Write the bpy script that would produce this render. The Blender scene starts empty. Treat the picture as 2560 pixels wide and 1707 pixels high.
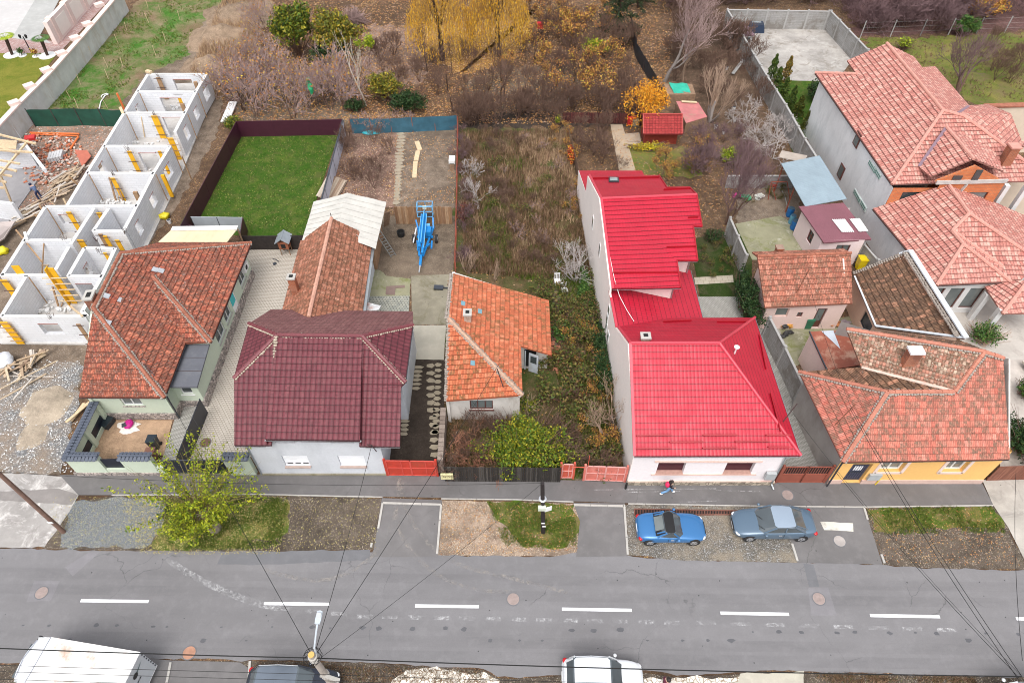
import bpy, math, random
from mathutils import Vector, Matrix, noise
random.seed(7)
R = math.radians
# ---------------------------------------------------------------- camera, sky, sun, exposure
scene = bpy.context.scene
TH = R(48.9); FPX = 1707.0; HC = 38.0
cam_d = bpy.data.cameras.new("camera"); cam = bpy.data.objects.new("camera", cam_d)
scene.collection.objects.link(cam); scene.camera = cam
cam.location = (0, 0, HC); cam.rotation_euler = (math.pi/2 - TH, 0, 0)
cam_d.sensor_width = 36; cam_d.lens = 36*FPX/2560; cam_d.clip_start = .5; cam_d.clip_end = 3000
world = bpy.data.worlds.new("World"); scene.world = world; world.use_nodes = True
wt = world.node_tree; wt.nodes.clear()
SUN_EL, SUN_AZ = R(62), R(188)          # azimuth clockwise from +Y: light from front left of the houses
sky = wt.nodes.new('ShaderNodeTexSky'); sky.sky_type = 'NISHITA'; sky.sun_disc = False
sky.sun_elevation = SUN_EL; sky.sun_rotation = SUN_AZ; sky.dust_density = 4.0; sky.air_density = 1.2
hs = wt.nodes.new('ShaderNodeHueSaturation'); hs.inputs['Saturation'].default_value = .22
bg = wt.nodes.new('ShaderNodeBackground'); bg.inputs['Strength'].default_value = .15
wo = wt.nodes.new('ShaderNodeOutputWorld')
wt.links.new(sky.outputs[0], hs.inputs['Color']); wt.links.new(hs.outputs[0], bg.inputs['Color']); wt.links.new(bg.outputs[0], wo.inputs[0])
sd = bpy.data.lights.new("sun", 'SUN'); sd.energy = 0.85; sd.angle = R(45); sd.color = (1, .96, .9)
sun = bpy.data.objects.new("sun", sd); scene.collection.objects.link(sun)
sdir = Vector((math.sin(SUN_AZ)*math.cos(SUN_EL), math.cos(SUN_AZ)*math.cos(SUN_EL), math.sin(SUN_EL)))
sun.rotation_euler = sdir.to_track_quat('Z', 'Y').to_euler()
scene.view_settings.view_transform = 'Standard'; scene.view_settings.look = 'None'
scene.view_settings.exposure = 0.76; scene.view_settings.gamma = 1.0
scene.cycles.max_bounces = 5; scene.cycles.filter_width = 1.0

# ---------------------------------------------------------------- survey helpers: photo point -> world point on a real height
sT, cT = math.sin(TH), math.cos(TH)
def ray(x, y):
    u = (x-1280)/FPX; v = (853.5-y)/FPX
    return Vector((u, cT+v*sT, -(sT-v*cT)))
CAM = Vector((0, 0, HC))
def P(x, y, z=0.0):
    d = ray(x, y); return CAM + d*((z-HC)/d.z)
def PP(x, y, a, b, c):                     # on the plane of three points
    n = (b-a).cross(c-a); d = ray(x, y); return CAM + d*((a-CAM).dot(n)/d.dot(n))
def PY(x, y, Y):                           # at depth Y
    d = ray(x, y); return CAM + d*(Y/d.y)
def up(p, h): return Vector((p[0], p[1], p[2]+h))

# ---------------------------------------------------------------- mesh builder
ORG = {}
class MB:
    def __init__(s): s.v = []; s.f = []; s.uv = []; s.m = []
    def face(s, pts, uv=None, m=0):
        i = len(s.v); s.v.extend([tuple(p) for p in pts]); s.f.append(tuple(range(i, i+len(pts))))
        s.uv.append(uv if uv else [(0, 0)]*len(pts)); s.m.append(m)
    def raw(s, vs, fs, m=0):
        i = len(s.v); s.v.extend([tuple(p) for p in vs])
        for f in fs:
            s.f.append(tuple(i+k for k in f)); s.uv.append([(0, 0)]*len(f)); s.m.append(m)
    def obox(s, c, ax, ay, az, m=0):       # centre + half axes
        c = Vector(c); ax = Vector(ax); ay = Vector(ay); az = Vector(az)
        vs = [c+ax*i+ay*j+az*k for k in (-1, 1) for j in (-1, 1) for i in (-1, 1)]
        s.raw(vs, [(0,2,3,1),(4,5,7,6),(0,1,5,4),(2,6,7,3),(0,4,6,2),(1,3,7,5)], m)
    def box(s, c, size, rz=0, m=0):
        X = Vector((math.cos(rz), math.sin(rz), 0)); Y = Vector((-X.y, X.x, 0))
        s.obox(c, X*size[0]/2, Y*size[1]/2, Vector((0, 0, size[2]/2)), m)
    def bar(s, a, b, w, h=None, m=0, upv=(0, 0, 1)):   # rectangular bar from a to b
        a = Vector(a); b = Vector(b); h = w if h is None else h
        d = (b-a); L = d.length
        if L < 1e-6: return
        d /= L; u_ = Vector(upv)
        if abs(d.dot(u_)) > .98: u_ = Vector((0, 1, 0))
        sx = d.cross(u_).normalized(); sy = sx.cross(d)
        s.obox((a+b)/2, d*L/2, sx*w/2, sy*h/2, m)
    def prism(s, poly, z0, z1, m=0):       # poly list of xy; z1 number or list
        n = len(poly); ar = sum(poly[i][0]*poly[(i+1)%n][1]-poly[(i+1)%n][0]*poly[i][1] for i in range(n))
        if ar < 0:
            poly = poly[::-1]
            if not isinstance(z1, (int, float)): z1 = list(z1)[::-1]
        zt = [z1]*n if isinstance(z1, (int, float)) else z1
        vs = [(p[0], p[1], z0) for p in poly]+[(p[0], p[1], z) for p, z in zip(poly, zt)]
        s.raw(vs, [tuple(range(n))[::-1], tuple(range(n, 2*n))]+[(i, (i+1)%n, n+(i+1)%n, n+i) for i in range(n)], m)
    def wall(s, a, b, t, z0, z1, m=0, z1b=None):       # straight wall a->b thickness t
        a = Vector((a[0], a[1])); b = Vector((b[0], b[1])); d = (b-a).normalized(); n = Vector((-d.y, d.x))*t/2
        z1b = z1 if z1b is None else z1b
        s.prism([a-n, b-n, b+n, a+n], z0, [z1, z1b, z1b, z1], m)
    def tube(s, pts, rad, n=6, cap=True, m=0):
        pts = [Vector(p) for p in pts]; k = len(pts)
        if isinstance(rad, (int, float)): rad = [rad]*k
        vs = []; prev = None
        for i in range(k):
            d = (pts[min(i+1, k-1)]-pts[max(i-1, 0)])
            if d.length < 1e-7: d = Vector((0, 0, 1))
            d.normalize()
            if prev is None:
                a = Vector((0, 0, 1)) if abs(d.z) < .9 else Vector((1, 0, 0)); x = d.cross(a).normalized()
            else:
                x = prev-d*prev.dot(d)
                if x.length < 1e-5: x = d.orthogonal()
                x.normalize()
            prev = x; y = d.cross(x)
            for j in range(n):
                t = 2*math.pi*j/n; vs.append(pts[i]+(x*math.cos(t)+y*math.sin(t))*rad[i])
        fs = [(i*n+j, i*n+(j+1)%n, (i+1)*n+(j+1)%n, (i+1)*n+j) for i in range(k-1) for j in range(n)]
        if cap: fs += [tuple(range(n))[::-1], tuple(range((k-1)*n, k*n))]
        s.raw(vs, fs, m)
    def lathe(s, c, prof, n=16, m=0):      # prof (r,z)
        c = Vector(c); vs = [c+Vector((r*math.cos(2*math.pi*j/n), r*math.sin(2*math.pi*j/n), z)) for r, z in prof for j in range(n)]
        k = len(prof)
        s.raw(vs, [(i*n+j, i*n+(j+1)%n, (i+1)*n+(j+1)%n, (i+1)*n+j) for i in range(k-1) for j in range(n)]+[tuple(range(n))[::-1], tuple(range((k-1)*n, k*n))], m)
    def blob(s, c, r, seed=0, amp=.25, n=10, mm=7, m=0):
        c = Vector(c); vs = []
        for i in range(mm+1):
            ph = math.pi*i/mm
            for j in range(n):
                t = 2*math.pi*j/n; d = Vector((math.sin(ph)*math.cos(t), math.sin(ph)*math.sin(t), math.cos(ph)))
                q = 1+amp*noise.noise(d*1.7+Vector((seed*3.1, seed, 0)))*1.6
                vs.append(c+Vector((d.x*r[0], d.y*r[1], d.z*r[2]))*q)
        s.raw(vs, [(i*n+j, (i+1)*n+j, (i+1)*n+(j+1)%n, i*n+(j+1)%n) for i in range(mm) for j in range(n)], m)
    def build(s, name, mat, parent=None, smooth=False):
        me = bpy.data.meshes.new(name)
        if parent is not None: org = ORG[parent.name]
        elif s.v:
            xs = [v[0] for v in s.v]; ys = [v[1] for v in s.v]; zs = [v[2] for v in s.v]
            org = Vector(((min(xs)+max(xs))/2, (min(ys)+max(ys))/2, min(zs)))
        else: org = Vector()
        ox, oy, oz = org
        me.from_pydata([(x-ox, y-oy, z-oz) for x, y, z in s.v], [], s.f)
        uvl = me.uv_layers.new(name='UVMap')
        flat = [c for uv in s.uv for p in uv for c in p]
        uvl.data.foreach_set('uv', flat)
        mats = mat if isinstance(mat, (list, tuple)) else [mat]
        for q in mats: me.materials.append(q)
        if len(mats) > 1: me.polygons.foreach_set('material_index', s.m)
        if smooth: me.polygons.foreach_set('use_smooth', [True]*len(s.f))
        me.update()
        o = bpy.data.objects.new(name, me); scene.collection.objects.link(o)
        if parent is None: o.location = org
        else: o.parent = parent
        ORG[o.name] = org
        return o
def tag(o, label=None, cat=None, group=None, kind=None):
    if label: o['label'] = label
    if cat: o['category'] = cat
    if group: o['group'] = group
    if kind: o['kind'] = kind
    return o
def thing(name, label, cat, loc, group=None):
    o = bpy.data.objects.new(name, None); scene.collection.objects.link(o)
    o.location = Vector(loc); ORG[o.name] = Vector(loc); o.empty_display_size = .3
    return tag(o, label, cat, group)
def nth(i): return ('first','second','third','fourth','fifth','sixth','seventh','eighth','ninth')[i] if i < 9 else '%dth' % (i+1) if i not in (20, 21, 22) else ('21st','22nd','23rd')[i-20]
def copy_tree(o, loc=None, rz=None, sc=None, parent=None):
    c = o.copy(); scene.collection.objects.link(c); ORG[c.name] = ORG[o.name]
    if parent is not None: c.parent = parent
    if loc is not None: c.location = loc
    if rz is not None: c.rotation_euler = (0, 0, rz)
    if sc is not None: c.scale = sc if isinstance(sc, (tuple, list)) else (sc, sc, sc)
    for ch in list(o.children): copy_tree(ch, parent=c)
    return c

# ---------------------------------------------------------------- node helper
class NT:
    def __init__(s, name):
        s.mat = bpy.data.materials.new(name); s.mat.use_nodes = True; s.t = s.mat.node_tree; s.t.nodes.clear()
        s.b = s.n('ShaderNodeBsdfPrincipled'); s.o = s.n('ShaderNodeOutputMaterial'); s.l(s.b.outputs[0], s.o.inputs[0])
    def n(s, t, **k):
        nd = s.t.nodes.new(t)
        for a, b in k.items(): setattr(nd, a, b)
        return nd
    def l(s, a, b): s.t.links.new(a, b)
    def put(s, sock, v):
        if isinstance(v, bpy.types.NodeSocket): s.l(v, sock)
        elif isinstance(v, (tuple, list)) and len(v) == 3 and sock.type == 'RGBA': sock.default_value = (*v, 1)
        else: sock.default_value = v
    def pos(s): return s.n('ShaderNodeNewGeometry').outputs['Position']
    def uv(s): return s.n('ShaderNodeUVMap').outputs[0]
    def island(s): return s.n('ShaderNodeNewGeometry').outputs['Random Per Island']
    def objrand(s): return s.n('ShaderNodeObjectInfo').outputs['Random']
    def sep(s, v):
        q = s.n('ShaderNodeSeparateXYZ'); s.l(v, q.inputs[0]); return q.outputs
    def comb(s, x, y, z=0.0):
        q = s.n('ShaderNodeCombineXYZ'); s.put(q.inputs[0], x); s.put(q.inputs[1], y); s.put(q.inputs[2], z); return q.outputs[0]
    def m(s, op, a, b=0.0, c=0.0, clamp=False):
        q = s.n('ShaderNodeMath', operation=op, use_clamp=clamp); s.put(q.inputs[0], a); s.put(q.inputs[1], b); s.put(q.inputs[2], c); return q.outputs[0]
    def noise(s, vec, scale, detail=3, rough=.55, dist=0):
        q = s.n('ShaderNodeTexNoise'); s.l(vec, q.inputs['Vector']); q.inputs['Scale'].default_value = scale; q.inputs['Detail'].default_value = detail
        q.inputs['Roughness'].default_value = rough; q.inputs['Distortion'].default_value = dist; return q.outputs['Fac']
    def vor(s, vec, scale, feature='F1', rnd=1.0):
        q = s.n('ShaderNodeTexVoronoi', feature=feature); s.l(vec, q.inputs['Vector']); q.inputs['Scale'].default_value = scale
        q.inputs['Randomness'].default_value = rnd; return q
    def white(s, vec):
        q = s.n('ShaderNodeTexWhiteNoise', noise_dimensions='3D'); s.l(vec, q.inputs['Vector']); return q.outputs['Value']
    def ramp(s, fac, stops, interp='LINEAR'):
        q = s.n('ShaderNodeValToRGB'); s.put(q.inputs[0], fac); cr = q.color_ramp; cr.interpolation = interp
        while len(cr.elements) < len(stops): cr.elements.new(.5)
        for e, (p, c) in zip(cr.elements, stops):
            e.position = p; e.color = (c, c, c, 1) if isinstance(c, (int, float)) else (*c, 1)
        return q.outputs[0]
    def mix(s, f, a, b, mode='MIX'):
        q = s.n('ShaderNodeMix', data_type='RGBA', blend_type=mode); s.put(q.inputs[0], f); s.put(q.inputs[6], a); s.put(q.inputs[7], b); return q.outputs[2]
    def map(s, vec, scale=(1, 1, 1), rz=0, loc=(0, 0, 0)):
        q = s.n('ShaderNodeMapping'); s.l(vec, q.inputs[0]); q.inputs['Scale'].default_value = scale; q.inputs['Rotation'].default_value = (0, 0, rz); q.inputs['Location'].default_value = loc
        return q.outputs[0]
    def bump(s, h, st=.3, d=.02, nrm=None):
        q = s.n('ShaderNodeBump'); q.inputs['Strength'].default_value = st; q.inputs['Distance'].default_value = d; s.put(q.inputs['Height'], h)
        if nrm is not None: s.l(nrm, q.inputs['Normal'])
        return q.outputs[0]
    def done(s, col, rough=.8, nrm=None, metal=0.0, spec=None):
        s.put(s.b.inputs['Base Color'], col); s.put(s.b.inputs['Roughness'], rough); s.put(s.b.inputs['Metallic'], metal)
        if nrm is not None: s.l(nrm, s.b.inputs['Normal'])
        if spec is not None: s.b.inputs['Specular IOR Level'].default_value = spec
        return s.mat
def scl(c, k): return tuple(min(1, x*k) for x in c)
_mc = {}
def plain(name, col=(.4,.4,.4), rough=.6, var=.25, scale=2.0, metal=0.0, bump=.15, stain=None):
    """painted / plastered / wooden surface with blotches and grain"""
    if name in _mc: return _mc[name]
    t = NT(name); p = t.pos()
    a = t.noise(p, scale, 4, .6); b = t.noise(p, scale*14, 2)
    c = t.mix(t.ramp(a, [(.3, 0.0), (.7, 1.0)]), scl(col, 1-var), scl(col, 1+var*.4))
    c = t.mix(t.ramp(b, [(.35, 0.0), (.7, .25)]), c, scl(col, .75))
    if stain:
        sx = t.noise(t.map(p, (1, 1, .35)), .9, 5, .7)
        c = t.mix(t.ramp(sx, [(.5, 0.0), (.68, .75)]), c, stain)
    _mc[name] = t.done(c, rough, t.bump(b, bump, .01), metal); return _mc[name]
def leafmat(name, cols, rough=.6):
    if name in _mc: return _mc[name]
    t = NT(name); n = len(cols)
    c = t.ramp(t.island(), [((i+.5)/n, q) for i, q in enumerate(cols)])
    m = t.done(c, rough, spec=.2)
    _mc[name] = m; return m
def barkmat(name, col, var=.35):
    if name in _mc: return _mc[name]
    t = NT(name); a = t.noise(t.pos(), 6, 3)
    c = t.mix(a, scl(col, 1-var), scl(col, 1+var)); c = t.mix(t.m('MULTIPLY', t.island(), .5), c, scl(col, .5))
    _mc[name] = t.done(c, .85, spec=.15); return _mc[name]
def glassy(name, col, rough=.08):
    if name in _mc: return _mc[name]
    t = NT(name); _mc[name] = t.done(t.mix(t.noise(t.pos(), .8, 2), scl(col, .6), scl(col, 1.5)), rough, spec=.8); return _mc[name]
def carpaint(name, col):
    if name in _mc: return _mc[name]
    t = NT(name); m = t.done(t.mix(t.noise(t.pos(), 60, 1), scl(col, .9), scl(col, 1.1)), .28, metal=.25)
    t.b.inputs['Coat Weight'].default_value = .7; t.b.inputs['Coat Roughness'].default_value = .06; _mc[name] = m; return m
def metalmat(name, col, rough=.4, metal=.7): return plain(name, col, rough, .15, 3, metal, .05)
# roof tiles: UV in metres along eave / up the slope
def tilemat(name, cols, w=.22, h=.36, ribs=2, old=None, oldamt=.5, gap=.5, rough=.75, light=None, lightamt=0.0, bmp=.8, rough_var=.3):
    t = NT(name); u, v, _ = t.sep(t.uv()); p = t.pos()
    us = t.m('DIVIDE', u, w); vs = t.m('DIVIDE', v, h)
    idv = t.comb(t.m('FLOOR', us), t.m('FLOOR', vs), 0.0); r = t.white(idv)
    r2 = t.white(t.comb(t.m('FLOOR', vs), t.m('FLOOR', us), 3.7))
    n = len(cols); c = t.ramp(r, [((i+.5)/n, q) for i, q in enumerate(cols)])
    big = t.noise(p, .55, 4, .65); mid = t.noise(t.map(p, (1, 1, 1)), 5.0, 4, .7)
    if old:
        f = t.m('ADD', t.m('MULTIPLY', r2, .55), t.m('MULTIPLY', big, .6))
        f = t.ramp(f, [(max(0, .95-oldamt), 0.0), (min(1, 1.12-oldamt), 1.0)])
        f = t.m('MULTIPLY', f, t.ramp(mid, [(.38, .25), (.6, 1.0)]))
        c = t.mix(f, c, old)
    if light:
        fl = t.m('MULTIPLY', t.ramp(t.noise(p, 9.0, 4, .75), [(.72-lightamt, 0.0), (.80-lightamt, 1.0)]), t.ramp(t.noise(p, 1.1, 2), [(.4, .3), (.6, 1.0)]))
        c = t.mix(fl, c, light)
    sp = t.white(t.comb(t.m('FLOOR', t.m('MULTIPLY', us, 2.0)), t.m('FLOOR', t.m('MULTIPLY', vs, 3.0)), 1.3)); c = t.mix(t.m('MULTIPLY', t.ramp(sp, [(.0, 1.0), (.5, 0.0)]), rough_var), c, scl(cols[0], .45)); c = t.mix(t.m('MULTIPLY', t.ramp(sp, [(.75, 0.0), (1.0, 1.0)]), rough_var), c, scl(cols[1], 1.45))
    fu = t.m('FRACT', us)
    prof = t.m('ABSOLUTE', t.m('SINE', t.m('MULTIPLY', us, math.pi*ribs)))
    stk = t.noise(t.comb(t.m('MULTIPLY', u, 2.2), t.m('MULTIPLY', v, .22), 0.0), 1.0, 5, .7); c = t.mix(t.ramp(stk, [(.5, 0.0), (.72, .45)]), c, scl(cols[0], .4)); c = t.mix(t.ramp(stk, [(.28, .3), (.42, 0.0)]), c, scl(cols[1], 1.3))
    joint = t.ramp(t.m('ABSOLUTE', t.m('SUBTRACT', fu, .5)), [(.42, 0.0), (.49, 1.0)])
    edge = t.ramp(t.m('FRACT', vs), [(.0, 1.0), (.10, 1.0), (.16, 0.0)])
    dirt = t.m('MULTIPLY', t.m('MAXIMUM', t.m('MAXIMUM', joint, t.m('MULTIPLY', edge, 1.0)), t.ramp(prof, [(.0, .8), (.35, 0.0)])), gap)  # joint grime, plus rib groove and course edge shade put into the colour
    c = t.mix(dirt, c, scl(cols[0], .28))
    nb = t.bump(prof, bmp, .035); nb = t.bump(mid, .3, .01, nb)
    return t.done(c, rough, nb, spec=.3)
# pressed metal sheet roof
def sheetmat(name, col, w=.2, h=.38, stepped=True, rough=.35, stain=None):
    t = NT(name); u, v, _ = t.sep(t.uv()); p = t.pos()
    us = t.m('DIVIDE', u, w); vs = t.m('DIVIDE', v, h)
    prof = t.m('ABSOLUTE', t.m('SINE', t.m('MULTIPLY', us, math.pi)))
    c = t.mix(t.noise(p, .7, 4, .6), scl(col, .85), scl(col, 1.12))
    c = t.mix(t.m('MULTIPLY', t.ramp(prof, [(.0, 1.0), (.22, 0.0)]), .3 if stepped else .22), c, scl(col, .4))
    c = t.mix(t.ramp(t.noise(t.map(p, (1.5, .25, 1)), 1.5, 5, .7), [(.5, 0.0), (.75, .3)]), c, scl(col, .65)); c = t.mix(t.ramp(t.noise(p, .35, 4, .6), [(.45, 0.0), (.7, .12)]), c, scl(col, 1.6))
    if stepped:
        e = t.ramp(t.m('FRACT', vs), [(.0, 1.0), (.10, 1.0), (.16, 0.0)]); c = t.mix(t.m('MULTIPLY', e, .75), c, scl(col, .28))
    if stain: c = t.mix(t.ramp(t.noise(p, 1.2, 6, .75), [(.5, 0.0), (.62, .8)]), c, stain)
    return t.done(c, t.ramp(t.noise(p, 1.2, 4), [(.3, rough), (.7, rough+.2)]), t.bump(prof, .35, .03), spec=.5)
# ---------------------------------------------------------------- ground materials
def m_litter(name, cols, soil, leafscale=7, cover=.55, big=.12):
    t = NT(name); p = t.pos()
    v1 = t.vor(p, leafscale); v2 = t.vor(t.map(p, (1, 1, 1), .7, (3.1, 1.7, 0)), leafscale*1.9)
    n = len(cols)
    r = t.sep(v1.outputs['Color'])[0]; r2 = t.sep(v2.outputs['Color'])[0]
    c1 = t.ramp(r, [((i+.5)/n, q) for i, q in enumerate(cols)], 'CONSTANT'); c2 = t.ramp(r2, [((i+.5)/n, q) for i, q in enumerate(cols[::-1])], 'CONSTANT')
    a = t.noise(p, big, 5, .65); b = t.noise(p, 1.3, 5, .7); d = t.noise(p, 11, 3, .7)
    s = t.mix(t.ramp(b, [(.3, 0.0), (.7, 1.0)]), scl(soil, .6), scl(soil, 1.35)); s = t.mix(t.ramp(d, [(.4, 0.0), (.7, .6)]), s, scl(soil, .45))
    f1 = t.m('MULTIPLY', t.ramp(v1.outputs['Distance'], [(.28, 1.0), (.42, 0.0)]), t.ramp(t.m('ADD', t.m('MULTIPLY', a, .6), t.m('MULTIPLY', b, .5)), [(.72-cover*.45, 0.0), (.9-cover*.45, 1.0)]))
    f2 = t.m('MULTIPLY', t.ramp(v2.outputs['Distance'], [(.25, 1.0), (.4, 0.0)]), t.ramp(b, [(.4, .2), (.6, 1.0)]))
    c = t.mix(t.m('MULTIPLY', f2, .7), s, c2); c = t.mix(t.m('MULTIPLY', f1, .85), c, c1)
    g = t.noise(t.map(p, (1, 1, 1), .4, (7, 3, 0)), big*.8, 6, .7); c = t.mix(t.ramp(g, [(.38, .75), (.5, 0.0)]), c, scl(soil, .55)); c = t.mix(t.ramp(g, [(.52, 0.0), (.68, .5)]), c, scl(soil, 1.7))
    return t.done(c, .9, t.bump(d, .5, .06), spec=.15)
def m_grass(name, g1, g2, y, amt=.5, sc=1.0, dead=None):
    t = NT(name); p = t.pos()
    a = t.noise(p, .35*sc, 5, .65, 1); b = t.noise(p, 2.2*sc, 6, .75); d = t.noise(p, 16, 3, .8)
    c = t.mix(t.ramp(b, [(.3, 0.0), (.7, 1.0)]), g1, g2); c = t.mix(t.ramp(a, [(.62-amt*.35, 0.0), (.80-amt*.3, 1.0)]), c, y)
    c = t.mix(t.ramp(d, [(.3, .75), (.62, 0.0)]), c, scl(g1, .3))
    if dead: c = t.mix(t.ramp(t.noise(t.map(p, (1, 1, 1), .3), .8*sc, 8, .8, .3), [(.46, 0.0), (.66, .8)]), c, dead)
    return t.done(c, .9, t.bump(d, .8, .08), spec=.1)
def m_gravel(name, cols, sc=9, base=None):
    t = NT(name); p = t.pos(); v = t.vor(p, sc); r = t.sep(v.outputs['Color'])[0]; n = len(cols)
    c = t.ramp(r, [((i+.5)/n, q) for i, q in enumerate(cols)])
    c = t.mix(t.ramp(v.outputs['Distance'], [(.25, 0.0), (.55, .8)]), c, scl(cols[0], .35))
    if base: c = t.mix(t.ramp(t.noise(p, .5, 6, .7), [(.42, 0.0), (.6, .85)]), c, base)
    return t.done(c, .9, t.bump(t.m('SUBTRACT', 1.0, v.outputs['Distance']), .8, .05), spec=.15)
def m_asph(name, col, patchy=.18, speck=.5, stain=None, cracks=True, streak=False, dusty=None, dpos=(.56, .68)):
    t = NT(name); p = t.pos()
    a = t.noise(t.map(p, (.25, 1, 1)) if streak else p, .35, 5, .6); b = t.noise(p, 22, 3, .8); e = t.noise(p, 1.4, 5, .7)
    c = t.mix(t.ramp(a, [(.3, 0.0), (.7, 1.0)]), scl(col, 1-patchy), scl(col, 1+patchy))
    c = t.mix(t.ramp(b, [(.3, 0.0), (.75, speck)]), c, scl(col, .62)); c = t.mix(t.ramp(e, [(.5, 0.0), (.75, .35)]), c, scl(col, 1.35))
    if stain: c = t.mix(t.ramp(t.noise(p, .5, 7, .75, 1), [(.52, 0.0), (.66, .85)]), c, stain)
    if dusty: c = t.mix(t.ramp(t.noise(t.map(p, (1, 1, 1), 0, (9, 4, 0)), .6, 7, .8, .5), [(dpos[0], 0.0), (dpos[1], .9)]), c, dusty)
    if cracks:
        w = t.n('ShaderNodeVectorMath', operation='ADD'); t.l(p, w.inputs[0])
        nn = t.n('ShaderNodeTexNoise'); t.l(p, nn.inputs['Vector']); nn.inputs['Scale'].default_value = .8; nn.inputs['Detail'].default_value = 4
        t.l(nn.outputs['Color'], w.inputs[1])
        v = t.vor(w.outputs[0], .23, 'DISTANCE_TO_EDGE')
        k = t.m('MULTIPLY', t.ramp(v.outputs['Distance'], [(.0, 1.0), (.002, 1.0), (.0045, 0.0)]), t.ramp(t.noise(p, .2, 3), [(.5, 0.0), (.6, .55)]))
        c = t.mix(k, c, scl(col, .28))
        sp = t.vor(t.map(p, (1, 1, 0)), 1.1); c = t.mix(t.ramp(sp.outputs['Distance'], [(.0, .9), (.035, .9), (.05, 0.0)]), c, scl(col, .25))
    return t.done(c, .85, t.bump(b, .35, .01), spec=.25)
def m_pave(name, cols, mortar, bw, bh, rz=0.0, off=.5, msz=.02, moss=None, var=.3):
    t = NT(name); p = t.map(t.pos(), (1, 1, 0), rz)
    q = t.n('ShaderNodeTexBrick'); t.l(p, q.inputs['Vector']); q.offset = off
    for k, x in (('Color1', cols[0]), ('Color2', cols[1]), ('Mortar', mortar)): q.inputs[k].default_value = (*x, 1)
    q.inputs['Scale'].default_value = 1; q.inputs['Brick Width'].default_value = bw; q.inputs['Row Height'].default_value = bh; q.inputs['Mortar Size'].default_value = msz; q.inputs['Bias'].default_value = 0
    c = t.mix(t.ramp(t.noise(t.pos(), .6, 5, .7), [(.3, var), (.7, 0.0)]), q.outputs['Color'], scl(cols[0], .7))
    c = t.mix(t.ramp(t.noise(t.pos(), 14, 3, .7), [(.4, 0.0), (.7, .3)]), c, scl(cols[0], .5))
    if moss: c = t.mix(t.ramp(t.noise(t.pos(), .7, 6, .75), [(.5, 0.0), (.62, .8)]), c, moss)
    return t.done(c, .85, t.bump(t.m('SUBTRACT', 1.0, q.outputs['Fac']), .5, .01), spec=.2)
def m_brick(name, c1, c2, mortar, bw=.26, bh=.09, rough=.85, stain=None, msz=.012):
    """brickwork on vertical faces: uses distance along the wall and height"""
    t = NT(name); x, y, z = t.sep(t.pos())
    g = t.n('ShaderNodeNewGeometry'); nx, ny, _ = t.sep(g.outputs['True Normal'])
    s = t.m('SUBTRACT', t.m('MULTIPLY', x, ny), t.m('MULTIPLY', y, nx))
    q = t.n('ShaderNodeTexBrick'); t.l(t.comb(s, z, 0.0), q.inputs['Vector'])
    for k, v in (('Color1', c1), ('Color2', c2), ('Mortar', mortar)): q.inputs[k].default_value = (*v, 1)
    q.inputs['Scale'].default_value = 1; q.inputs['Brick Width'].default_value = bw; q.inputs['Row Height'].default_value = bh; q.inputs['Mortar Size'].default_value = msz
    c = t.mix(t.ramp(t.noise(t.pos(), 1.2, 4, .7), [(.35, .35), (.65, 0.0)]), q.outputs['Color'], scl(c1, .6))
    if stain: c = t.mix(t.ramp(t.noise(t.pos(), .6, 6, .75), [(.48, 0.0), (.6, .8)]), c, stain)
    return t.done(c, rough, t.bump(t.m('SUBTRACT', 1.0, q.outputs['Fac']), .3, .01), spec=.2)
def m_crazy(name, stone, gap, sc=2.2):
    t = NT(name); x, y, z = t.sep(t.pos()); p = t.comb(t.m('ADD', x, y), t.m('SUBTRACT', y, x), t.m('MULTIPLY', z, 1.4))
    v = t.vor(p, sc, 'DISTANCE_TO_EDGE'); v2 = t.vor(p, sc)
    c = t.mix(t.sep(v2.outputs['Color'])[0], scl(stone, .5), scl(stone, 1.3)); c = t.mix(t.ramp(v.outputs['Distance'], [(.03, 1.0), (.07, 0.0)]), c, gap)
    return t.done(c, .85)
LEAFC = [(.20,.10,.05),(.32,.17,.08),(.42,.26,.14),(.55,.34,.20),(.12,.06,.035),(.60,.36,.10),(.25,.11,.06),(.5,.42,.33)]
M_ground = m_litter('leaf_litter_soil', LEAFC, (.12,.075,.048), 7.5, .5)
M_gold = m_litter('golden_leaf_litter', [(.75,.42,.05),(.85,.55,.2),(.5,.28,.06),(.9,.62,.3),(.35,.2,.08)], (.3,.17,.06), 5.5, 1.1)
M_dead = m_grass('dry_weed_ground', (.085,.055,.03), (.15,.105,.055), (.07,.11,.025), .6, .8, (.20,.13,.08))
M_weedy = m_grass('weedy_green_plot', (.05,.15,.02), (.10,.24,.035), (.26,.17,.11), .55, .5, (.30,.22,.15))
M_lawn = m_grass('green_lawn', (.028,.085,.008), (.075,.155,.018), (.15,.19,.035), .35, 1.3, (.10,.10,.035))
M_ylawn = m_grass('yellow_green_lawn', (.13,.18,.02), (.22,.23,.035), (.28,.26,.05), .6, .8)
M_rlawn = m_grass('autumn_lawn', (.10,.14,.025), (.20,.22,.05), (.28,.25,.07), .45, .6, (.19,.13,.08))
M_verge = m_litter('verge_litter', [(.36,.3,.23),(.2,.15,.1),(.09,.07,.055),(.45,.38,.3),(.15,.14,.07),(.3,.28,.26)], (.095,.075,.06), 14, .7, .25)
M_vdry = m_litter('dry_verge', [(.55,.43,.32),(.62,.5,.38),(.42,.32,.22),(.7,.6,.48)], (.27,.20,.15), 15, .8, .25)
M_vgrass = m_grass('verge_grass', (.06,.12,.015), (.14,.2,.03), (.22,.19,.06), .45, 1.6, (.26,.17,.09))
M_road = m_asph('road_asphalt', (.196,.190,.196), .15, .4, None, True, True)
M_side = m_asph('sidewalk_asphalt', (.15,.142,.142), .14, .35, None, True)
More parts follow.
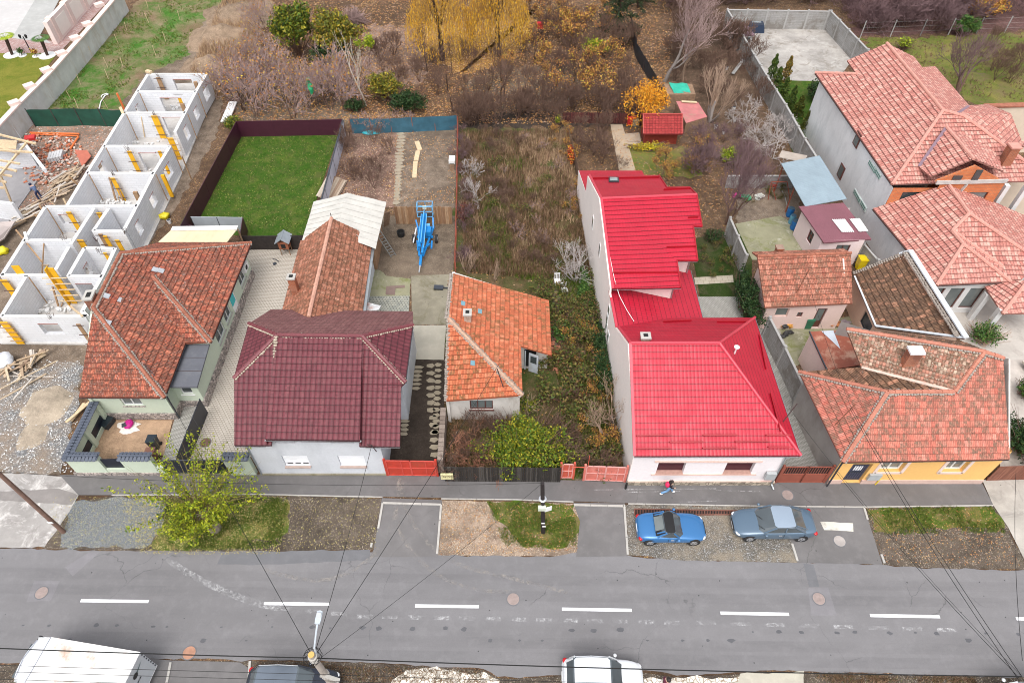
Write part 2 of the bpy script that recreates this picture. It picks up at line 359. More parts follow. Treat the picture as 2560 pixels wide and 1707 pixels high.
M_drive = m_asph('driveway_asphalt', (.165,.157,.157), .16, .3, None, True)
M_conc = m_asph('yard_concrete', (.27,.245,.185), .3, .4, (.15,.135,.08), True)
M_slab = m_asph('pale_concrete_slab', (.46,.43,.36), .12, .3, None, False)
M_moss = m_asph('mossy_concrete', (.27,.26,.17), .25, .4, (.15,.17,.04), True, False, (.45,.43,.36))
M_lime = m_asph('limewashed_concrete', (.35,.33,.315), .18, .3, (.22,.2,.19), False, False, (.60,.57,.55), (.5, .62))
M_bigyard = m_asph('stained_concrete_yard', (.38,.355,.33), .3, .35, (.20,.17,.14), True, False, (.52,.50,.47))
M_grav = m_gravel('grey_gravel', [(.30,.30,.30),(.42,.42,.43),(.2,.2,.21),(.56,.56,.57),(.34,.31,.28)], 9, (.25,.195,.15))
M_gravlot = m_gravel('trampled_gravel', [(.24,.22,.19),(.30,.28,.26),(.18,.16,.14),(.42,.42,.42)], 13, (.26,.22,.17))
M_bluegrav = m_gravel('bluish_gravel', [(.27,.29,.31),(.34,.36,.38),(.2,.21,.23),(.42,.42,.34)], 15)
M_dirt = m_litter('bare_dirt', [(.36,.28,.2),(.28,.22,.16),(.45,.38,.3),(.6,.55,.5)], (.185,.14,.105), 11, .25)
M_rubble = m_litter('rubble_ground', [(.55,.22,.12),(.4,.3,.25),(.65,.6,.58),(.3,.2,.15),(.5,.28,.2)], (.26,.19,.15), 5, 1.0, .4)
M_soil = m_litter('dark_soil', [(.3,.24,.17),(.15,.11,.08),(.42,.36,.28)], (.15,.115,.085), 9, .15)
M_bsoil = m_litter('wet_black_soil', [(.12,.1,.08),(.08,.065,.05)], (.055,.042,.034), 9, .05)
M_sand = m_litter('yard_sand', [(.42,.29,.19),(.36,.24,.15)], (.37,.25,.165), 6, .2)
M_pavA = m_pave('beige_pavers', [(.50,.45,.39),(.56,.51,.45)], (.26,.23,.19), .24, .16, .05)
M_pavG = m_pave('grey_pavers', [(.40,.39,.36),(.46,.45,.42)], (.2,.19,.17), .2, .1, .1)
M_pavD = m_pave('checker_pavers', [(.30,.31,.28),(.46,.45,.38)], (.13,.13,.11), .22, .2, 0.0)
M_pavR = m_pave('red_pavers', [(.40,.24,.22),(.52,.42,.40)], (.3,.2,.19), .25, .22, -.6)
M_white = plain('white_paint_line', (.86,.87,.9), .6, .05, 4)
M_kerb = plain('kerb_concrete', (.46,.44,.41), .85, .15, 3)

Z = [0.0]
def patch(name, pts, mat, z, rag=.0, kind='structure', px=True):
    w = [P(x, y) for x, y in pts] if px else [Vector((x, y, 0)) for x, y in pts]
    out = []
    n = len(w)
    for i in range(n):
        a, b = w[i], w[(i+1) % n]; L = (b-a).length; k = max(1, int(L/.35)) if rag else 1
        nrm = Vector((-(b-a).y, (b-a).x, 0)); nrm = nrm.normalized() if nrm.length > 0 else nrm
        for j in range(k):
            q = a.lerp(b, j/k)
            if rag and j: q = q+nrm*(noise.noise(q*1.3)*rag+noise.noise(q*5)*rag*.35)
            out.append((q.x, q.y, z))
    mb = MB(); mb.face(out)
    o = mb.build(name, mat); tag(o, kind=kind); return o
# ---------------------------------------------------------------- the ground
def ground_sheet():
    mb = MB(); mb.face([(-900,-300,-.02),(900,-300,-.02),(900,1500,-.02),(-900,1500,-.02)])
    tag(mb.build('ground', M_ground), kind='structure')
ground_sheet()
patch('road', [(-900,1345),(0,1371),(110,1372),(263,1377),(640,1377),(930,1380),(1090,1387),(1280,1390),(1390,1390),(1444,1380),(1568,1388),(1700,1399),(1920,1404),(2205,1411),(2300,1420),(2560,1424),(3600,1445),(3600,1700),(2560,1692),(2345,1686),(1920,1675),(1856,1680),(1691,1688),(1595,1675),(1280,1692),(1243,1691),(1210,1672),(903,1654),(640,1649),(367,1645),(36,1657),(-900,1650)], M_road, .02, .12)
patch('sidewalk', [(150,1188),(640,1186),(1100,1190),(1568,1206),(1930,1205),(2450,1200),(2482,1262),(2158,1266),(1920,1264),(1570,1258),(1280,1248),(640,1236),(280,1238),(197,1238)], M_side, .05)
patch('entry_slab', [(-700,1165),(0,1183),(170,1190),(200,1195),(197,1238),(165,1292),(112,1368),(0,1368),(-900,1342)], M_lime, .03, .1)
patch('mud_path', [(-600,1226),(0,1228),(150,1222),(195,1238),(180,1262),(0,1250),(-600,1250)], m_asph('mud_track', (.24,.22,.21), .2, .3, None, False), .036, .15)
patch('driveway', [(955,1245),(1105,1250),(1094,1392),(925,1392),(935,1372)], M_drive, .034)
patch('driveway', [(1433,1256),(1562,1258),(1569,1390),(1440,1392),(1450,1304)], M_drive, .034)
patch('driveway', [(1930,1262),(2158,1264),(2206,1411),(1993,1406),(1980,1360)], M_drive, .034)
patch('gravel_lot', [(1562,1262),(1945,1268),(1982,1360),(1993,1406),(1700,1400),(1570,1388)], M_gravlot, .026, .1)
patch('verge', [(163,1258),(280,1238),(640,1237),(957,1246),(940,1372),(640,1380),(110,1373)], M_verge, .010, .1)
patch('verge_gravel', [(175,1255),(290,1240),(420,1250),(400,1330),(360,1370),(150,1368)], M_bluegrav, .024, .3)
patch('verge_grass', [(430,1250),(720,1250),(720,1330),(560,1374),(380,1372)], M_vgrass, .016, .5)
patch('verge', [(1105,1250),(1436,1258),(1450,1304),(1444,1380),(1390,1391),(1092,1390)], M_vdry, .014, .1)
patch('verge_grass', [(1215,1252),(1436,1260),(1448,1330),(1400,1372),(1300,1360),(1240,1300)], M_vgrass, .018, .4)
patch('verge', [(2158,1268),(2482,1263),(2520,1318),(2560,1405),(2620,1425),(2300,1420),(2208,1412)], M_verge, .014, .1)
patch('verge_grass', [(2165,1272),(2480,1266),(2512,1320),(2330,1318),(2190,1330)], M_vgrass, .018, .4)
patch('right_slab', [(2455,1200),(2900,1195),(3000,1425),(2570,1418),(2520,1318),(2482,1262)], m_asph('right_concrete', (.42,.39,.35), .18, .3, (.26,.24,.22), True), .03)
patch('verge', [(-300,1665),(60,1660),(330,1650),(640,1652),(903,1656),(1210,1674),(1243,1694),(1280,1696),(1595,1679),(1691,1692),(1856,1684),(1920,1679),(2345,1690),(2700,1694),(2700,1800),(-300,1800)], M_verge, .012)
patch('parking_pad', [(370,1645),(428,1650),(600,1655),(620,1668),(620,1800),(310,1800)], M_drive, .024)
patch('stone_patch', [(1040,1672),(1210,1678),(1250,1700),(1270,1800),(900,1800),(980,1700)], m_crazy('white_stones', (.75,.70,.62), (.2,.15,.1), 3.2), .022, .3)
patch('stone_patch', [(1590,1690),(1690,1692),(1850,1690),(1860,1800),(1500,1800)], m_crazy('white_stones_b', (.75,.70,.62), (.25,.19,.13), 3.0), .022, .3)
patch('side_slab', [(1850,1683),(2010,1676),(2000,1800),(1830,1800)], M_slab, .026, .1)
# plots behind the street line
patch('building_plot_dirt', [(-300,600),(10,520),(130,250),(560,0),(640,0),(560,220),(545,330),(440,520),(380,600),(240,820),(195,1000),(150,1190),(-400,1190)], M_dirt, .004, .4)
patch('building_plot_gravel', [(-300,900),(0,905),(60,930),(200,900),(196,1000),(152,1185),(-300,1175)], M_grav, .012, .6)
patch('weedy_plot', [(110,271),(348,0),(470,-160),(700,-160),(560,0),(500,70),(470,140),(360,190),(300,275)], M_weedy, .012, .8)
patch('rubble_yard', [(60,310),(310,300),(230,440),(110,520),(20,560),(20,420)], M_rubble, .012, .5)
patch('neighbour_lawn', [(-120,150),(0,133),(145,133),(90,205),(-60,360),(-300,500)], M_ylawn, .012)
patch('neighbour_paving', [(-200,110),(40,95),(150,105),(240,0),(300,-60),(360,-100),(330,-60),(200,80),(147,133),(0,134),(-200,160)], M_pavR, .016)
patch('neighbour_court', [(-300,-40),(112,-40),(130,-10),(30,92),(0,96),(-300,125)], m_asph('white_court', (.50,.485,.48), .06, .2, None, False), .02)
patch('neighbour_strip', [(112,-40),(170,-40),(100,90),(130,110),(30,96)], m_asph('grey_strip', (.40,.40,.39), .12, .3, None, False), .024)
patch('lawn', [(588,338),(850,333),(835,370),(815,430),(762,588),(640,590),(560,588),(450,560)], M_lawn, .012)
patch('paver_yard', [(620,612),(800,612),(820,700),(700,1000),(600,1192),(430,1192),(520,960)], M_pavA, .012)
patch('sand_yard', [(262,1050),(432,1050),(409,1138),(222,1150)], M_sand, .018)
patch('paver_path', [(436,1050),(475,990),(500,990),(500,1010),(436,1158),(400,1158),(409,1138)], M_pavG, .024)
patch('yard_soil', [(930,540),(1140,540),(1132,700),(900,720)], M_soil, .012)
patch('yard_concrete', [(915,672),(950,676),(965,690),(1026,697),(1026,742),(900,742)], M_moss, .02, .15)
patch('yard_pavers', [(900,741),(1024,740),(1021,800),(900,800)], M_pavD, .024)
patch('yard_drive', [(1028,690),(1127,686),(1116,811),(1030,811)], M_conc, .018)
patch('yard_slab', [(1028,813),(1115,813),(1110,900),(1030,898),(980,890),(980,813)], M_slab, .024, .05)
patch('drive_soil', [(960,895),(1114,895),(1104,1190),(960,1190)], M_bsoil, .014)
patch('back_garden_soil', [(1010,322),(1142,320),(1140,520),(985,520)], M_dirt, .012, .3)
patch('back_garden_beds', [(862,332),(1012,326),(985,520),(820,520),(830,430)], m_litter('purple_litter', [(.4,.24,.2),(.28,.14,.12),(.55,.4,.3),(.2,.1,.08),(.6,.45,.3)], (.2,.13,.1), 7, 1.0), .010, .2)
patch('overgrown_plot', [(1148,318),(1420,322),(1500,700),(1575,1212),(1100,1205),(1118,700)], M_dead, .008)
patch('worn_track', [(1380,690),(1440,700),(1470,800),(1440,900),(1430,1000),(1480,1200),(1440,1205),(1400,1000),(1385,880)], M_dirt, .014, .5)
patch('golden_ground', [(1035,60),(1120,60),(1200,50),(1340,20),(1330,90),(1300,140),(1230,170),(1150,190),(1080,140)], M_gold, .012, 1.5)
patch('garden_path', [(1526,312),(1556,312),(1590,430),(1548,430)], m_asph('sandy_path', (.42,.33,.24), .15, .4, None, False), .014)
patch('shed_pad', [(1562,335),(1598,332),(1605,362),(1570,362)], m_asph('sandy_pad', (.42,.34,.26), .1, .4, None, False), .016)
patch('side_garden', [(1725,600),(1880,560),(1880,780),(1760,800)], m_grass('shade_grass', (.03,.06,.015), (.06,.09,.02), (.12,.1,.06), .4, 1.4), .010)
patch('side_paving', [(1740,742),(1850,742),(1860,800),(1760,800)], M_pavG, .016)
patch('side_path', [(1735,694),(1832,688),(1834,706),(1738,712)], m_pave('beige_slabs', [(.5,.45,.36),(.44,.38,.3)], (.3,.26,.2), .45, .45), .016)
patch('alley_paving', [(1880,780),(1930,780),(2110,1210),(1900,1210)], M_pavG, .016)
patch('mossy_yard', [(1838,560),(1950,540),(1985,560),(2030,650),(1880,650)], M_moss, .012)
patch('dirt_yard', [(1850,450),(1990,440),(2010,560),(1990,560),(1950,540),(1840,560)], M_dirt, .010, .3)
patch('small_yard', [(1940,810),(2240,780),(2230,860),(2060,880),(1960,930)], M_moss, .012)
patch('walled_yard', [(1812,70),(2060,72),(2130,152),(2090,205),(1900,200),(1870,150)], M_bigyard, .014)
patch('conifer_bed', [(1900,198),(2060,200),(2010,360),(1990,400)], M_lawn, .010)
patch('right_meadow', [(2145,95),(2210,92),(2300,95),(2440,88),(2700,80),(2900,330),(2560,330),(2400,240),(2180,120)], M_rlawn, .010, 1.0)
patch('porch_paving', [(2330,740),(2600,720),(2700,900),(2500,900),(2400,850)], m_asph('porch_concrete', (.5,.46,.42), .12, .3, (.36,.32,.29), False), .014)
patch('right_yard', [(2500,860),(2900,860),(2900,1190),(2500,1190)], m_asph('right_yard_concrete', (.48,.43,.39), .2, .3, (.3,.26,.24), False), .012)
patch('bare_soil_patch', [(1240,170),(1420,160),(1500,230),(1330,290),(1180,280),(1160,210)], M_soil, .007, 1.5)
patch('bare_soil_patch', [(930,60),(1040,70),(1070,200),(960,220),(900,150)], m_litter('mauve_litter', [(.4,.27,.22),(.3,.2,.17),(.5,.36,.25)], (.22,.15,.12), 8, .8), .006, 1.8)
patch('scrub_ground', [(1150,282),(1600,280),(1600,316),(1150,320)], M_bsoil, .0095, 1.0)
patch('scrub_ground', [(560,190),(900,200),(880,300),(600,302)], M_soil, .0065, 1.2)
patch('scrub_ground', [(1660,-60),(1810,-60),(1900,200),(1940,400),(1840,440),(1680,330)], m_litter('strip_litter', [(.3,.17,.1),(.22,.12,.08),(.4,.28,.2)], (.12,.08,.055), 9, .5), .0055, 1.2)
patch('scrub_ground', [(2080,-60),(2700,-60),(2700,74),(2140,90)], m_litter('purple_scrub_litter', [(.25,.13,.11),(.18,.09,.09),(.33,.2,.17)], (.11,.06,.055), 9, .6), .0055, 1.0)
patch('garden_grass', [(1560,370),(1720,370),(1760,440),(1570,440)], M_rlawn, .0105, .6)
# kerbs, edging
def kerb(pts, w=.12, h=.10, z=0.0, name='kerb'):
    mb = MB(); q = [P(x, y) for x, y in pts]
    for a, b in zip(q, q[1:]):
        n = max(1, int((b-a).length/1.0))
        for i in range(n): mb.bar(up(a.lerp(b, (i+.01)/n), z+h/2), up(a.lerp(b, (i+.99)/n), z+h/2), w, h)
    tag(mb.build(name, M_kerb), kind='structure')
kerb([(957,1258),(1103,1262),(1093,1385)]); kerb([(957,1258),(946,1322)]); kerb([(930,1358),(928,1368)])
kerb([(1434,1263),(1560,1266)]); kerb([(1560,1262),(1569,1387)]); kerb([(1979,1359),(1993,1403)])
kerb([(2158,1266),(2168,1300)]); kerb([(2202,1386),(2210,1408)])
kerb([(280,1238),(640,1236),(957,1243)], .06, .075); kerb([(1103,1247),(1280,1249),(1434,1255)], .06, .075); kerb([(1570,1260),(1920,1266),(2158,1268),(2482,1264)], .07, .085)
kerb([(428,1655),(408,1760)]); kerb([(626,1652),(618,1760)])
# painted centre dashes and faded old markings
def dash(a, b, w=.15, z=.026, mat=M_white, name='road_marking'):
    A, B = P(*a), P(*b); d = (B-A).normalized(); n = Vector((-d.y, d.x, 0))*w/2
    mb = MB(); mb.face([up(A-n, z), up(B-n, z), up(B+n, z), up(A+n, z)]); tag(mb.build(name, mat), kind='structure')
for a, b in (((202,1501),(372,1503)),((661,1508),(824,1510)),((1038,1514),(1197,1516)),((1405,1522),(1579,1525)),((1801,1532),(1972,1535)),((2175,1538),(2349,1541)),((-180,1496),(-20,1499)),((2540,1546),(2700,1549))):
    dash(a, b, .17)
def m_faded(name):
    t = NT(name); p = t.pos(); n = t.noise(p, 5, 5, .8); n2 = t.noise(p, 1.0, 3)
    f = t.m('MULTIPLY', t.ramp(n, [(.45, 0.0), (.62, 1.0)]), t.ramp(n2, [(.35, .1), (.6, .85)]))
    t.put(t.b.inputs['Alpha'], t.m('MULTIPLY', f, .6)); return t.done((.72,.72,.73), .8)
M_fade = m_faded('worn_paint')
pts = [(404,1384),(450,1420),(500,1448),(560,1478),(640,1508),(700,1520)]
for a, b in zip(pts, pts[1:]): dash(a, b, .35, .027, M_fade, 'faded_marking')
for i in range(16):
    x = 700+i*64; y = 1521+i*1.3+min(i, 3)*5; dash((x, y), (x+40, y+1), .22, .027, M_fade, 'faded_marking')
for i in range(8):
    x = 1740+i*86; dash((x, 1556+i*2.5), (x+50, 1557+i*2.5), .2, .027, M_fade, 'faded_marking')
for a, b in (((1480,1225),(1790,1222)),((1560,1231),(1700,1228)),((1700,1256),(1800,1252)),((1580,1259),(1760,1262)),((1790,1226),(1900,1229))): dash(a, b, .07, .056, M_fade, 'faded_marking')
def m_dark(name):
    t = NT(name); p = t.pos(); t.put(t.b.inputs['Alpha'], t.m('MULTIPLY', t.ramp(t.noise(t.map(p, (.15, 1, 1)), 1.2, 5, .7), [(.35, 0.0), (.7, 1.0)]), .09)); return t.done((.07,.068,.075), .7)
M_lane = m_dark('tyre_polish')
for y in (1428, 1468, 1585, 1622): A, B = P(-400, y-4, .0245), P(3000, y+46, .0245); n_ = Vector((0, .28, 0)); mb = MB(); mb.face([A-n_, B-n_, B+n_, A+n_]); tag(mb.build('lane_wear', M_lane), kind='structure')
random.seed(2); mb = MB()
for i in range(40):
    c = P(40+i*66+random.uniform(-20,20), random.choice((1562+i*.6, 1600, 1560+i*.6)), .0255); k = 8; rr = random.uniform(.05,.16); mb.face([c+Vector((math.cos(j*.785)*rr*random.uniform(.8,1.6), math.sin(j*.785)*rr*random.uniform(.5,1), 0)) for j in range(k)])
tag(mb.build('oil_spots', plain('oil_spot', (.10,.10,.11), .6, .2)), kind='structure')
# tyre tracks of pale dust, asphalt repairs
M_tyre = m_faded('tyre_dust'); M_tyre.node_tree.nodes['Principled BSDF'].inputs['Base Color'].default_value = (.42,.38,.34,1)
def strip(pts, w, mat, z, name, smooth=6):
    q = [P(x, y, z) for x, y in pts]; out = []
    for i in range(len(q)-1):
        p0 = q[max(i-1, 0)]; p1 = q[i]; p2 = q[i+1]; p3 = q[min(i+2, len(q)-1)]
        for k in range(smooth):
            s = k/smooth; out.append(.5*((2*p1)+(p2-p0)*s+(2*p0-5*p1+4*p2-p3)*s*s+(3*p1-p0-3*p2+p3)*s**3))
    out.append(q[-1]); mb = MB(); L = []; Rr = []
    for i, p in enumerate(out):
        d = (out[min(i+1, len(out)-1)]-out[max(i-1, 0)]).normalized(); n = Vector((-d.y, d.x, 0))*w/2; L.append(p+n); Rr.append(p-n)
    for i in range(len(out)-1): mb.face([Rr[i], Rr[i+1], L[i+1], L[i]])
    return tag(mb.build(name, mat), kind='structure')
strip([(990,1262),(992,1300),(1010,1350),(1050,1400),(1110,1445),(1200,1474),(1280,1478)], .22, M_tyre, .040, 'tyre_track')
strip([(1010,1262),(1040,1320),(1090,1375),(1160,1415),(1280,1445),(1420,1480)], .22, M_tyre, .041, 'tyre_track')
strip([(990,1270),(975,1320),(930,1390),(860,1435),(790,1450),(700,1435),(660,1420)], .22, M_tyre, .042, 'tyre_track')
strip([(1000,1195),(1003,1240)], .5, M_tyre, .056, 'tyre_track')
M_patchA = m_asph('repair_asphalt', (.16,.16,.17), .08, .3, None, False); M_patchB = m_asph('repair_asphalt_pale', (.212,.204,.215), .06, .3, None, False)
patch('road_repair', [(560,1380),(925,1374),(925,1400),(640,1412),(543,1410)], M_patchA, .0235, .08)
patch('road_repair', [(222,1380),(250,1380),(182,1440),(163,1418)], M_patchB, .0235, .02)
patch('road_repair', [(86,1452),(150,1452),(128,1500),(66,1505)], M_patchB, .0235)
patch('road_repair', [(2020,1468),(2070,1468),(2092,1538),(2028,1538)], M_patchB, .0235)
patch('road_repair', [(2008,1408),(2034,1412),(2048,1466),(2022,1466)], M_patchA, .0235)
patch('road_repair', [(2050,1304),(2132,1308),(2133,1329),(2060,1325)], m_asph('lime_patch', (.6,.58,.52), .15, .3, (.25,.23,.2), False), .0385, .05)
M_cover = plain('cast_iron_cover', (.33,.26,.24), .7, .2, 6)
def manhole(x, y, z, label, r=.33, mat=None):
    c = P(x, y, z); mb = MB(); mb.lathe(c, [(r+.05, -.01), (r+.05, .008), (r, .010)], 24)
    t = thing('manhole_cover', label, 'manhole cover', c, 'manhole covers'); mb.build('rim', M_patchA, t)
    m2 = MB(); m2.lathe(c, [(r, .0), (r, .016), (r-.03, .018)], 24)
    for k in range(-5, 6):
        w = math.sqrt(max(0, (r-.04)**2-(k*.055)**2)); m2.bar(up(c, .021)+Vector((-w, k*.055, 0)), up(c, .021)+Vector((w, k*.055, 0)), .02, .006)
    m2.build('lid', mat or M_cover, t)
manhole(104,1481,.026,'round manhole cover in a square patch left of the first road dash')
manhole(1283,1497,.026,'round manhole cover in the road midway between two dashes, under the black pole')
manhole(2047,1496,.026,'round manhole cover in the road below the grey sedan')
manhole(473,1631,.026,'rusty orange manhole cover near the back of the white van',mat=plain('rusty_cover', (.45,.24,.16), .8))
manhole(1969,1237,.054,'round manhole cover in the sidewalk before the brown slatted gate')
manhole(2099,1352,.038,'pale worn manhole cover in the asphalt driveway behind the sedan',mat=plain('dusty_cover', (.42,.38,.36), .8))
manhole(514,1106,.016,'brown manhole cover in the beige paver yard',mat=plain('brown_cover', (.16,.09,.07), .8))
# ---------------------------------------------------------------- roofs, walls, windows
def clipv(poly, vlim, keep_above):
    out = []; n = len(poly)
    for i in range(n):
        a = poly[i]; b = poly[(i+1) % n]
        ia = (a[1] >= vlim-1e-9) if keep_above else (a[1] <= vlim+1e-9); ib = (b[1] >= vlim-1e-9) if keep_above else (b[1] <= vlim+1e-9)
        if ia: out.append(a)
        if ia != ib:
            s = (vlim-a[1])/(b[1]-a[1]); q = tuple(a[k]+(b[k]-a[k])*s for k in range(3)); out.append((q[0], vlim, q[2]))
    return out
def roofplane(mb, pts, h=.36, lift=.05, eave=None, thick=.10, m=0, skirt=True, org=None):
    """tiled slope: real overlapping courses; eave=(a,b) is the horizontal eave direction"""
    pts = [Vector(p) for p in pts]; n = Vector()
    for i in range(len(pts)):
        a, b = pts[i], pts[(i+1) % len(pts)]; n += Vector(((a.y-b.y)*(a.z+b.z), (a.z-b.z)*(a.x+b.x), (a.x-b.x)*(a.y+b.y)))
    n.normalize()
    if n.z < 0: n = -n; pts = pts[::-1]
    U = Vector((-n.y, n.x, 0)).normalized()       # horizontal
    if U.length < .1: U = Vector((1, 0, 0))
    V = n.cross(U)
    if V.z < 0: V = -V; U = -U
    o = org or min(pts, key=lambda p: p.dot(V)); uv = [((p-o).dot(U), (p-o).dot(V), (p-o).dot(n)) for p in pts]
    vmax = max(q[1] for q in uv); k = math.floor(min(q[1] for q in uv)/h)
    while k*h < vmax-1e-4:
        v0, v1 = k*h, (k+1)*h; c = clipv(clipv(uv, v0, True), v1, False)
        c = [q for i, q in enumerate(c) if i == 0 or (abs(q[0]-c[i-1][0])+abs(q[1]-c[i-1][1])) > 1e-5]
        if len(c) >= 3:
            L = lambda q: lift*(1-(q[1]-v0)/h)
            mb.face([o+U*q[0]+V*q[1]+n*(q[2]+L(q)) for q in c], [(q[0], q[1]) for q in c], m)
            for i in range(len(c)):
                a, b = c[i], c[(i+1) % len(c)]
                if abs(a[1]-v0) < 1e-6 and abs(b[1]-v0) < 1e-6 and abs(a[0]-b[0]) > .01:
                    A = o+U*a[0]+V*a[1]+n*a[2]; B = o+U*b[0]+V*b[1]+n*b[2]
                    mb.face([A-n*.01, B-n*.01, B+n*lift, A+n*lift], [(a[0], v0+.01), (b[0], v0+.01), (b[0], v0+.02), (a[0], v0+.02)], m)
        k += 1
    if skirt:
        lo = [p-Vector((0, 0, thick)) for p in pts]
        mb.face(lo[::-1], m=m)
        for i in range(len(pts)):
            j = (i+1) % len(pts); mb.face([lo[i], lo[j], pts[j]+n*lift*.2, pts[i]+n*lift*.2], m=m)
def ridge(mb, a, b, r=.13, seg=.38, m=0, rise=.04):
    a = Vector(a); b = Vector(b); n = max(1, int((b-a).length/seg)); a = up(a, rise); b = up(b, rise)
    for i in range(n):
        p = a.lerp(b, i/n); q = a.lerp(b, (i+1.08)/n); j = random.uniform(-.012, .012)
        mb.tube([up(p, j), up(q, j-.015)], [r, r*.86], 7, True, m)
def ridges(par, edges, mat, r=.14, seg=.38, mort=None, mw=.15):
    for a, b in edges:
        q = MB(); ridge(q, a, b, r, seg); o = q.build('ridge_tiles', mat, par)
        if mort: q = MB(); mortar(q, a, b, mw); q.build('mortar', mort, par, True)
def mortar(mb, a, b, w=.2, m=0):
    a = Vector(a); b = Vector(b); d = (b-a); n = max(2, int(d.length/.16)); s = Vector((-d.y, d.x, 0)).normalized()
    for i in range(n):
        p = a.lerp(b, (i+.5)/n)
        for k in (-1, 1):
            mb.blob(p+s*k*w*random.uniform(.8, 1.15)-Vector((0, 0, .03)), (random.uniform(.08, .14), random.uniform(.08, .14), .07), random.random()*50, .3, 5, 3, m)
def wallface(mb, a, b, z0, z1, ops=(), depth=.16, m=0, z1b=None, mr=None):
    """outer wall face a->b seen with outward normal to the right of a->b; ops = (s0,s1,h0,h1) metres"""
    a = Vector((a[0], a[1], 0)); b = Vector((b[0], b[1], 0)); L = (b-a).length; d = (b-a)/L; inn = Vector((-d.y, d.x, 0))*depth
    mr = m if mr is None else mr
    S = sorted({0.0, L, *[o[0] for o in ops], *[o[1] for o in ops]}); zt = z1
    H = sorted({z0, z1, *[z0+o[2] for o in ops], *[z0+o[3] for o in ops]})
    pt = lambda s, z, off=0: a+d*s+Vector((0, 0, z))+(inn if off else Vector())
    for i in range(len(S)-1):
        for j in range(len(H)-1):
            sm = (S[i]+S[i+1])/2; hm = (H[j]+H[j+1])/2-z0
            if any(o[0] < sm < o[1] and o[2] < hm < o[3] for o in ops): continue
            mb.face([pt(S[i], H[j]), pt(S[i+1], H[j]), pt(S[i+1], H[j+1]), pt(S[i], H[j+1])], m=m)
    if z1b is not None and z1b > z1: mb.face([pt(0, z1), pt(L, z1), pt(L, z1b)], m=m)
    for s0, s1, h0, h1 in ops:
        A, B = z0+h0, z0+h1
        for q in ((pt(s0, A), pt(s1, A), pt(s1, A, 1), pt(s0, A, 1)), (pt(s0, B, 1), pt(s1, B, 1), pt(s1, B), pt(s0, B)), (pt(s0, A, 1), pt(s0, B, 1), pt(s0, B), pt(s0, A)), (pt(s1, A), pt(s1, B), pt(s1, B, 1), pt(s1, A, 1))):
            mb.face(q, m=mr)
def window(parent, a, b, z0, op, depth=.16, frame=None, pane=None, bars=1, sill=None, name='window', fw=.06, hb=0):
    a = Vector((a[0], a[1], 0)); b = Vector((b[0], b[1], 0)); d = (b-a).normalized(); inn = Vector((-d.y, d.x, 0)); s0, s1, h0, h1 = op
    pt = lambda s, z, k: a+d*s+Vector((0, 0, z0+z))+inn*k
    f = MB(); k = depth-.05
    for q in ((pt(s0, h0+fw/2, k), pt(s1, h0+fw/2, k)), (pt(s0, h1-fw/2, k), pt(s1, h1-fw/2, k)), (pt(s0+fw/2, h0+fw, k), pt(s0+fw/2, h1-fw, k)), (pt(s1-fw/2, h0+fw, k), pt(s1-fw/2, h1-fw, k))): f.bar(*q, fw, .07, upv=inn)
    for i in range(1, bars+1):
        s = s0+(s1-s0)*i/(bars+1); f.bar(pt(s, h0+fw, k), pt(s, h1-fw, k), fw*.9, .06, upv=inn)
    for i in range(1, hb+1):
        z = h0+(h1-h0)*i/(hb+1); f.bar(pt(s0+fw, z, k+.002), pt(s1-fw, z, k+.002), fw*.8, .06, upv=inn)
    fo = f.build(name, frame, parent)
    p = MB(); k2 = depth-.03; p.face([pt(s0+.02, h0+.02, k2), pt(s1-.02, h0+.02, k2), pt(s1-.02, h1-.02, k2), pt(s0+.02, h1-.02, k2)]); p.build('pane', pane, fo)
    if sill:
        q = MB(); q.bar(pt(s0-.08, h0-.03, .02), pt(s1+.08, h0-.03, .02), .2, .05, upv=(0, 0, 1)); q.build('sill', sill, fo)
    return fo
def boxwalls(mb, fp, z0, z1, ops={}, depth=.16, m=0):
    """closed footprint counter-clockwise seen from above is (a->b) with outside on the right"""
    n = len(fp)
    for i in range(n): wallface(mb, fp[i], fp[(i+1) % n], z0, z1, ops.get(i, ()), depth, m)
def gutter(mb, a, b, r=.07):
    a = Vector(a); b = Vector(b); n = 5; d = (b-a).normalized(); s = d.cross(Vector((0, 0, 1))).normalized(); vs = []
    for p in (a, b):
        for R_ in (r, r*.75):
            for k in range(n+1):
                t = math.pi*(1+k/n); vs.append(p+s*math.cos(t)*R_+Vector((0, 0, math.sin(t)*R_)))
    K = n+1; fs = []
    for k in range(n): fs += [(k, k+1, 2*K+k+1, 2*K+k), (K+k, 3*K+k, 3*K+k+1, K+k+1)]
    fs += [(0, 2*K, 3*K, K), (n, K+n, 3*K+n, 2*K+n)]; mb.raw(vs, fs)
def gutterpart(par, a, b, mat, down=None, off=.06):
    mb = MB(); gutter(mb, Vector(a)-Vector((0, 0, off)), Vector(b)-Vector((0, 0, off))); g = mb.build('gutter', mat, par)
    if down:
        q = MB(); q.tube(down, .05, 8); q.build('downpipe', mat, g)
    return g
def chimney(par, c, w, d, h, mat, cap=None, open_=True, rz=0.0, capm=None, z0=None):
    mb = MB(); mb.box((c[0], c[1], c[2]+h/2-.4), (w, d, h+.8), rz); ch = mb.build('chimney', mat, par)
    q = MB(); q.box((c[0], c[1], c[2]+h+.06), (w+.12, d+.12, .12), rz)
    q.build('chimney_cap', capm or M_kerb, ch)
    if open_:
        q = MB(); q.box((c[0], c[1], c[2]+h+.13), (w*.55, d*.55, .03), rz); q.build('flue', M_black, ch)
    return ch
def pole_on_roof(p, h, lean=(0, 0), r=.03, mat=None): return [Vector(p), Vector((p[0]+lean[0], p[1]+lean[1], p[2]+h))]
M_black = plain('soot_black', (.012,.012,.012), .9, .2)
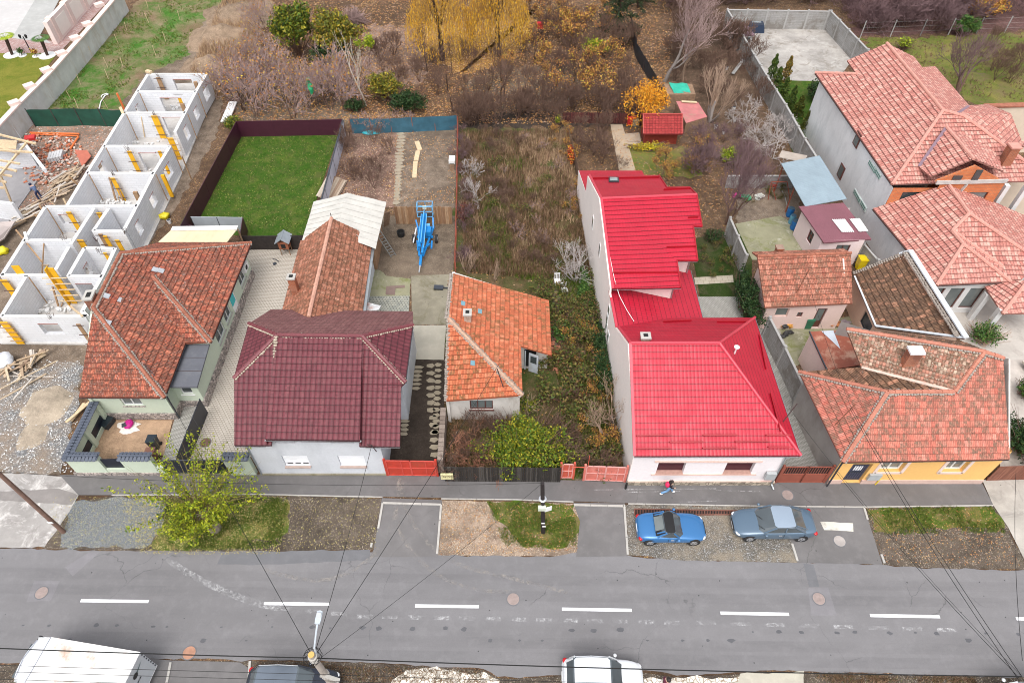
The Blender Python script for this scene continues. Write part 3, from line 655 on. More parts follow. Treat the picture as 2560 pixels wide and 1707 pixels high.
M_gut = metalmat('zinc_gutter', (.45,.48,.5)); M_gutb = metalmat('dark_gutter', (.10,.11,.13))
M_wood = plain('weathered_wood', (.30,.19,.12), .85, .4, 5)
M_pale = plain('fresh_lumber', (.66,.50,.32), .8, .25, 5)
M_glass = glassy('dark_window_glass', (.05,.06,.065)); M_glass2 = glassy('grey_window_glass', (.14,.16,.16), .15)
M_wframe = plain('white_window_frame', (.8,.8,.8), .4, .05)
M_mort = plain('lime_mortar', (.36,.31,.27), .95, .35, 6, bump=.6)
M_ridgeO = plain('old_ridge_tile', (.36,.13,.08), .85, .4, 3)
TO1 = [(.40,.105,.06),(.48,.145,.085),(.34,.085,.05),(.55,.20,.12),(.44,.125,.075),(.27,.07,.05)]
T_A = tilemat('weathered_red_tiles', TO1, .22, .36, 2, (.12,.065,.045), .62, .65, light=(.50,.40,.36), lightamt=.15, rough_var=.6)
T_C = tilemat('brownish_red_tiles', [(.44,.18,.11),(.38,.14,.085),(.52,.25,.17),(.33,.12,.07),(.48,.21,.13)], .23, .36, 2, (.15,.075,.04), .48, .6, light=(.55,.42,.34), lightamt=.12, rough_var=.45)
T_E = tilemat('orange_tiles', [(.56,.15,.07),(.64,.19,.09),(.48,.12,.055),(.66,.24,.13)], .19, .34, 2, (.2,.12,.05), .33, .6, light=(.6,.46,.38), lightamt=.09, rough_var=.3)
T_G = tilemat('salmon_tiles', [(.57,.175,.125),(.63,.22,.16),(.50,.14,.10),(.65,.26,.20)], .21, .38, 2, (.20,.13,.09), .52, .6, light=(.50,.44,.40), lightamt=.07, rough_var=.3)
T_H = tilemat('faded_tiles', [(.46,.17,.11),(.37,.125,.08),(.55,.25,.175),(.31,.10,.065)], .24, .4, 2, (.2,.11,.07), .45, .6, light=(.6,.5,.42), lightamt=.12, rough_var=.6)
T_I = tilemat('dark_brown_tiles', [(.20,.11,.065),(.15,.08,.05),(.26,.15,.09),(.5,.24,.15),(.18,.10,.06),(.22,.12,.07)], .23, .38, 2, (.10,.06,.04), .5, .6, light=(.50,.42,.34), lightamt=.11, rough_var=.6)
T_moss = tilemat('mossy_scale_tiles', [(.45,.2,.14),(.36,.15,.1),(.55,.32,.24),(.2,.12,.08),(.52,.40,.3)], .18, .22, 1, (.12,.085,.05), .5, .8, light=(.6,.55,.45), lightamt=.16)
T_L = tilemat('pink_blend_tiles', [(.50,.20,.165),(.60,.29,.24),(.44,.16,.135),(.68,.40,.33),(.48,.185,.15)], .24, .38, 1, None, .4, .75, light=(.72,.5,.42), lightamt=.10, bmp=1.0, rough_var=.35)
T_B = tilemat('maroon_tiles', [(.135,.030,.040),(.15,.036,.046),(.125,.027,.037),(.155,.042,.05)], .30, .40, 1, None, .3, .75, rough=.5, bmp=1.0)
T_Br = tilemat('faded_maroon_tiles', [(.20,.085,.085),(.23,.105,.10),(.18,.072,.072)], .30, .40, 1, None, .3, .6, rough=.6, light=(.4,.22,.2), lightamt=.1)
M_ridgeB = plain('maroon_ridge', (.18,.045,.055), .5, .15); M_ridgeL = plain('pink_ridge', (.60,.29,.235), .7, .2, 3)
M_redsh = sheetmat('red_sheet_roof', (.44,.010,.032), .22, .38, True, .38); M_redsh2 = sheetmat('red_sheet_plain', (.37,.006,.022), .24, .38, False, .42)
M_redtrim = plain('red_trim', (.34,.004,.014), .5, .1); M_redtrim2 = plain('red_ridge_trim', (.56,.05,.08), .4, .1)
# ================================================================ buildings
def PX(x, y, X):
    d = ray(x, y); return CAM + d*(X/d.x)
def vslab(mb, pts, t, m=0):
    """thin upright wall slab from an upright polygon (list of 3D points in one vertical plane)"""
    pts = [Vector(p) for p in pts]; d = None
    for p in pts[1:]:
        q = Vector((p.x-pts[0].x, p.y-pts[0].y, 0))
        if q.length > .5: d = q.normalized(); break
    n = Vector((d.y, -d.x, 0))*t/2; k = len(pts)
    mb.raw([p+n for p in pts]+[p-n for p in pts], [tuple(range(k)), tuple(range(2*k-1, k-1, -1))]+[(i, k+i, k+(i+1) % k, (i+1) % k) for i in range(k)], m)
M_green = plain('pale_green_plaster', (.57,.64,.52), .85, .06, .8); M_plinth = m_crazy('crazy_stone_plinth', (.42,.36,.33), (.10,.09,.09), 3.4)
M_grayp = plain('grey_white_plaster', (.60,.62,.66), .85, .10, .6, stain=(.48,.50,.54)); M_pink = plain('pale_pink_plaster', (.87,.79,.75), .85, .05, .5)
M_pinkw = plain('white_pink_plaster', (.82,.76,.77), .85, .05, .5); M_pinktrim = plain('pink_trim', (.68,.48,.42), .8, .08)
M_peach = plain('peach_plaster', (.75,.52,.40), .85, .1, .7, stain=(.6,.42,.33)); M_orange = plain('orange_plaster', (.85,.50,.17), .85, .05, .6)
M_derel = plain('flaking_plaster', (.66,.62,.58), .9, .15, 1.2, stain=(.35,.30,.26)); M_rend = plain('grey_cement_render', (.76,.76,.77), .9, .12, .5, stain=(.56,.57,.58))
M_flat = plain('bitumen_flat_roof', (.115,.12,.14), .8, .12, 1.0, stain=(.15,.155,.17)); M_beige = plain('beige_plaster', (.72,.60,.48), .85, .06)
M_fascia = plain('dark_fascia', (.07,.045,.045), .6, .2); M_brown = plain('brown_window_frame', (.14,.045,.035), .5, .2)
M_brick = m_brick('orange_hollow_brick', (.56,.165,.065), (.64,.22,.09), (.34,.2,.13), .3, .14)
M_chim = m_brick('chimney_brick', (.38,.11,.05), (.46,.16,.08), (.33,.25,.2), .22, .09, .9, (.16,.07,.05), .012)
M_shut = plain('roller_shutter', (.80,.81,.84), .5, .04, 1)
# ---------------------------------------------------------------- green house on the left
def green_house():
    h = thing('house', 'pale green house with weathered red tile roof and stone plinth, left of the maroon roof', 'house', (-24, 33, 0))
    hipF, rR = P(233,770,6), P(302,633,6); el, er, v1 = P(198,992,3.1), P(411,993,3.1), P(463,858,3.1); W = P(381,690,5.05); e2, e3 = P(527,855,3.1), P(628,607,3.1)
    rb = Vector((-27.5, 40.6, 3.1)); T = Vector((-27.35, 25.9, 3.1))
    mb = MB()
    roofplane(mb, [el, er, hipF]); roofplane(mb, [hipF, er, v1, W, rR]); roofplane(mb, [W, v1, e2]); roofplane(mb, [rR, W, e2, e3]); roofplane(mb, [rR, e3, rb])
    rf = mb.build('roof', T_A, h)
    ridges(rf, ((hipF, er), (W, e2), (rR, e3), (hipF, rR)), M_ridgeO, .13, .38, M_mort)
    w = MB(); x0, x1, x2 = -27.2, -22.45, -20.8; yf, ya, yr = 26.3, 27.35, 40.2
    wf = [(1.75, 3.05, 1.45, 2.75)]
    wallface(w, (x0, yf), (x1, yf), .0, 3.1, wf); wallface(w, (x1, yf), (x1, 27.35), 0, 3.1)
    wa = [(.45, 1.2, 1.3, 2.1)]
    wallface(w, (x1, ya), (x2, ya), 0, 2.62, wa)
    yb = 30.6; sw = [(1.15, 2.65, 1.2, 2.6), (3.15, 4.35, 1.2, 2.6), (4.75, 5.7, .15, 2.4), (7.05, 8.35, 1.1, 2.6)]
    wallface(w, (x2, ya), (x2, yb), 0, 2.62); wallface(w, (x2, yb), (x2, yr), 0, 3.1, sw); wallface(w, (x2, yr), (x0, yr), 0, 3.1)
    vslab(w, [(-27.3, 26.2, 0), (-27.3, 40.3, 0), (-27.3, 40.3, 3.0), (-27.3, 36.1, 5.9), (-27.3, 30.8, 5.9), (-27.3, 26.2, 3.1)], .2)
    w.wall((x2+.01, 30.6), (x1, 30.6), .1, 2.7, 3.15)
    w.build('wall', M_green, h)
    p = MB()
    p.wall((x0-.05, yf-.04), (x1+.05, yf-.04), .09, 0, .62); p.wall((x1+.045, yf), (x1+.045, ya-.1), .09, 0, .62); p.wall((x1, ya-.045), (x2, ya-.045), .09, 0, .55); p.wall((x2+.05, ya-.09), (x2+.05, yr), .1, 0, .75)
    p.build('plinth', M_plinth, h)
    window(h, (x0, yf), (x1, yf), 0, wf[0], frame=M_wframe, pane=M_glass2, sill=M_plinth, fw=.08)
    window(h, (x1, ya), (x2, ya), 0, wa[0], frame=M_wframe, pane=M_glass, bars=0, sill=M_wframe)
    for o in sw[:2]+sw[3:]: window(h, (x2, yb), (x2, yr), 0, o, frame=M_wframe, pane=M_glass, sill=M_kerb, bars=1)
    d = MB(); d.box((x2-.03, ya+8.47, 1.28), (.06, .9, 2.2)); dr = d.build('door', M_wframe, h)
    d = MB(); d.box((x2+.005, ya+8.4, 1.75), (.02, .75, .8)); d.build('teal_panel', plain('teal_paint', (.0,.48,.52), .4, .05), dr)
    f = MB(); A, B, C_, D = P(463,861,2.7), P(524,861,2.7), P(493,968,2.7), P(425,968,2.7); f.prism([(A.x, A.y), (B.x, B.y), (C_.x, C_.y), (D.x, D.y)], 2.62, 2.74)
    fr = f.build('flat_roof', M_flat, h)
    f = MB(); 
    for s in (.33, .64): f.bar(up(A.lerp(D, s), .05), up(B.lerp(C_, s), .05), .03, .012)
    f.build('felt_seam', M_fascia, fr)
    gutterpart(h, up(er, 0), up(v1, 0), M_gutb, [er+Vector((.05,.1,-.1)), Vector((x1+.12, yf+.05, 2.6)), Vector((x1+.12, yf-.02, .1))]); gutterpart(h, e2, e3, M_gutb); gutterpart(h, el, er, M_gutb)
    chimney(h, P(231,752,5.9), .5, .8, .45, M_chim, rz=.1)
    for x, y in ((268,742),(302,752),(271,809),(389,676),(404,679)):
        c0 = PP(x, y, hipF, er, rR) if x < 330 else PP(x, y, rR, e2, e3); s = MB(); s.obox(up(c0, .09), Vector((.17, 0, -.08)), Vector((0, .2, 0)), Vector((.01, 0, .025))); s.build('roof_hatch', plain('tin_hatch', (.55,.57,.6), .4, .2, 3, .4), rf)
    a = MB(); a.box((x2+.2, 38.9, 2.15), (.32, .85, .6)); ac = a.build('air_conditioner', M_wframe, h)
    a = MB(); a.tube([(x2+.365, 38.85, 2.15), (x2+.375, 38.85, 2.15)], .2, 14); a.build('fan', M_black, ac)
    ant = P(403,963,3.3); a = MB(); a.tube([PP(358,908, hipF, er, rR), ant+Vector((0,0,1.0))], .03, 5); a.build('service_mast', M_fascia, h)
green_house()
# ---------------------------------------------------------------- maroon roofed house
def maroon_house():
    h = thing('house', 'maroon tile roofed house with grey white front wall beside the bright red gate', 'house', (-12, 27, 0))
    rl, rr = P(693.5,838,7.7), P(906,841,7.7); fl, fr_ = P(586,1113,4.0), P(1000,1115.5,4.0); k = Vector(fl)
    pl = (rl, rr, fl)
    hl, hr = PP(586,946,*pl), PP(1014,959,rl,rr,fr_); hl.z = hr.z = 6.25
    cl, cr_ = P(663,1098,4.62), P(900,1101,4.62)
    bl_, br_ = P(623,809,6.25), P(1032,813,6.25); el, er = P(677,775,3.8), P(1032,780,3.8)
    mb = MB()
    sl, sr = P(664,1113,4.0), P(913.5,1115.5,4.0)
    vl, vr = P(586,950,6.1), P(1003,970,6.0)
    vl = PP(588,948,*pl); vr = PP(1003,966,rl,rr,fr_)
    roofplane(mb, [rl, hl, fl, sl+Vector((.35,0,0)), rl+Vector((.2,0,0))], .40, .045)
    roofplane(mb, [rr, rr-Vector((.2,0,0)), sr-Vector((.35,0,0)), fr_, vr, hr], .40, .045)
    roofplane(mb, [rl, hl, bl_], .40, .045); roofplane(mb, [rr, hr, br_], .40, .045)
    up1 = Vector((0, 0, .10)); roofplane(mb, [rl+up1, cl, cr_, rr+up1], .40, .045, thick=.22)
    for a, b, c in ((rl+up1, cl, fl), (rr+up1, cr_, fr_)):     # cheeks of the raised field
        lo = Vector((b.x, b.y, 3.95)); mb.face([a, b, lo, a-Vector((0,0,.3))])
    rf = mb.build('roof', T_B, h)
    q = MB(); roofplane(q, [rl, rr, br_, er, el, bl_], .40, .045); q.build('rear_roof_slope', T_Br, h)
    ridges(rf, ((rl, hl), (rr, hr), (rl, bl_), (rr, br_), (rl, rr)), M_ridgeB, .14, .42, plain('cream_mortar', (.46,.39,.31), .95, .3, 6), .10)
    q = MB(); mortar(q, rl+Vector((-.05,-.1,.12)), rl.lerp(cl, .22), .04)
    q.build('mortar', plain('cream_mortar', (.62,.56,.45), .95, .25, 6), rf, True)
    x0, x1, yf, yr = -15.85, -7.85, 22.0, 32.2
    ops = [(1.85, 3.4, 1.1, 2.25), (5.25, 6.85, 1.1, 2.25), (1.85, 3.1, 3.62, 3.86), (5.2, 6.5, 3.62, 3.86)]
    w = MB(); wallface(w, (x0, yf), (x0+1.7, yf), 0, 4.15); wallface(w, (x0+1.7, yf), (-8.95, yf), 0, 4.55, [(a-1.7, b-1.7, c, d) for a, b, c, d in ops], .2); wallface(w, (-8.95, yf), (x1, yf), 0, 4.15); wallface(w, (x1, yf), (x1, yf+4.2), 0, 4.0); wallface(w, (x1, yf+4.2), (-6.95, yf+4.2), 0, 4.0)
    wallface(w, (-6.95, yf+4.2), (-6.95, yr), 0, 3.8); wallface(w, (-6.95, yr), (x0, yr), 0, 3.8); wallface(w, (x0, yr), (x0, yf), 0, 4.0)
    for X in (x0+.05, -7.0): vslab(w, [(X, 22.1, 3.9), (X, 32.1, 3.75), (X, 29.0, 6.2), (X, 25.0, 6.2)], .1)
    w.build('wall', M_grayp, h)
    p = MB(); p.wall((x0, yf-.05), (x1, yf-.05), .1, .0, .18); p.build('plinth', M_conc, h)
    for i, o in enumerate(ops[:2]):
        a = MB(); s0, s1, h0, h1 = o; cx = x0+(s0+s1)/2
        a.box((cx, yf+.10, (h0+h1)/2), (s1-s0-.02, .04, h1-h0-.02)); 
        for k in range(8): a.box((cx, yf+.07, h0+.08+k*.14), (s1-s0-.04, .02, .10))
        sh = a.build('roller_shutter', M_shut, h)
        if i == 0:
            g = MB()
            for k in range(3): g.box((cx-.45+k*.48, yf+.055, h0+.22), (.33, .02, .10))
            g.build('glass_slot', M_glass, sh)
        g = MB(); g.box((cx, yf-.01, h0-.03), (s1-s0+.05, .3, .05)); g.build('sill', plain('brown_sill', (.42,.32,.28), .8, .2), sh)
    for o in ops[2:]:
        g = MB(); g.box((x0+(o[0]+o[1])/2, yf+.16, (o[2]+o[3])/2), (o[1]-o[0], .02, .22)); g.build('attic_vent', M_brown, h)
    gutterpart(h, cl-Vector((.05,0,0)), cr_+Vector((.05,0,0)), M_gut); gutterpart(h, fl, sl, M_gut, [fl+Vector((.3,.1,-.1)), Vector((x0+.1, yf-.06, 3.4)), Vector((x0+.1, yf-.06, .1))]); gutterpart(h, sr, fr_, M_gut)
    gutterpart(h, hr, br_, M_gut); gutterpart(h, hl, bl_, M_gut)
    a = MB(); a.tube([Vector((-8.9, 21.9, 3.8)), P(929,1113,4.3), P(941,1128,3.6)], .03, 5); a.build('service_bracket', M_fascia, h)
maroon_house()
# ---------------------------------------------------------------- tiled wing and sheeted barn behind it
def tiled_wing():
    h = thing('outbuilding', 'long low outbuilding with weathered red tile gable roof and brick chimney, behind the maroon house', 'outbuilding', (-13.6, 37, 0))
    a, b = P(829,546,5.2), P(772,792,5.2); lr, lf = P(752,603,3), P(704,785,3); rr, rf_ = P(932,594,3), P(905,785,3)
    mb = MB(); roofplane(mb, [a, lr, lf, b]); roofplane(mb, [a, b, rf_, rr]); rf = mb.build('roof', T_C, h)
    q = MB(); ridge(q, a, b, .15); q.build('ridge_tiles', plain('pale_ridge', (.56,.30,.22), .8, .3, 3), rf)
    w = MB(); x0, x1, y0, y1 = -16.1, -11.15, 32.4, 40.8; boxwalls(w, [(x0, y0), (x1, y0), (x1, y1), (x0, y1)], 0, 2.95)
    vslab(w, [(x0, y1, 2.9), (x1, y1, 2.9), (-13.6, y1, 5.05)], .15); vslab(w, [(x0, y0, 2.9), (x1, y0, 2.9), (-13.6, y0, 5.05)], .15); w.build('wall', M_grayp, h)
    g = MB(); g.bar(rr+Vector((.12,0,-.1)), rf_+Vector((.12,0,-.1)), .2, .12); g.build('gutter', M_gut, h)
    chimney(h, P(741,732,3.7), .48, .48, 1.5, M_chim, z0=3)
    t = MB(); A, B, C_, D = P(909,750,2.6), P(953,768,2.3), P(948,778,2.3), P(905,776,2.6); t.prism([(A.x,A.y),(B.x,B.y),(C_.x,C_.y),(D.x,D.y)], 2.4, 2.46); t.build('rusty_canopy', plain('rusty_sheet', (.55,.56,.57), .6, .2, 2, stain=(.35,.10,.04)), h)
    m = MB(); m.tube([a, up(a, .5)], .03, 5); m.build('finial', M_fascia, rf)
tiled_wing()
def barn():
    h = thing('barn', 'barn roofed with wrinkled off-white sheeting behind the tiled outbuilding', 'barn', (-13.3, 43, 0))
    ap, l, r_ = P(868,483,4.3), P(784,505,3.4), P(966,505,3.4); lf, rf_ = P(755,600,3.3), P(939,622,3.3); f = Vector((ap.x-.1, 40.2, 4.28))
    m = plain('offwhite_roof_sheeting', (.56,.54,.50), .85, .14, .8, stain=(.43,.42,.39))
    mb = MB(); 
    for A, B, C_, D in ((ap, l, lf, f), (ap, f, rf_, r_)):
        N = 10; Mx = 10; vs = []
        for i in range(N+1):
            for j in range(Mx+1):
                p = A.lerp(B, i/N).lerp(D.lerp(C_, i/N), j/Mx) if A is ap and D is f else A.lerp(D, i/N).lerp(B.lerp(C_, i/N), j/Mx)
                p = p+Vector((0, 0, .06*noise.noise(p*1.1)+.03*noise.noise(p*3))); vs.append(p)
        mb.raw(vs, [(i*(Mx+1)+j, i*(Mx+1)+j+1, (i+1)*(Mx+1)+j+1, (i+1)*(Mx+1)+j) for i in range(N) for j in range(Mx)])
    rf = mb.build('roof', m, h, True)
    bt = MB()
    for i in range(1, 8):
        A = ap.lerp(f, i/8); 
        for q, q2 in ((l, lf), (r_, rf_)): bt.bar(up(A, .05), up(q.lerp(q2, i/8), .05), .03, .02)
    bt.build('roof_batten', m, rf)
    w = MB(); x0, x1 = -16.0, -10.95; wl = plain('barn_boards', (.36,.21,.12), .9, .35, 4)
    boxwalls(w, [(x0, 40.9), (x1, 40.9), (x1, 45.0), (x0, 45.0)], 0, 3.3); vslab(w, [(x0, 45, 3.2), (x1, 45, 3.2), (-13.3, 45, 4.15)], .1); w.build('wall', wl, h)
    d = MB(); A = P(958,506,3.3); d.bar(P(969,530,2.6), P(966,565,0.6), .5, .05); d.build('door', M_wood, h)
barn()
# ---------------------------------------------------------------- derelict orange roofed house
def orange_house():
    h = thing('house', 'derelict low house with bright orange tile roof beside the stepping stone drive', 'house', (-1.5, 30, 0))
    rr, rf_ = P(1133,684,4.8), P(1121,796,4.8); fl, fr_ = P(1116,1002,3.1), P(1306,988,3.1); v = P(1302,866,3.1); w1, w2 = P(1379,888,2.4), P(1372,751,2.4)
    mb = MB(); roofplane(mb, [rf_, fl, fr_], .34); v2 = Vector((v.x, v.y, 3.12)); roofplane(mb, [rf_, fr_, v2, w1, w2, rr], .34); rf = mb.build('roof', T_E, h)
    q = MB(); ridge(q, rf_, fr_, .13); q.build('ridge_tiles', plain('mossy_ridge', (.5,.33,.24), .9, .4, 4), rf)
    q = MB(); mortar(q, rf_, fr_, .14); mortar(q, Vector((rr.x-.1, rr.y, 4.8)), Vector((rf_.x-.1, rf_.y, 4.8)), .08); mortar(q, Vector((fl.x-.05, fl.y, 3.1)), rf_, .05); q.build('mortar', M_mort, rf, True)
    x0, x1, yf = -4.1, .5, 26.2
    ops = [(1.35, 2.85, 1.15, 2.15)]; w = MB(); wallface(w, (x0, yf), (x1, yf), 0, 3.0, ops); wallface(w, (x1, yf), (x1, 30.3), 0, 3.0)
    op2 = [(.35, 1.2, .1, 2.1)]; wallface(w, (x1, 30.6), (2.5, 30.6), 0, 2.5, op2); wallface(w, (2.5, 30.6), (2.5, 34.8), 0, 2.4); wallface(w, (2.5, 34.8), (x0, 35.5), 0, 2.4)
    vslab(w, [(x0-.05, 26, 0), (x0-.05, 35.6, 0), (x0-.05, 35.6, 4.7), (x0-.05, 31, 4.7), (x0-.05, 26, 3.1)], .2); vslab(w, [(x0, 35.5, 2.4), (2.5, 34.9, 2.4), (x0, 35.5, 4.7)], .1); w.build('wall', M_derel, h)
    window(h, (x0, yf), (x1, yf), 0, ops[0], frame=M_brown, pane=M_glass2, sill=M_brown, bars=2)
    d = MB(); a = Vector((x1+.35, 30.5, 0)); d.box((x1+.42, 30.45, 1.1), (.08, .05, 2.0)); d.box((x1+1.0, 30.2, 1.05), (.7, .05, 1.95), -.4); do = d.build('door', plain('pale_blue_door', (.55,.60,.66), .6, .2, 3, stain=(.4,.38,.36)), h)
    d = MB(); d.box((x1+.99, 30.165, 1.45), (.45, .02, .7), -.4); d.build('pane', M_glass, do)
    d = MB(); d.box((x1+.8, 30.75, 1.1), (.9, .05, 2.0)); d.build('doorway', M_black, h)
    chimney(h, P(1170,802,4.25), .46, .5, .75, plain('plastered_chimney', (.46,.36,.29), .95, .4, 4, stain=(.2,.09,.06)))
    for x, y in ((1158,760),(1200,780),(1182,909)):
        c0 = PP(x, y, rr, rf_, w2) if y < 900 else PP(x, y, fl, fr_, rf_); s = MB(); s.obox(up(c0, .08), (.14, 0, -.04), (0, .17, .03), (0, 0, .012)); s.build('glass_tile', plain('glass_tile', (.16,.30,.36), .3, .2), rf)
    m = MB(); a = PP(1258,967, fl, fr_, rf_); m.tube([a, up(a, 1.7)+Vector((-.35,.1,0))], .035, 6); m.build('service_mast', M_fascia, h)
    k = MB()
    for i in range(60):
        y = 30.0+random.random()*5; k.blob((2.6+random.random()*.9, y, .1+random.random()*.2), (.15, .12, .08), i, .4, 5, 3)
    tag(k.build('rubble', plain('fallen_tiles', (.5,.2,.12), .9, .5, 4)), 'heap of fallen orange tiles along the derelict house wall', 'rubble heap')
orange_house()
# ---------------------------------------------------------------- pink house with red sheet roofs
def red_house():
    h = thing('house', 'long pale pink house with several bright red sheet metal roofs', 'house', (10, 34, 0))
    E_ = 3.7; fl, fr_ = P(1586,1140,E_), P(2002,1138.5,E_); rl, rr = P(1576,858,7.2), P(1798,858,7.2); bl_ = P(1545,817,4.9); b2 = P(1669,795,E_+.05); br_ = P(1887,794,E_)
    mb = MB(); roofplane(mb, [rl, fl, fr_, rr], .38, .03); roofplane(mb, [rr, fr_, br_], .42, .01); roofplane(mb, [rl, rr, br_, b2, bl_], .42, .01); mb.build('front_roof', M_redsh, h)
    R1, R2 = P(1503.5,497,7.45), P(1742,487,7.45); e1, e2 = P(1532,722,5.5), P(1702,719,5.5); pl = (R1, R2, e1)
    mb = MB(); 
    c1, c2, c3, c4, c5 = PP(1755,567,*pl), PP(1733,566,*pl), PP(1744,652,*pl), PP(1692,651,*pl), e2
    [roofplane(mb, q_, .38, .03, org=e1) for q_ in ([R1, e1, c5, c4], [R1, c4, c3, c2], [R1, c2, c1, R2])]
    g1, g2 = P(1473,438,5.3), P(1647,438,5.3); pl2 = (R1, g1, g2); s1, s2, s3 = PP(1668,470,*pl2), PP(1724,469,*pl2), R2
    q = MB(); roofplane(q, [R1, s1, g2, g1], .38, .006); roofplane(q, [R1, R2, s2, s1], .38, .006)
    mr = mb.build('middle_roof', M_redsh, h); q.build('rear_slope', M_redsh2, mr)
    q = MB(); A, B, C_, D = Vector((6.85, 30.1, 4.9)), Vector((13.35, 32.2, 3.05)), Vector((13.35, 37.6, 3.0)), Vector((6.55, 37.6, 4.9)); roofplane(q, [A, B, C_, D], .45, .012); q.build('low_roof', M_redsh, h)
    q = MB(); a, b = P(1447,427,2.4), P(1605,427,2.4); roofplane(q, [a, b, Vector((11.6, 46.4, 3.7)), Vector((6.1, 46.4, 3.7))], .4, .008); q.build('back_roof', M_redsh2, h)
    for e in ((rl, rr), (rr, fr_), (rr, br_), (R1, R2)): t = MB(); t.tube([up(e[0], .03), up(e[1], .03)], .10, 8); t.build('ridge_cap', M_redtrim2, h)
    for e in ((rl, fl), (rl, bl_), (R1, e1), (R1, g1), (A, D)): t = MB(); t.bar(up(e[0], .04), up(e[1], .04), .16, .10); t.build('verge_trim', M_redtrim2, h)
    t = MB()
    for e in ((e2, c4), (c4, c3), (c3, c2), (c2, c1), (c1, R2), (R2, s2), (s2, s1), (s1, g2)): t.bar(up(e[0], .02), up(e[1], .02), .08, .10)
    t.build('verge_trim', M_redtrim, h)
    for (x0, y0, x1, y1) in ((1591,1089,1676,1087),(1672,1105,1757,1104),(1589,1121,1675,1120),(1756,1088,1841,1087),(1755,1120,1841,1118),(1836,1104,1921,1103),(1913,1088,1975,1087),(1918,1117,1972,1117)):
        s = MB(); a, b = PP(x0, y0, rl, rr, fl), PP(x1, y1, rl, rr, fl); n_ = Vector((0, -.5, .85)); s.bar(a+n_*.11, b+n_*.11, .06, .22, upv=n_); s.build('snow_guard', M_redtrim, h)
    for (x0, y0, x1, y1, p_) in ((1532,684,1695,683,pl),(1666,620,1739,618,pl),(1720,546,1745,545,pl),(1482,448,1648,445,pl2),(1659,476,1725,473,pl2)):
        s = MB(); a, b = PP(x0, y0, *p_), PP(x1, y1, *p_); s.bar(up(a, .09), up(b, .09), .05, .14); s.build('snow_guard', M_redtrim, h)
    for (x0, y0, x1, y1, p_) in ((1897,838,1914,924,(rr, fr_, br_)),(1925,985,1950,1080,(rr, fr_, br_)),(1658,806,1728,803,(rr, bl_, br_)),(1792,806,1868,806,(rr, bl_, br_))):
        s = MB(); a, b = PP(x0, y0, *p_), PP(x1, y1, *p_); s.bar(up(a, .09), up(b, .09), .05, .14); s.build('snow_guard', M_redtrim, h)
    # walls
    w = MB(); xl = lambda Y: 7.22-.0433*(Y-21.35)
    ops = [(1.55, 3.2, 1.25, 2.6), (5.65, 7.35, 1.25, 2.6)]
    wallface(w, (7.22, 21.35), (16.25, 21.35), 0, 3.65, ops, .35); wallface(w, (16.25, 21.35), (16.25, 31.9), 0, 3.65); wallface(w, (16.25, 31.9), (13.2, 31.9), 0, 3.65)
    w.build('wall', M_pinkw, h)
    w = MB(); Ys = [(21.35, 3.7), (26.75, 7.1), (30.1, 4.9), (33.1, 5.0), (33.2, 5.45), (40.5, 7.4), (46.2, 5.3), (46.25, 3.7), (51.1, 2.4)]
    pts = [(xl(51.1), 51.1, 0), (xl(21.35), 21.35, 0)]+[(xl(y), y, z) for y, z in Ys]
    vslab(w, [Vector(p) for p in pts], .12)
    wallface(w, (6.8, 34.0), (11.2, 34.0), 3, 5.5); wallface(w, (11.2, 34.0), (11.2, 37.2), 2.5, 5.6); wallface(w, (11.2, 37.2), (12.9, 37.2), 0, 6.2); wallface(w, (12.9, 37.2), (12.9, 40.6), 0, 6.3); wallface(w, (12.9, 40.6), (12.4, 40.6), 0, 7.3); wallface(w, (12.9,40.6),(12.9, 43.4), 0, 6.2); wallface(w, (12.9, 43.4), (11.2, 43.4), 0, 6.0)
    wallface(w, (11.2, 43.4), (11.2, 46.2), 0, 5.4); wallface(w, (11.2, 46.2), (6.2, 46.2), 0, 5.2); wallface(w, (13.2, 31.9), (13.2, 37.2), 0, 2.95); wallface(w, (11.2, 46.3), (11.2, 51), 0, 2.4); wallface(w, (11.2, 51), (6, 51), 0, 2.4)
    sw = w.build('side_wall', M_pink, h)
    p = MB(); p.wall((7.15, 21.29), (16.3, 21.29), .12, .0, .38); p.build('stone_plinth', m_crazy('tan_plinth', (.42,.36,.28), (.16,.13,.1), 2.4), h)
    p = MB(); p.wall((7.2, 21.31), (16.27, 21.31), .1, .39, .46)
    for z in (1.17, 2.66): p.wall((8.5, 21.31), (14.9, 21.31), .1, z, z+.09)
    p.build('trim_band', M_pinktrim, h)
    for o in ops:
        s0, s1, h0, h1 = o; q = MB(); q.box((7.22+(s0+s1)/2, 21.62, (h0+h1)/2), (s1-s0, .05, h1-h0)); 
        for k in range(9): q.box((7.22+(s0+s1)/2, 21.59, h0+.1+k*.14), (s1-s0-.04, .02, .11))
        so = q.build('window_shutter', plain('dark_red_shutter', (.07,.014,.022), .4, .2), h)
        q = MB(); q.box((7.22+(s0+s1)/2, 21.46, h0+.025), (s1-s0+.04, .34, .04)); q.build('sill', plain('pink_marble_sill', (.50,.30,.25), .4, .2, 6), so)
    for x, y in ((1493,556),(1505,625),(1516,797),(1520,775),(1514,815),(1517,840)):
        c = PX(x, y, 6.6); Y = c.y; q = MB(); q.box((xl(Y)-.06, Y, c.z), (.08, .55, 1.1 if y < 700 else .8)); f = q.build('window', M_wframe, h); q = MB(); q.box((xl(Y)-.105, Y, c.z), (.015, .4, .9 if y < 700 else .6)); q.build('pane', M_glass2, f)
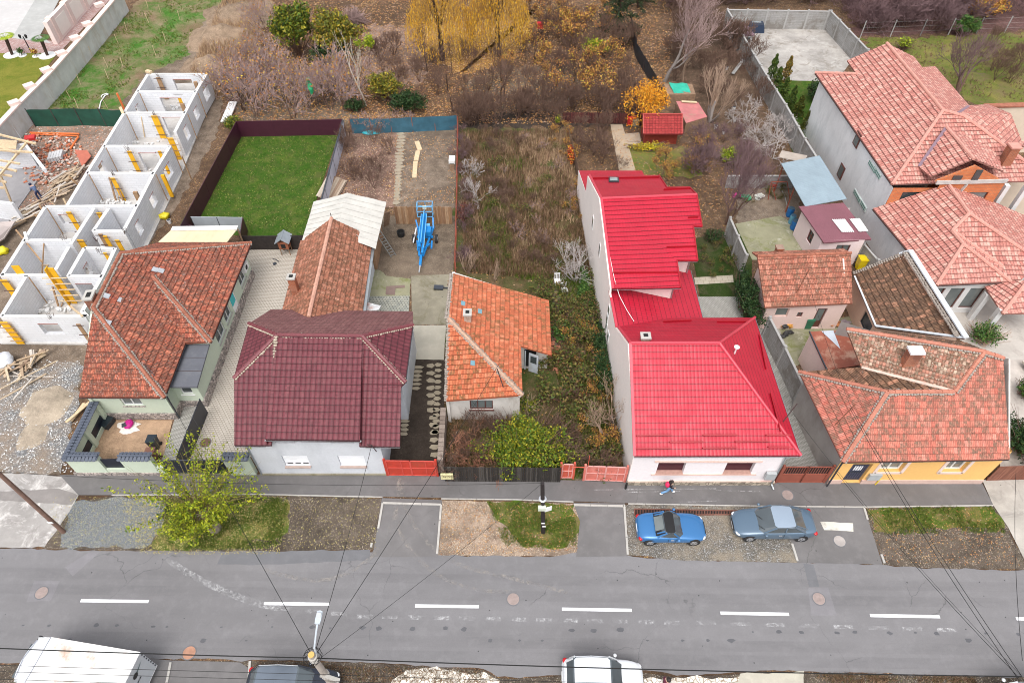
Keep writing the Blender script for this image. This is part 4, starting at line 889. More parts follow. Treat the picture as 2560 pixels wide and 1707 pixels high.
    gutterpart(h, fl, fr_+Vector((.05,0,0)), M_gut, [fr_+Vector((-.2,.1,-.1)), Vector((16.1, 21.25, 3.2)), Vector((16.1, 21.2, .3)), Vector((16.2, 20.9, .12))]); gutterpart(h, fr_, br_, M_gut); gutterpart(h, b2, br_, M_gut); gutterpart(h, e1, e2, M_gut, [e2+Vector((-.1,.1,-.1)), Vector((11.2, 33.95, 5.0)), Vector((11.2, 33.95, 3.75))])
    gutterpart(h, c4, c3, M_gut, [c3+Vector((-.1,.1,-.1)), Vector((12.95, 37.1, 5.7)), Vector((12.95, 37.1, 3.2))]); gutterpart(h, c2, c1, M_gut); gutterpart(h, B, C_, M_gut)
    chimney(h, PP(1612,850, rl, rr, b2)-Vector((0,0,.1)), .5, .42, .42, M_conc)
    q = MB(); c = PP(1836,884, rr, fr_, br_); q.tube([c, up(c, .6)], .05, 10); q.lathe(up(c, .58), [(.16, 0), (.17, .06), (.05, .14)], 14); q.build('vent_pipe', M_wframe, h)
    q = MB(); a, b, c, d = PP(1521,444,*pl2), PP(1546,444,*pl2), PP(1547,457,*pl2), PP(1522,457,*pl2); n_ = Vector((0, .3, .9))*.12; q.prism([(a.x,a.y),(b.x,b.y),(c.x,c.y),(d.x,d.y)], min(a.z, d.z)-.1, [a.z+.12, b.z+.12, c.z+.12, d.z+.12]); sk = q.build('skylight', M_gutb, h)
    q = MB(); m_ = (a+b+c+d)/4; q.face([up(m_.lerp(p, .72), .135) for p in (a, b, c, d)]); q.build('pane', glassy('sky_glass', (.35,.42,.42)), sk)
    q = MB(); pc = [PP(1514,585,*pl), PP(1524,640,*pl), PP(1536,700,*pl), P(1548,740,5.2), P(1566,775,4.9), P(1585,805,4.7), P(1574,815,5.2)]; q.tube([up(p, .05) for p in pc[:-1]], .02, 5); q.build('cable', M_wframe, h)
    q = MB(); q.box((15.75, 21.2, 1.25), (.6, .2, .7)); q.build('meter_box', plain('grey_box', (.42,.44,.45), .5, .1), h)
    q = MB(); a = PP(1957,1054, rr, fr_, br_); q.tube([a, up(a, 1.4)+Vector((.5,.3,0))], .03, 6); q.build('service_mast', M_fascia, h)
red_house()
# ---------------------------------------------------------------- orange plaster corner house
def yellow_house():
    h = thing('house', 'orange plastered street house with salmon tile roof and mossy rear slope', 'house', (24, 25, 0))
    E_ = 3.6; fl, fr_ = P(2107,1154,E_), P(2524,1147,E_); rl, rr = P(2219,980,6.0), P(2386,979,6.0); bl_ = P(1998,930,E_); k = (rl, rr, fl)
    R2 = P(2461,880,7.4); R3 = Vector((R2.x+1.0, R2.y+.0, 7.4)); ql = P(2117,823,7.0); va = (rr, R2, ql); v1 = PP(2153,918,*va); v1 = P(2153,918,v1.z if 3 < v1.z < 6 else 4.2)
    mb = MB(); roofplane(mb, [rl, fl, fr_, Vector((fr_.x-.15, R2.y-.3, 7.2)), R2, rr], .40); roofplane(mb, [rl, bl_, fl], .40); rf = mb.build('roof', T_G, h)
    q = MB(); roofplane(q, [rl, rr, v1, bl_], .38); q.build('north_slope', T_I, h)
    q = MB(); roofplane(q, [rr, R2, ql, v1], .24, .04); q.build('mossy_slope', T_moss, h)
    q = MB(); far = Vector((fr_.x, R2.y+2.6, 5.2)); roofplane(q, [R2, Vector((fr_.x-.15, R2.y-.3, 7.2)), far, P(2300,838,5.6), ql], .38); q.build('back_slope', T_I, h)
    ridges(rf, ((rl, fl), (rl, rr), (rr, R2), (rl, bl_), (R2, ql), (R2, Vector((fr_.x-.15, R2.y-.3, 7.2)))), plain('salmon_ridge', (.48,.19,.13), .8, .25, 3), .14, .38, M_mort)
    q = MB(); q.bar(up(rr, .05), up(v1, .05), .25, .03); q.build('valley', plain('pale_valley', (.65,.5,.42), .8, .3, 3), rf)
    x0, x1, yf = 19.65, 29.25, 21.4
    ops = [(.85, 2.05, .12, 2.3), (2.6, 4.0, 1.4, 2.9), (6.5, 7.75, 1.4, 2.9)]
    w = MB(); wallface(w, (x0, yf), (x1, yf), 0, E_+.1, ops, .3); wallface(w, (x1, yf), (x1, 27.5), 0, E_+.1); w.build('wall', M_orange, h)
    w = MB(); wallface(w, (19.0, 27.2), (x0, yf), 0, E_); wallface(w, (x1, 27.5), (22, 31), 0, 4.5); wallface(w, (20.5, 27.8), (19.0, 27.2), 0, 3.5); w.build('side_wall', plain('stained_grey_render', (.36,.33,.31), .9, .2, .6, stain=(.24,.21,.19)), h)
    vslab(wm := MB(), [Vector((x1-.02, 21.5, 3.5)), Vector((x1-.02, 28.2, 5.0)), Vector((x1-.02, 25.6, 7.1))], .1); wm.build('gable', M_derel, h)
    p = MB(); p.wall((x0+.0, yf-.04), (x0+.85, yf-.04), .08, 0, .45); p.wall((x0+2.05, yf-.04), (x1, yf-.04), .08, 0, .45); p.build('plinth', plain('pink_plinth', (.62,.44,.38), .85, .15), h)
    for o in ops[1:]:
        window(h, (x0, yf), (x1, yf), 0, o, .3, M_wframe, M_glass2, 1, None, fw=.09)
        q = MB(); s0, s1, h0, h1 = o; 
        for a, b in (((s0-.12, h0-.12), (s1+.12, h0-.12)), ((s0-.12, h0-.12), (s0-.12, h1)), ((s1+.12, h0-.12), (s1+.12, h1))): q.bar((x0+a[0], yf-.01, a[1]), (x0+b[0], yf-.01, b[1]), .2, .06, upv=(0, 1, 0))
        q.build('window_surround', plain('pale_pink_surround', (.78,.62,.55), .85, .05), h)
    q = MB(); q.box((x0+1.45, yf+.2, 1.15), (1.15, .06, 2.1)); d = q.build('door', plain('dark_blue_door', (.07,.075,.13), .4, .2), h)
    q = MB(); 
    for i in range(7): q.bar((x0+1.0+i*.15, yf+.15, .3), (x0+1.0+i*.15, yf+.15, 2.0), .025)
    for z in (.3, 1.1, 2.0): q.bar((x0+.95, yf+.14, z), (x0+1.95, yf+.14, z), .03)
    q.build('grille', M_gutb, d); q = MB(); q.box((x0+1.45, yf+.16, 1.55), (.5, .03, .45)); q.build('door_window', M_shut, d)
    q = MB(); q.box((x0+2.6, yf-.1, .95), (.75, .16, .6)); mb_ = q.build('meter_box', plain('grey_box', (.42,.44,.45), .5, .1), h)
    q = MB(); q.tube([(x0+3.0, yf-.12, .0), (x0+3.05, yf-.12, .75)], .035, 8); q.build('gas_pipe', plain('yellow_pipe', (.8,.6,.02), .4, .1), h)
    gutterpart(h, fl, fr_, M_gutb, [fl+Vector((-.0,.05,-.05)), Vector((x0-.02, yf-.15, 3.0)), Vector((x0-.05, yf-.25, .05))])
    c = PP(2270,906,*va); chimney(h, c-Vector((0,0,.3)), .75, .5, 1.35, M_chim, open_=False, capm=plain('white_tin', (.8,.82,.85), .4, .05))
    q = MB(); a = PP(2087,1063, rl, bl_, fl); q.tube([a, up(a, 2.0)+Vector((.5,.1,0))], .035, 6); q.build('service_mast', plain('rusty_mast', (.25,.10,.06), .8, .2), h)
    # number plate 44A
    tx = bpy.data.curves.new('house_number', 'FONT'); tx.body = '44A'; tx.size = .3; tx.extrude = .01
    to = bpy.data.objects.new('number_curve', tx); me = bpy.data.meshes.new_from_object(to); bpy.data.objects.remove(to); me.materials.clear(); me.materials.append(M_black)
    to = bpy.data.objects.new('house_number', me); scene.collection.objects.link(to); to.parent = h; to.location = Vector((x0+2.2, yf-.02, 2.55))-ORG[h.name]; to.rotation_euler = (math.pi/2, 0, 0)
yellow_house()
# ================================================================ right block: low tiled houses, shed, lean-to, big house
def small_houses():
    h = thing('house', 'small pale pink yard house with faded tile roof, beside the climbing green hedge', 'house', (21.5, 36, 0))
    fl, fr_, rl, rr = P(1912,769,2.8), P(2131,758,2.8), P(1893,641,4.6), P(2127,633,4.6)
    mb = MB(); roofplane(mb, [fl, fr_, rr, rl], .40); bk = [rl, rr, rr+Vector((0,1.0,-.5)), rl+Vector((0,1.0,-.5))]; roofplane(mb, bk, .40); rf = mb.build('roof', T_H, h)
    q = MB(); ridge(q, rl, rr, .12); q.build('ridge_tiles', M_ridgeO, rf)
    x0, x1, yf, yr = 18.5, 24.2, 34.4, 38.0; ops = [(.75, 1.7, 1.35, 2.2), (2.4, 2.8, 1.3, 1.8), (3.75, 4.45, .12, 2.2)]
    w = MB(); boxwalls(w, [(x0, yf), (x1, yf), (x1, yr), (x0, yr)], 0, 2.85, {0: ops}); 
    for X in (x0+.06, x1-.06): vslab(w, [Vector((X, yf+.1, 2.7)), Vector((X, yr-.1, 2.7)), Vector((X, yr-.7, 4.45)), Vector((X, 37.2, 4.45))], .1)
    w.build('wall', plain('pink_yard_plaster', (.80,.60,.55), .85, .08, .7), h)
    window(h, (x0, yf), (x1, yf), 0, ops[0], frame=M_pinktrim, pane=M_glass2, bars=0); window(h, (x0, yf), (x1, yf), 0, ops[1], frame=M_brown, pane=M_glass2, bars=1)
    q = MB(); q.box((x0+4.1, yf+.12, 1.16), (.68, .05, 2.05)); d = q.build('door', M_brown, h); q = MB(); q.box((x0+4.1, yf+.085, 1.45), (.45, .02, 1.2)); q.build('pane', M_glass2, d)
    a = PP(1991,732, fl, fr_, rl); q = MB(); q.tube([a, up(a, 2.1)+Vector((.3,.2,0))], .035, 6); q.build('service_mast', plain('rusty_mast', (.25,.10,.06), .8, .2), h)
    chimney(h, (19.9, 38.6, 3.0), .45, .4, 1.3, M_chim, open_=False, capm=M_chim)
    # brown mono-pitch
    h = thing('house', 'mono-pitch building with dark brown old tiles and white metal edge, behind the orange house', 'house', (27, 33, 0))
    a, b, c, d = P(2132,684,2.9), P(2189,817,2.9), P(2413,847,5.4), P(2274,629,5.4)
    mb = MB(); roofplane(mb, [a, b, c, d], .38); rf = mb.build('roof', T_I, h)
    q = MB(); q.bar(up(c, .12), up(d, .12), .35, .1); q.bar(up(d, .1), up(P(2247,637,4.9), .1), .18, .08); q.bar(up(b, .06), up(a, .06)+Vector((0,-.3,0)), .12, .06); q.bar(up(b, .1), up(c, .1), .16, .08); q.build('metal_edge', plain('white_sheet_edge', (.66,.70,.75), .5, .06), rf)
    q = MB(); mortar(q, c.lerp(d, .03)+Vector((-.35,0,.0)), d+Vector((-.35,0,.0)), .1); mortar(q, up(a, .05), up(d, .05), .08); q.build('mortar', M_mort, rf, True)
    w = MB(); i_ = Vector((.35, 0, 0)); F = [a+i_, b+i_+Vector((0,.2,0)), c-Vector((.3,-.3,0)), d-Vector((.3,.3,0))]
    ops = [(3.0, 4.6, .9, 2.1)]
    wallface(w, (F[0].x, F[0].y), (F[1].x, F[1].y), 0, 2.85, ops); vslab(w, [Vector((F[1].x, F[1].y, 0)), Vector((F[2].x, F[2].y, 0)), Vector((F[2].x, F[2].y, 5.2)), Vector((F[1].x, F[1].y, 2.8))], .15)
    vslab(w, [Vector((F[2].x, F[2].y, 0)), Vector((F[3].x, F[3].y, 0)), Vector((F[3].x, F[3].y, 5.2)), Vector((F[2].x, F[2].y, 5.2))], .15); vslab(w, [Vector((F[0].x, F[0].y, 0)), Vector((F[3].x, F[3].y, 0)), Vector((F[3].x, F[3].y, 5.2)), Vector((F[0].x, F[0].y, 2.8))], .15)
    w.build('wall', M_peach, h); window(h, (F[0].x, F[0].y), (F[1].x, F[1].y), 0, ops[0], frame=M_gutb, pane=M_glass, bars=0)
    # shed with maroon sheet roof
    h = thing('shed', 'pink plastered shed with maroon corrugated roof and two white corrugated roof sheets', 'shed', (26, 43.5, 0))
    a, b, c, d = P(1997,516,2.9), P(2060,607,2.6), P(2179,598,2.6), P(2109,507,2.9)
    M_mar = sheetmat('maroon_corrugated', (.20,.075,.095), .16, .4, False, .5)
    mb = MB(); roofplane(mb, [a, b, c, d], 5, .0); rf = mb.build('roof', M_mar, h)
    for pts in (((2079,550),(2111,549),(2135,581),(2104,582)), ((2123,549),(2148,547),(2170,579),(2147,581))):
        q = MB(); k = [PP(x, y, a, b, c) for x, y in pts]
        N = 24
        for i in range(N):
            z0, z1 = .06+.03*math.sin(i*1.6), .06+.03*math.sin((i+1)*1.6); q.face([up(k[0].lerp(k[1], i/N), z0), up(k[3].lerp(k[2], i/N), z0), up(k[3].lerp(k[2], (i+1)/N), z1), up(k[0].lerp(k[1], (i+1)/N), z1)])
        q.build('skylight_sheet', plain('white_fibre_sheet', (.72,.72,.70), .6, .06), rf)
    w = MB(); x0, x1, yf, yr = 24.5, 27.9, 41.5, 45.3
    o1 = [(1.4, 2.5, 1.2, 2.1)]; o2 = [(1.9, 2.7, 1.1, 2.2)]
    wallface(w, (x0, yf), (x1, yf), 0, 2.62, o1); wallface(w, (x1, yf), (x1, yr), 0, 2.6); wallface(w, (x1, yr), (24.0, yr), 0, 2.8); wallface(w, (24.0, yr), (x0, yf), 0, 2.62, o2)
    w.build('wall', plain('pale_pink_shed', (.80,.66,.66), .85, .07, .8), h)
    window(h, (x0, yf), (x1, yf), 0, o1[0], frame=M_brown, pane=M_glass2, bars=1); window(h, (24.0, yr), (x0, yf), 0, o2[0], frame=M_brown, pane=M_glass, bars=1, hb=1)
    # grey lean-to
    h = thing('lean_to', 'open lean-to with pale grey-blue sheet roof against the big grey wall', 'lean-to', (26, 48, 0))
    a, b, c, d = P(1953,409,3.0), P(2013,516,2.9), P(2117,497,3.1), P(2049,389,3.2)
    mb = MB(); roofplane(mb, [a, b, c, d], 6, 0, thick=.06); mb.build('roof', sheetmat('grey_blue_sheet', (.25,.32,.37), .2, .4, False, .45), h)
    for p in (a, b, a.lerp(b, .5)): q = MB(); q.tube([Vector((p.x+.25, p.y, 0)), Vector((p.x+.25, p.y, p.z-.08))], .05, 6); q.build('post', plain('rust_red_post', (.30,.07,.04), .7, .2), h)
    q = MB(); q.bar(P(1950,385,2.4), P(2014,398,2.6), 1.2, .05); q.build('spare_sheet', plain('weathered_corrugated', (.42,.36,.31), .8, .2), h)
    # red patched lean-to roof
    h = thing('outbuilding', 'pink hut with rusty red patched sheet roof beside the mossy tile slope', 'outbuilding', (21.5, 30.5, 0))
    a, b, c, d = P(2023,829,2.9), P(2067,925,2.7), P(2153,912,3.2), P(2117,823,3.4)
    mb = MB(); roofplane(mb, [a, b, c, d], 6, 0); rf = mb.build('roof', plain('rusty_red_sheet', (.34,.10,.06), .6, .25, 1.5, .2, stain=(.62,.42,.30)), h)
    q = MB(); k = [PP(x, y, a, b, c) for x, y in ((2053,828),(2083,826),(2101,873))]; q.face([up(p, .02) for p in k]); q.build('tin_patch', plain('bare_tin', (.62,.66,.72), .4, .1, 3, .4), rf)
    w = MB(); wallface(w, (a.x+.1, a.y-.1), (b.x+.1, b.y+.2), 0, 2.7); wallface(w, (b.x+.1, b.y+.2), (c.x, c.y+.2), 0, 2.7); w.build('wall', _mc['pink_yard_plaster'], h)
    q = MB(); q.bar(up(a, .03), up(b, .03), .07, .07); q.build('gutter', M_gutb, h)
small_houses()
def big_house():
    h = thing('house', 'large two-storey house with pink blended tile roofs and bare grey side wall', 'house', (34, 47, 0))
    E_ = 5.6; nl, fl = P(2038,183,E_), P(2230,461,E_); R1, R2 = P(2217,109,8.5), P(2357,277,8.5); k = (nl, fl, R2)
    n1, n2 = PP(2141,186,*k), PP(2118,152,*k); R1 = PP(2217,109,*k)
    mb = MB(); roofplane(mb, [nl, fl, R2, n1], .38); roofplane(mb, [n1, R2, R1, n2], .38)
    f2 = P(2331,458,E_); S = (R2, fl, f2); r3 = PP(2410,291,*S); far = PP(2640,452,*S); e5 = PP(2502,359,*S)
    # south slope
    roofplane(mb, [fl, f2, far, e5, r3, R2], .38)
    ke = (R1, R2, P(2337,167,6.6)); east = [R1, R2, PP(2384,291,*ke), PP(2422,265,*ke), P(2337,167,6.6), PP(2306,169,*ke), PP(2286,144,*ke)]
    roofplane(mb, east, .38)
    w1, w2 = P(2527,285,7.9), P(2553,352,6.2); roofplane(mb, [PP(2410,290,*S), e5, P(2600,372,5.9), w2, w1], .38); roofplane(mb, [P(2384,291,8.1), P(2422,265,7.6), P(2470,262,6.4), w1, r3], .38)
    rf = mb.build('upper_roof', T_L, h)
    g1, g2, gl, gr = P(2366,319,8.0), P(2434,398,8.0), P(2327,442,6.5), P(2508,429,6.6); gl0 = PP(2297,418,*S); gr0 = PP(2480,372,*S)
    mb = MB(); roofplane(mb, [g1, gl0, gl, g2], .38, .06); roofplane(mb, [g1, g2, gr, gr0], .38, .06); gf = mb.build('gable_roof', T_L, h)
    for a_, b_ in ((up(g1, .06), up(gl0, .08)), (P(2384,291,8.15), P(2422,265,7.65))): q = MB(); q.bar(a_, b_, .24, .05); q.build('valley', plain('purple_valley_sheet', (.22,.14,.18), .5, .1), rf)
    ridges(rf, ((R1, R2), (R2, fl), (R2, r3), (r3, e5), (e5, PP(2620,450,*S)), (g1, g2), (nl, n1)), M_ridgeL, .15)
    # lower roof
    W = (P(2182,522,3.4), P(2341,713,3.4), P(2369,460,6.0)); a, b, t_ = W; r1, r2, r3b = PP(2423,534,*W), PP(2380,577,*W), PP(2408,611,*W); f3 = P(2526,704,3.4)
    mb = MB(); roofplane(mb, [a, b, r3b, r2, r1, t_], .38); roofplane(mb, [b, f3, r3b], .38)
    x1, x2 = P(2600,655,3.9), P(2540,712,3.3); vv = P(2504,665,3.9); roofplane(mb, [r1, r2, vv, f3, x2, x1], .38, skirt=False); roofplane(mb, [r3b, f3, vv, r2], .38, skirt=False)
    ke2 = (t_, r1, x1); y1, y2 = PP(2491,508,*ke2), PP(2640,575,*ke2); roofplane(mb, [t_, r1, x1, y2, y1], .38, skirt=False)
    lr = mb.build('lower_roof', T_L, h)
    ridges(lr, ((t_, r1), (r1, r2), (r2, r3b), (r3b, b), (r3b, f3), (r1, x1), (r2, vv)), M_ridgeL, .15)
    p0, p1, p2, p3, p4 = P(2462,716,3.0), P(2507,784,2.6), P(2640,784,2.6), P(2640,690,3.6), P(2526,702,3.45); pr = P(2570,700,3.8)
    mb = MB(); roofplane(mb, [p0, p1, pr, p4], .38); roofplane(mb, [p1, p2, p3, pr], .38); po = mb.build('porch_roof', T_L, h); q = MB(); ridge(q, pr, p1, .15); q.build('ridge_tiles', M_ridgeL, po)
    # walls
    w = MB(); A = Vector((29.35, 61.5, 0)); B = Vector((29.95, 44.3, 0)); C_ = Vector((29.5, 44.2, 0)); D = Vector((30.6, 36.1, 0))
    o1 = [(8.0, 8.8, 3.4, 4.9), (6.6, 7.4, 1.2, 2.4)]
    d_ = (B-A); wallface(w, (A.x, A.y), (B.x, B.y), 0, 5.5, ()); wallface(w, (B.x, B.y), (D.x, D.y), 0, 3.35, ()); wallface(w, (36.5, 61.5), (A.x, A.y), 0, 5.5)
    w.build('side_wall', M_rend, h)
    def onwall(x, y, wd, ht, nm, mt, par=h):
        X = 29.6; c = PX(x, y, X); X = A.x+(A.y-c.y)*.035 if c.y > 44.3 else 29.95+(44.3-c.y)*.08; q = MB(); q.box((X-.03, c.y, c.z), (.08, wd, ht)); return q.build(nm, mt, par), c, X
    for x, y in ((2141,349),(2101,429)):
        f, c, X = onwall(x, y, .95, 1.25, 'window', M_brown); q = MB(); q.box((X-.075, c.y, c.z), (.02, .7, 1.0)); q.build('pane', M_glass2, f)
    for x, y in ((2175,417),(2186,432),(2138,491),(2149,510)):
        f, c, X = onwall(x, y, 1.75 if y > 460 else 1.3, .42, 'glass_block_strip', plain('glass_block_frame', (.55,.62,.60), .4, .1)); q = MB()
        for i in range(6):
            for j in range(2): q.box((X-.075, c.y-.62+i*.25, c.z-.09+j*.18), (.02, .17, .11))
        q.build('glass_block', plain('green_glass_block', (.12,.26,.22), .2, .1), f)
    w = MB(); fo = [(.9, 2.7, 4.1, 5.1)]; wallface(w, (30.0, 44.35), (33.4, 44.35), 0, 5.5, fo); fo2 = [(2.1, 4.2, 4.15, 5.35)]
    wallface(w, (33.2, 44.0), (38.2, 44.0), 0, 6.4, fo2); vslab(w, [Vector((32.7, 44.05, 6.4)), Vector((37.7, 44.05, 6.5)), Vector((35.1, 44.05, 7.8))], .15); wallface(w, (38.2, 44.0), (38.2, 52), 0, 5.5)
    w.build('brick_wall', M_brick, h); window(h, (30.0, 44.35), (33.4, 44.35), 0, fo[0], frame=M_brown, pane=M_glass, bars=0); window(h, (33.2, 44.0), (38.2, 44.0), 0, fo2[0], frame=M_brown, pane=M_glass2, bars=0)
    q = MB(); q.bar((32.8, 43.93, 6.3), (38.2, 43.93, 6.45), .1, .32); q.bar((35.2, 43.94, 6.2), (34.7, 43.94, 4.2), .35, .06); q.build('concrete_beam', plain('raw_concrete', (.52,.50,.48), .9, .2), h)
    q = MB(); q.box((35.6, 43.93, 7.0), (.5, .06, .9)); q.box((34.2, 43.93, 6.75), (.7, .06, .35)); q.build('gable_opening', M_glass, h)
    q = MB(); q.box((32.2+.9, 43.9, 4.15), (.95, .4, .7)); ac = q.build('air_conditioner', M_wframe, h); q = MB(); q.tube([(33.15, 43.70, 4.15), (33.15, 43.68, 4.15)], .25, 16); q.build('fan', M_gutb, ac)
    q = MB(); q.box((29.75, 38.2, 1.5), (.35, .85, .6)); ac = q.build('air_conditioner', M_wframe, h); q = MB(); q.tube([(29.57, 38.2, 1.5), (29.56, 38.2, 1.5)], .23, 14); q.build('fan', M_gutb, ac)
    for x in (39.0, 40.6): q = MB(); q.box((x, 44.6, 3.8), (.35, .35, 3.6)); q.build('column', plain('pale_column', (.66,.66,.66), .8, .08), h)
    q = MB(); wallface(q, (38.2, 47.5), (46, 47.5), 0, 6.0); q.build('balcony_wall', M_beige, h)
    # porch
    w = MB(); fo = [(.4, 1.35, .5, 2.6), (1.75, 2.8, .5, 2.6), (3.2, 4.3, .5, 2.6)]; wallface(w, (30.7, 36.1), (35.6, 36.1), 0, 3.35, fo); wallface(w, (35.6, 36.1), (35.6, 38), 0, 3.3); wallface(w, (35.6, 38), (42, 38), 0, 3.3); w.build('front_wall', _mc['pale_column'], h)
    for o in fo: window(h, (30.7, 36.1), (35.6, 36.1), 0, o, frame=M_brown, pane=M_glass2, bars=0)
    for x, y in ((2424,796),(2456,834)): 
        c = P(x, y, 0); q = MB(); q.box((c.x+ .0, c.y, 1.35), (.38, .38, 2.7)); q.build('column', _mc['pale_column'], h)
    c = PP(2512,405,*S); chimney(h, c-Vector((0,0,.3)), .7, .7, 1.7, M_chim, open_=False, capm=M_ridgeL)
    for i in range(4): q = MB(); q.box((38.6+.1*i, 30.6-i*.55, .42-i*.11), (4.5, .6, .14)); q.build('step', plain('pale_step', (.60,.55,.47), .85, .1), h)
    a_, b_ = P(2462,266,5.0), P(2720,258,5.0); w = MB(); w.wall(a_, b_, .4, 0, 5.0); w.build('annex_wall', M_beige, h); w = MB(); w.bar(up(a_, .02), up(b_, .02), .6, .15); w.build('wall_coping', M_ridgeO, h)
    gutterpart(h, nl, fl, M_gutb); gutterpart(h, fl, f2, M_gutb); gutterpart(h, a, b, M_gutb); gutterpart(h, b, f3, M_gutb)
big_house()
# ================================================================ walls, fences and gates
M_panel = m_brick('concrete_panel', (.33,.32,.31), (.39,.38,.37), (.21,.2,.19), .6, .2, .9, (.19,.17,.15), .01)
M_post = plain('concrete_post', (.38,.37,.36), .9, .15, 4)
def panel_wall(name, label, cat, pts, hgt, t=.12, mat=M_panel, post=2.3, pm=M_post, cap=True, ph=.15, pw=.2):
    q = [P(x, y, hgt) for x, y in pts]; q = [Vector((p.x, p.y, 0)) for p in q]
    o = thing(name, label, cat, q[0])
    w = MB(); ps = []
    for a, b in zip(q, q[1:]):
        w.wall(a, b, t, 0, hgt-.03)
        n = max(1, round((b-a).length/post)) if post else 0
        for i in range((n+1 if b is q[-1] else n) if n else 0): ps.append(a.lerp(b, i/n))
    w.build('panel', mat, o)
    if cap: c = MB(); [c.bar(up(a, hgt), up(b, hgt), t+.08, .07) for a, b in zip(q, q[1:])]; c.build('coping', pm, o)
    for p in ps: c = MB(); c.box((p.x, p.y, (hgt+ph)/2), (pw, pw, hgt+ph)); c.build('post', pm, o)
    return o
panel_wall('concrete_wall', 'grey panel wall around the walled concrete yard, running down to the lean-to', 'wall', [(2073,29),(1819,25),(1919,192),(1965,263),(2013,348),(2045,398)], 2.2)
panel_wall('concrete_wall', 'grey panel wall closing the right side of the walled concrete yard', 'wall', [(2078,29),(2171,126),(2230,190)], 2.2)
panel_wall('concrete_fence', 'stained concrete panel fence left of the mossy yard', 'fence', [(1826,546),(1867,639)], 2.0, .08)
panel_wall('concrete_fence', 'grey concrete panel fence along the paved alley by the red roofed house', 'fence', [(1925,795),(1963,868),(2008,962)], 2.0, .08)
panel_wall('concrete_fence', 'short concrete fence under the yard house at the yellow bin', 'fence', [(2160,610),(2196,652)], 1.8, .08)
panel_wall('concrete_fence', 'low grey wall beyond the purple bush in the barrel yard', 'fence', [(1820,440),(1990,440)], 1.3, .1, post=0)
M_mfen = sheetmat('maroon_profile', (.06,.012,.028), .2, .4, False, .5)
M_mf = plain('maroon_fence_sheet', (.060,.013,.028), .45, .15, 2)
panel_wall('metal_fence', 'dark maroon sheet fence around the green lawn', 'fence', [(857,298),(590,303),(447,569),(476,561)], 1.75, .05, M_mf, 3.0, M_mf, False, -.05, .08)
kerb([(862,330),(588,338),(486,560)], .15, .2, 0, 'fence_footing')
panel_wall('metal_fence', 'short grey corrugated fence by the cream canopy', 'fence', [(476,541),(606,543)], 1.5, .05, sheetmat('galvanised_profile', (.42,.46,.5), .15, .4, False), 2.4, M_gutb, False, -.05, .06)
panel_wall('metal_fence', 'maroon sheet end piece beside the grey corrugated fence', 'fence', [(606,543),(600,585)], 1.5, .05, M_mf, 0, M_mf, False)
panel_wall('metal_fence', 'white lilac sheet fence with dark braces right of the lawn', 'fence', [(857,300),(822,430),(800,512)], 1.7, .05, plain('lilac_white_sheet', (.56,.58,.68), .6, .08, 3), 2.2, M_gutb, True, 0, .07)
panel_wall('wooden_fence', 'black stained board fence at the end of the paver yard', 'fence', [(598,590),(758,588)], 1.5, .06, plain('black_boards', (.03,.022,.02), .9, .5, 4), 0, M_black, False)
def board_fence(name, label, pts, hgt, mat, bw=.12, cat='fence', jit=.05, lean=0.0, rails=True, t=.03):
    q = [P(x, y, hgt) for x, y in pts]; o = thing(name, label, cat, (q[0].x, q[0].y, 0)); w = MB(); r = MB()
    for a, b in zip(q, q[1:]):
        L = (b-a).length; n = int(L/(bw+.012)); d = (b-a).normalized()
        for i in range(n):
            p = a.lerp(b, (i+.5)/n); j = random.uniform(-jit, jit); w.obox(Vector((p.x, p.y, (hgt+j)/2)), d*bw/2, Vector((-d.y, d.x, 0))*t/2, Vector((lean, 0, (hgt+j)/2)))
        if rails:
            for z in (.3, hgt-.25): r.bar(Vector((a.x, a.y+.05, z)), Vector((b.x, b.y+.05, z)), .05, .08)
    w.build('boards', mat, o)
    if rails: r.build('rail', mat, o)
    return o
def m_boards(name, cols):
    t = NT(name); n = len(cols); c = t.ramp(t.island(), [((i+.5)/n, q) for i, q in enumerate(cols)]); g = t.noise(t.map(t.pos(), (6, 6, .6)), 3, 4, .7)
    c = t.mix(t.ramp(g, [(.35, .5), (.65, 0.0)]), c, scl(cols[0], .35)); return t.done(c, .85, t.bump(g, .3, .01))
board_fence('wooden_screen', 'brown board screen behind the blue boom lift', [(984,517),(1128,517)], 1.85, m_boards('brown_boards', [(.30,.16,.08),(.40,.24,.13),(.22,.11,.06),(.46,.30,.18)]), .13)
board_fence('wooden_fence', 'dark weathered board fence at the sidewalk before the overgrown plot', [(1108,1167),(1404,1169)], 1.75, m_boards('dark_boards', [(.025,.02,.018),(.045,.037,.032),(.015,.012,.01),(.08,.07,.062)]), .1, jit=.03)
board_fence('wooden_fence', 'thin weathered board fence left of the red house back garden', [(1419,310),(1435,370),(1452,440)], 1.3, m_boards('rot_boards', [(.20,.12,.07),(.26,.17,.11),(.13,.07,.05)]), .12, jit=.15)
board_fence('wooden_fence', 'dark red picket fence behind the red garden shed', [(1408,281),(1610,284)], 1.2, m_boards('darkred_boards', [(.10,.02,.02),(.14,.04,.03),(.06,.015,.015)]), .1, jit=.05)
board_fence('wooden_fence', 'grey board ramp wall beside the black soil drive', [(1108,1018),(1100,1150)], 1.5, m_boards('grey_boards', [(.30,.24,.20),(.36,.29,.25),(.22,.17,.14)]), .3, jit=.02, t=.35)
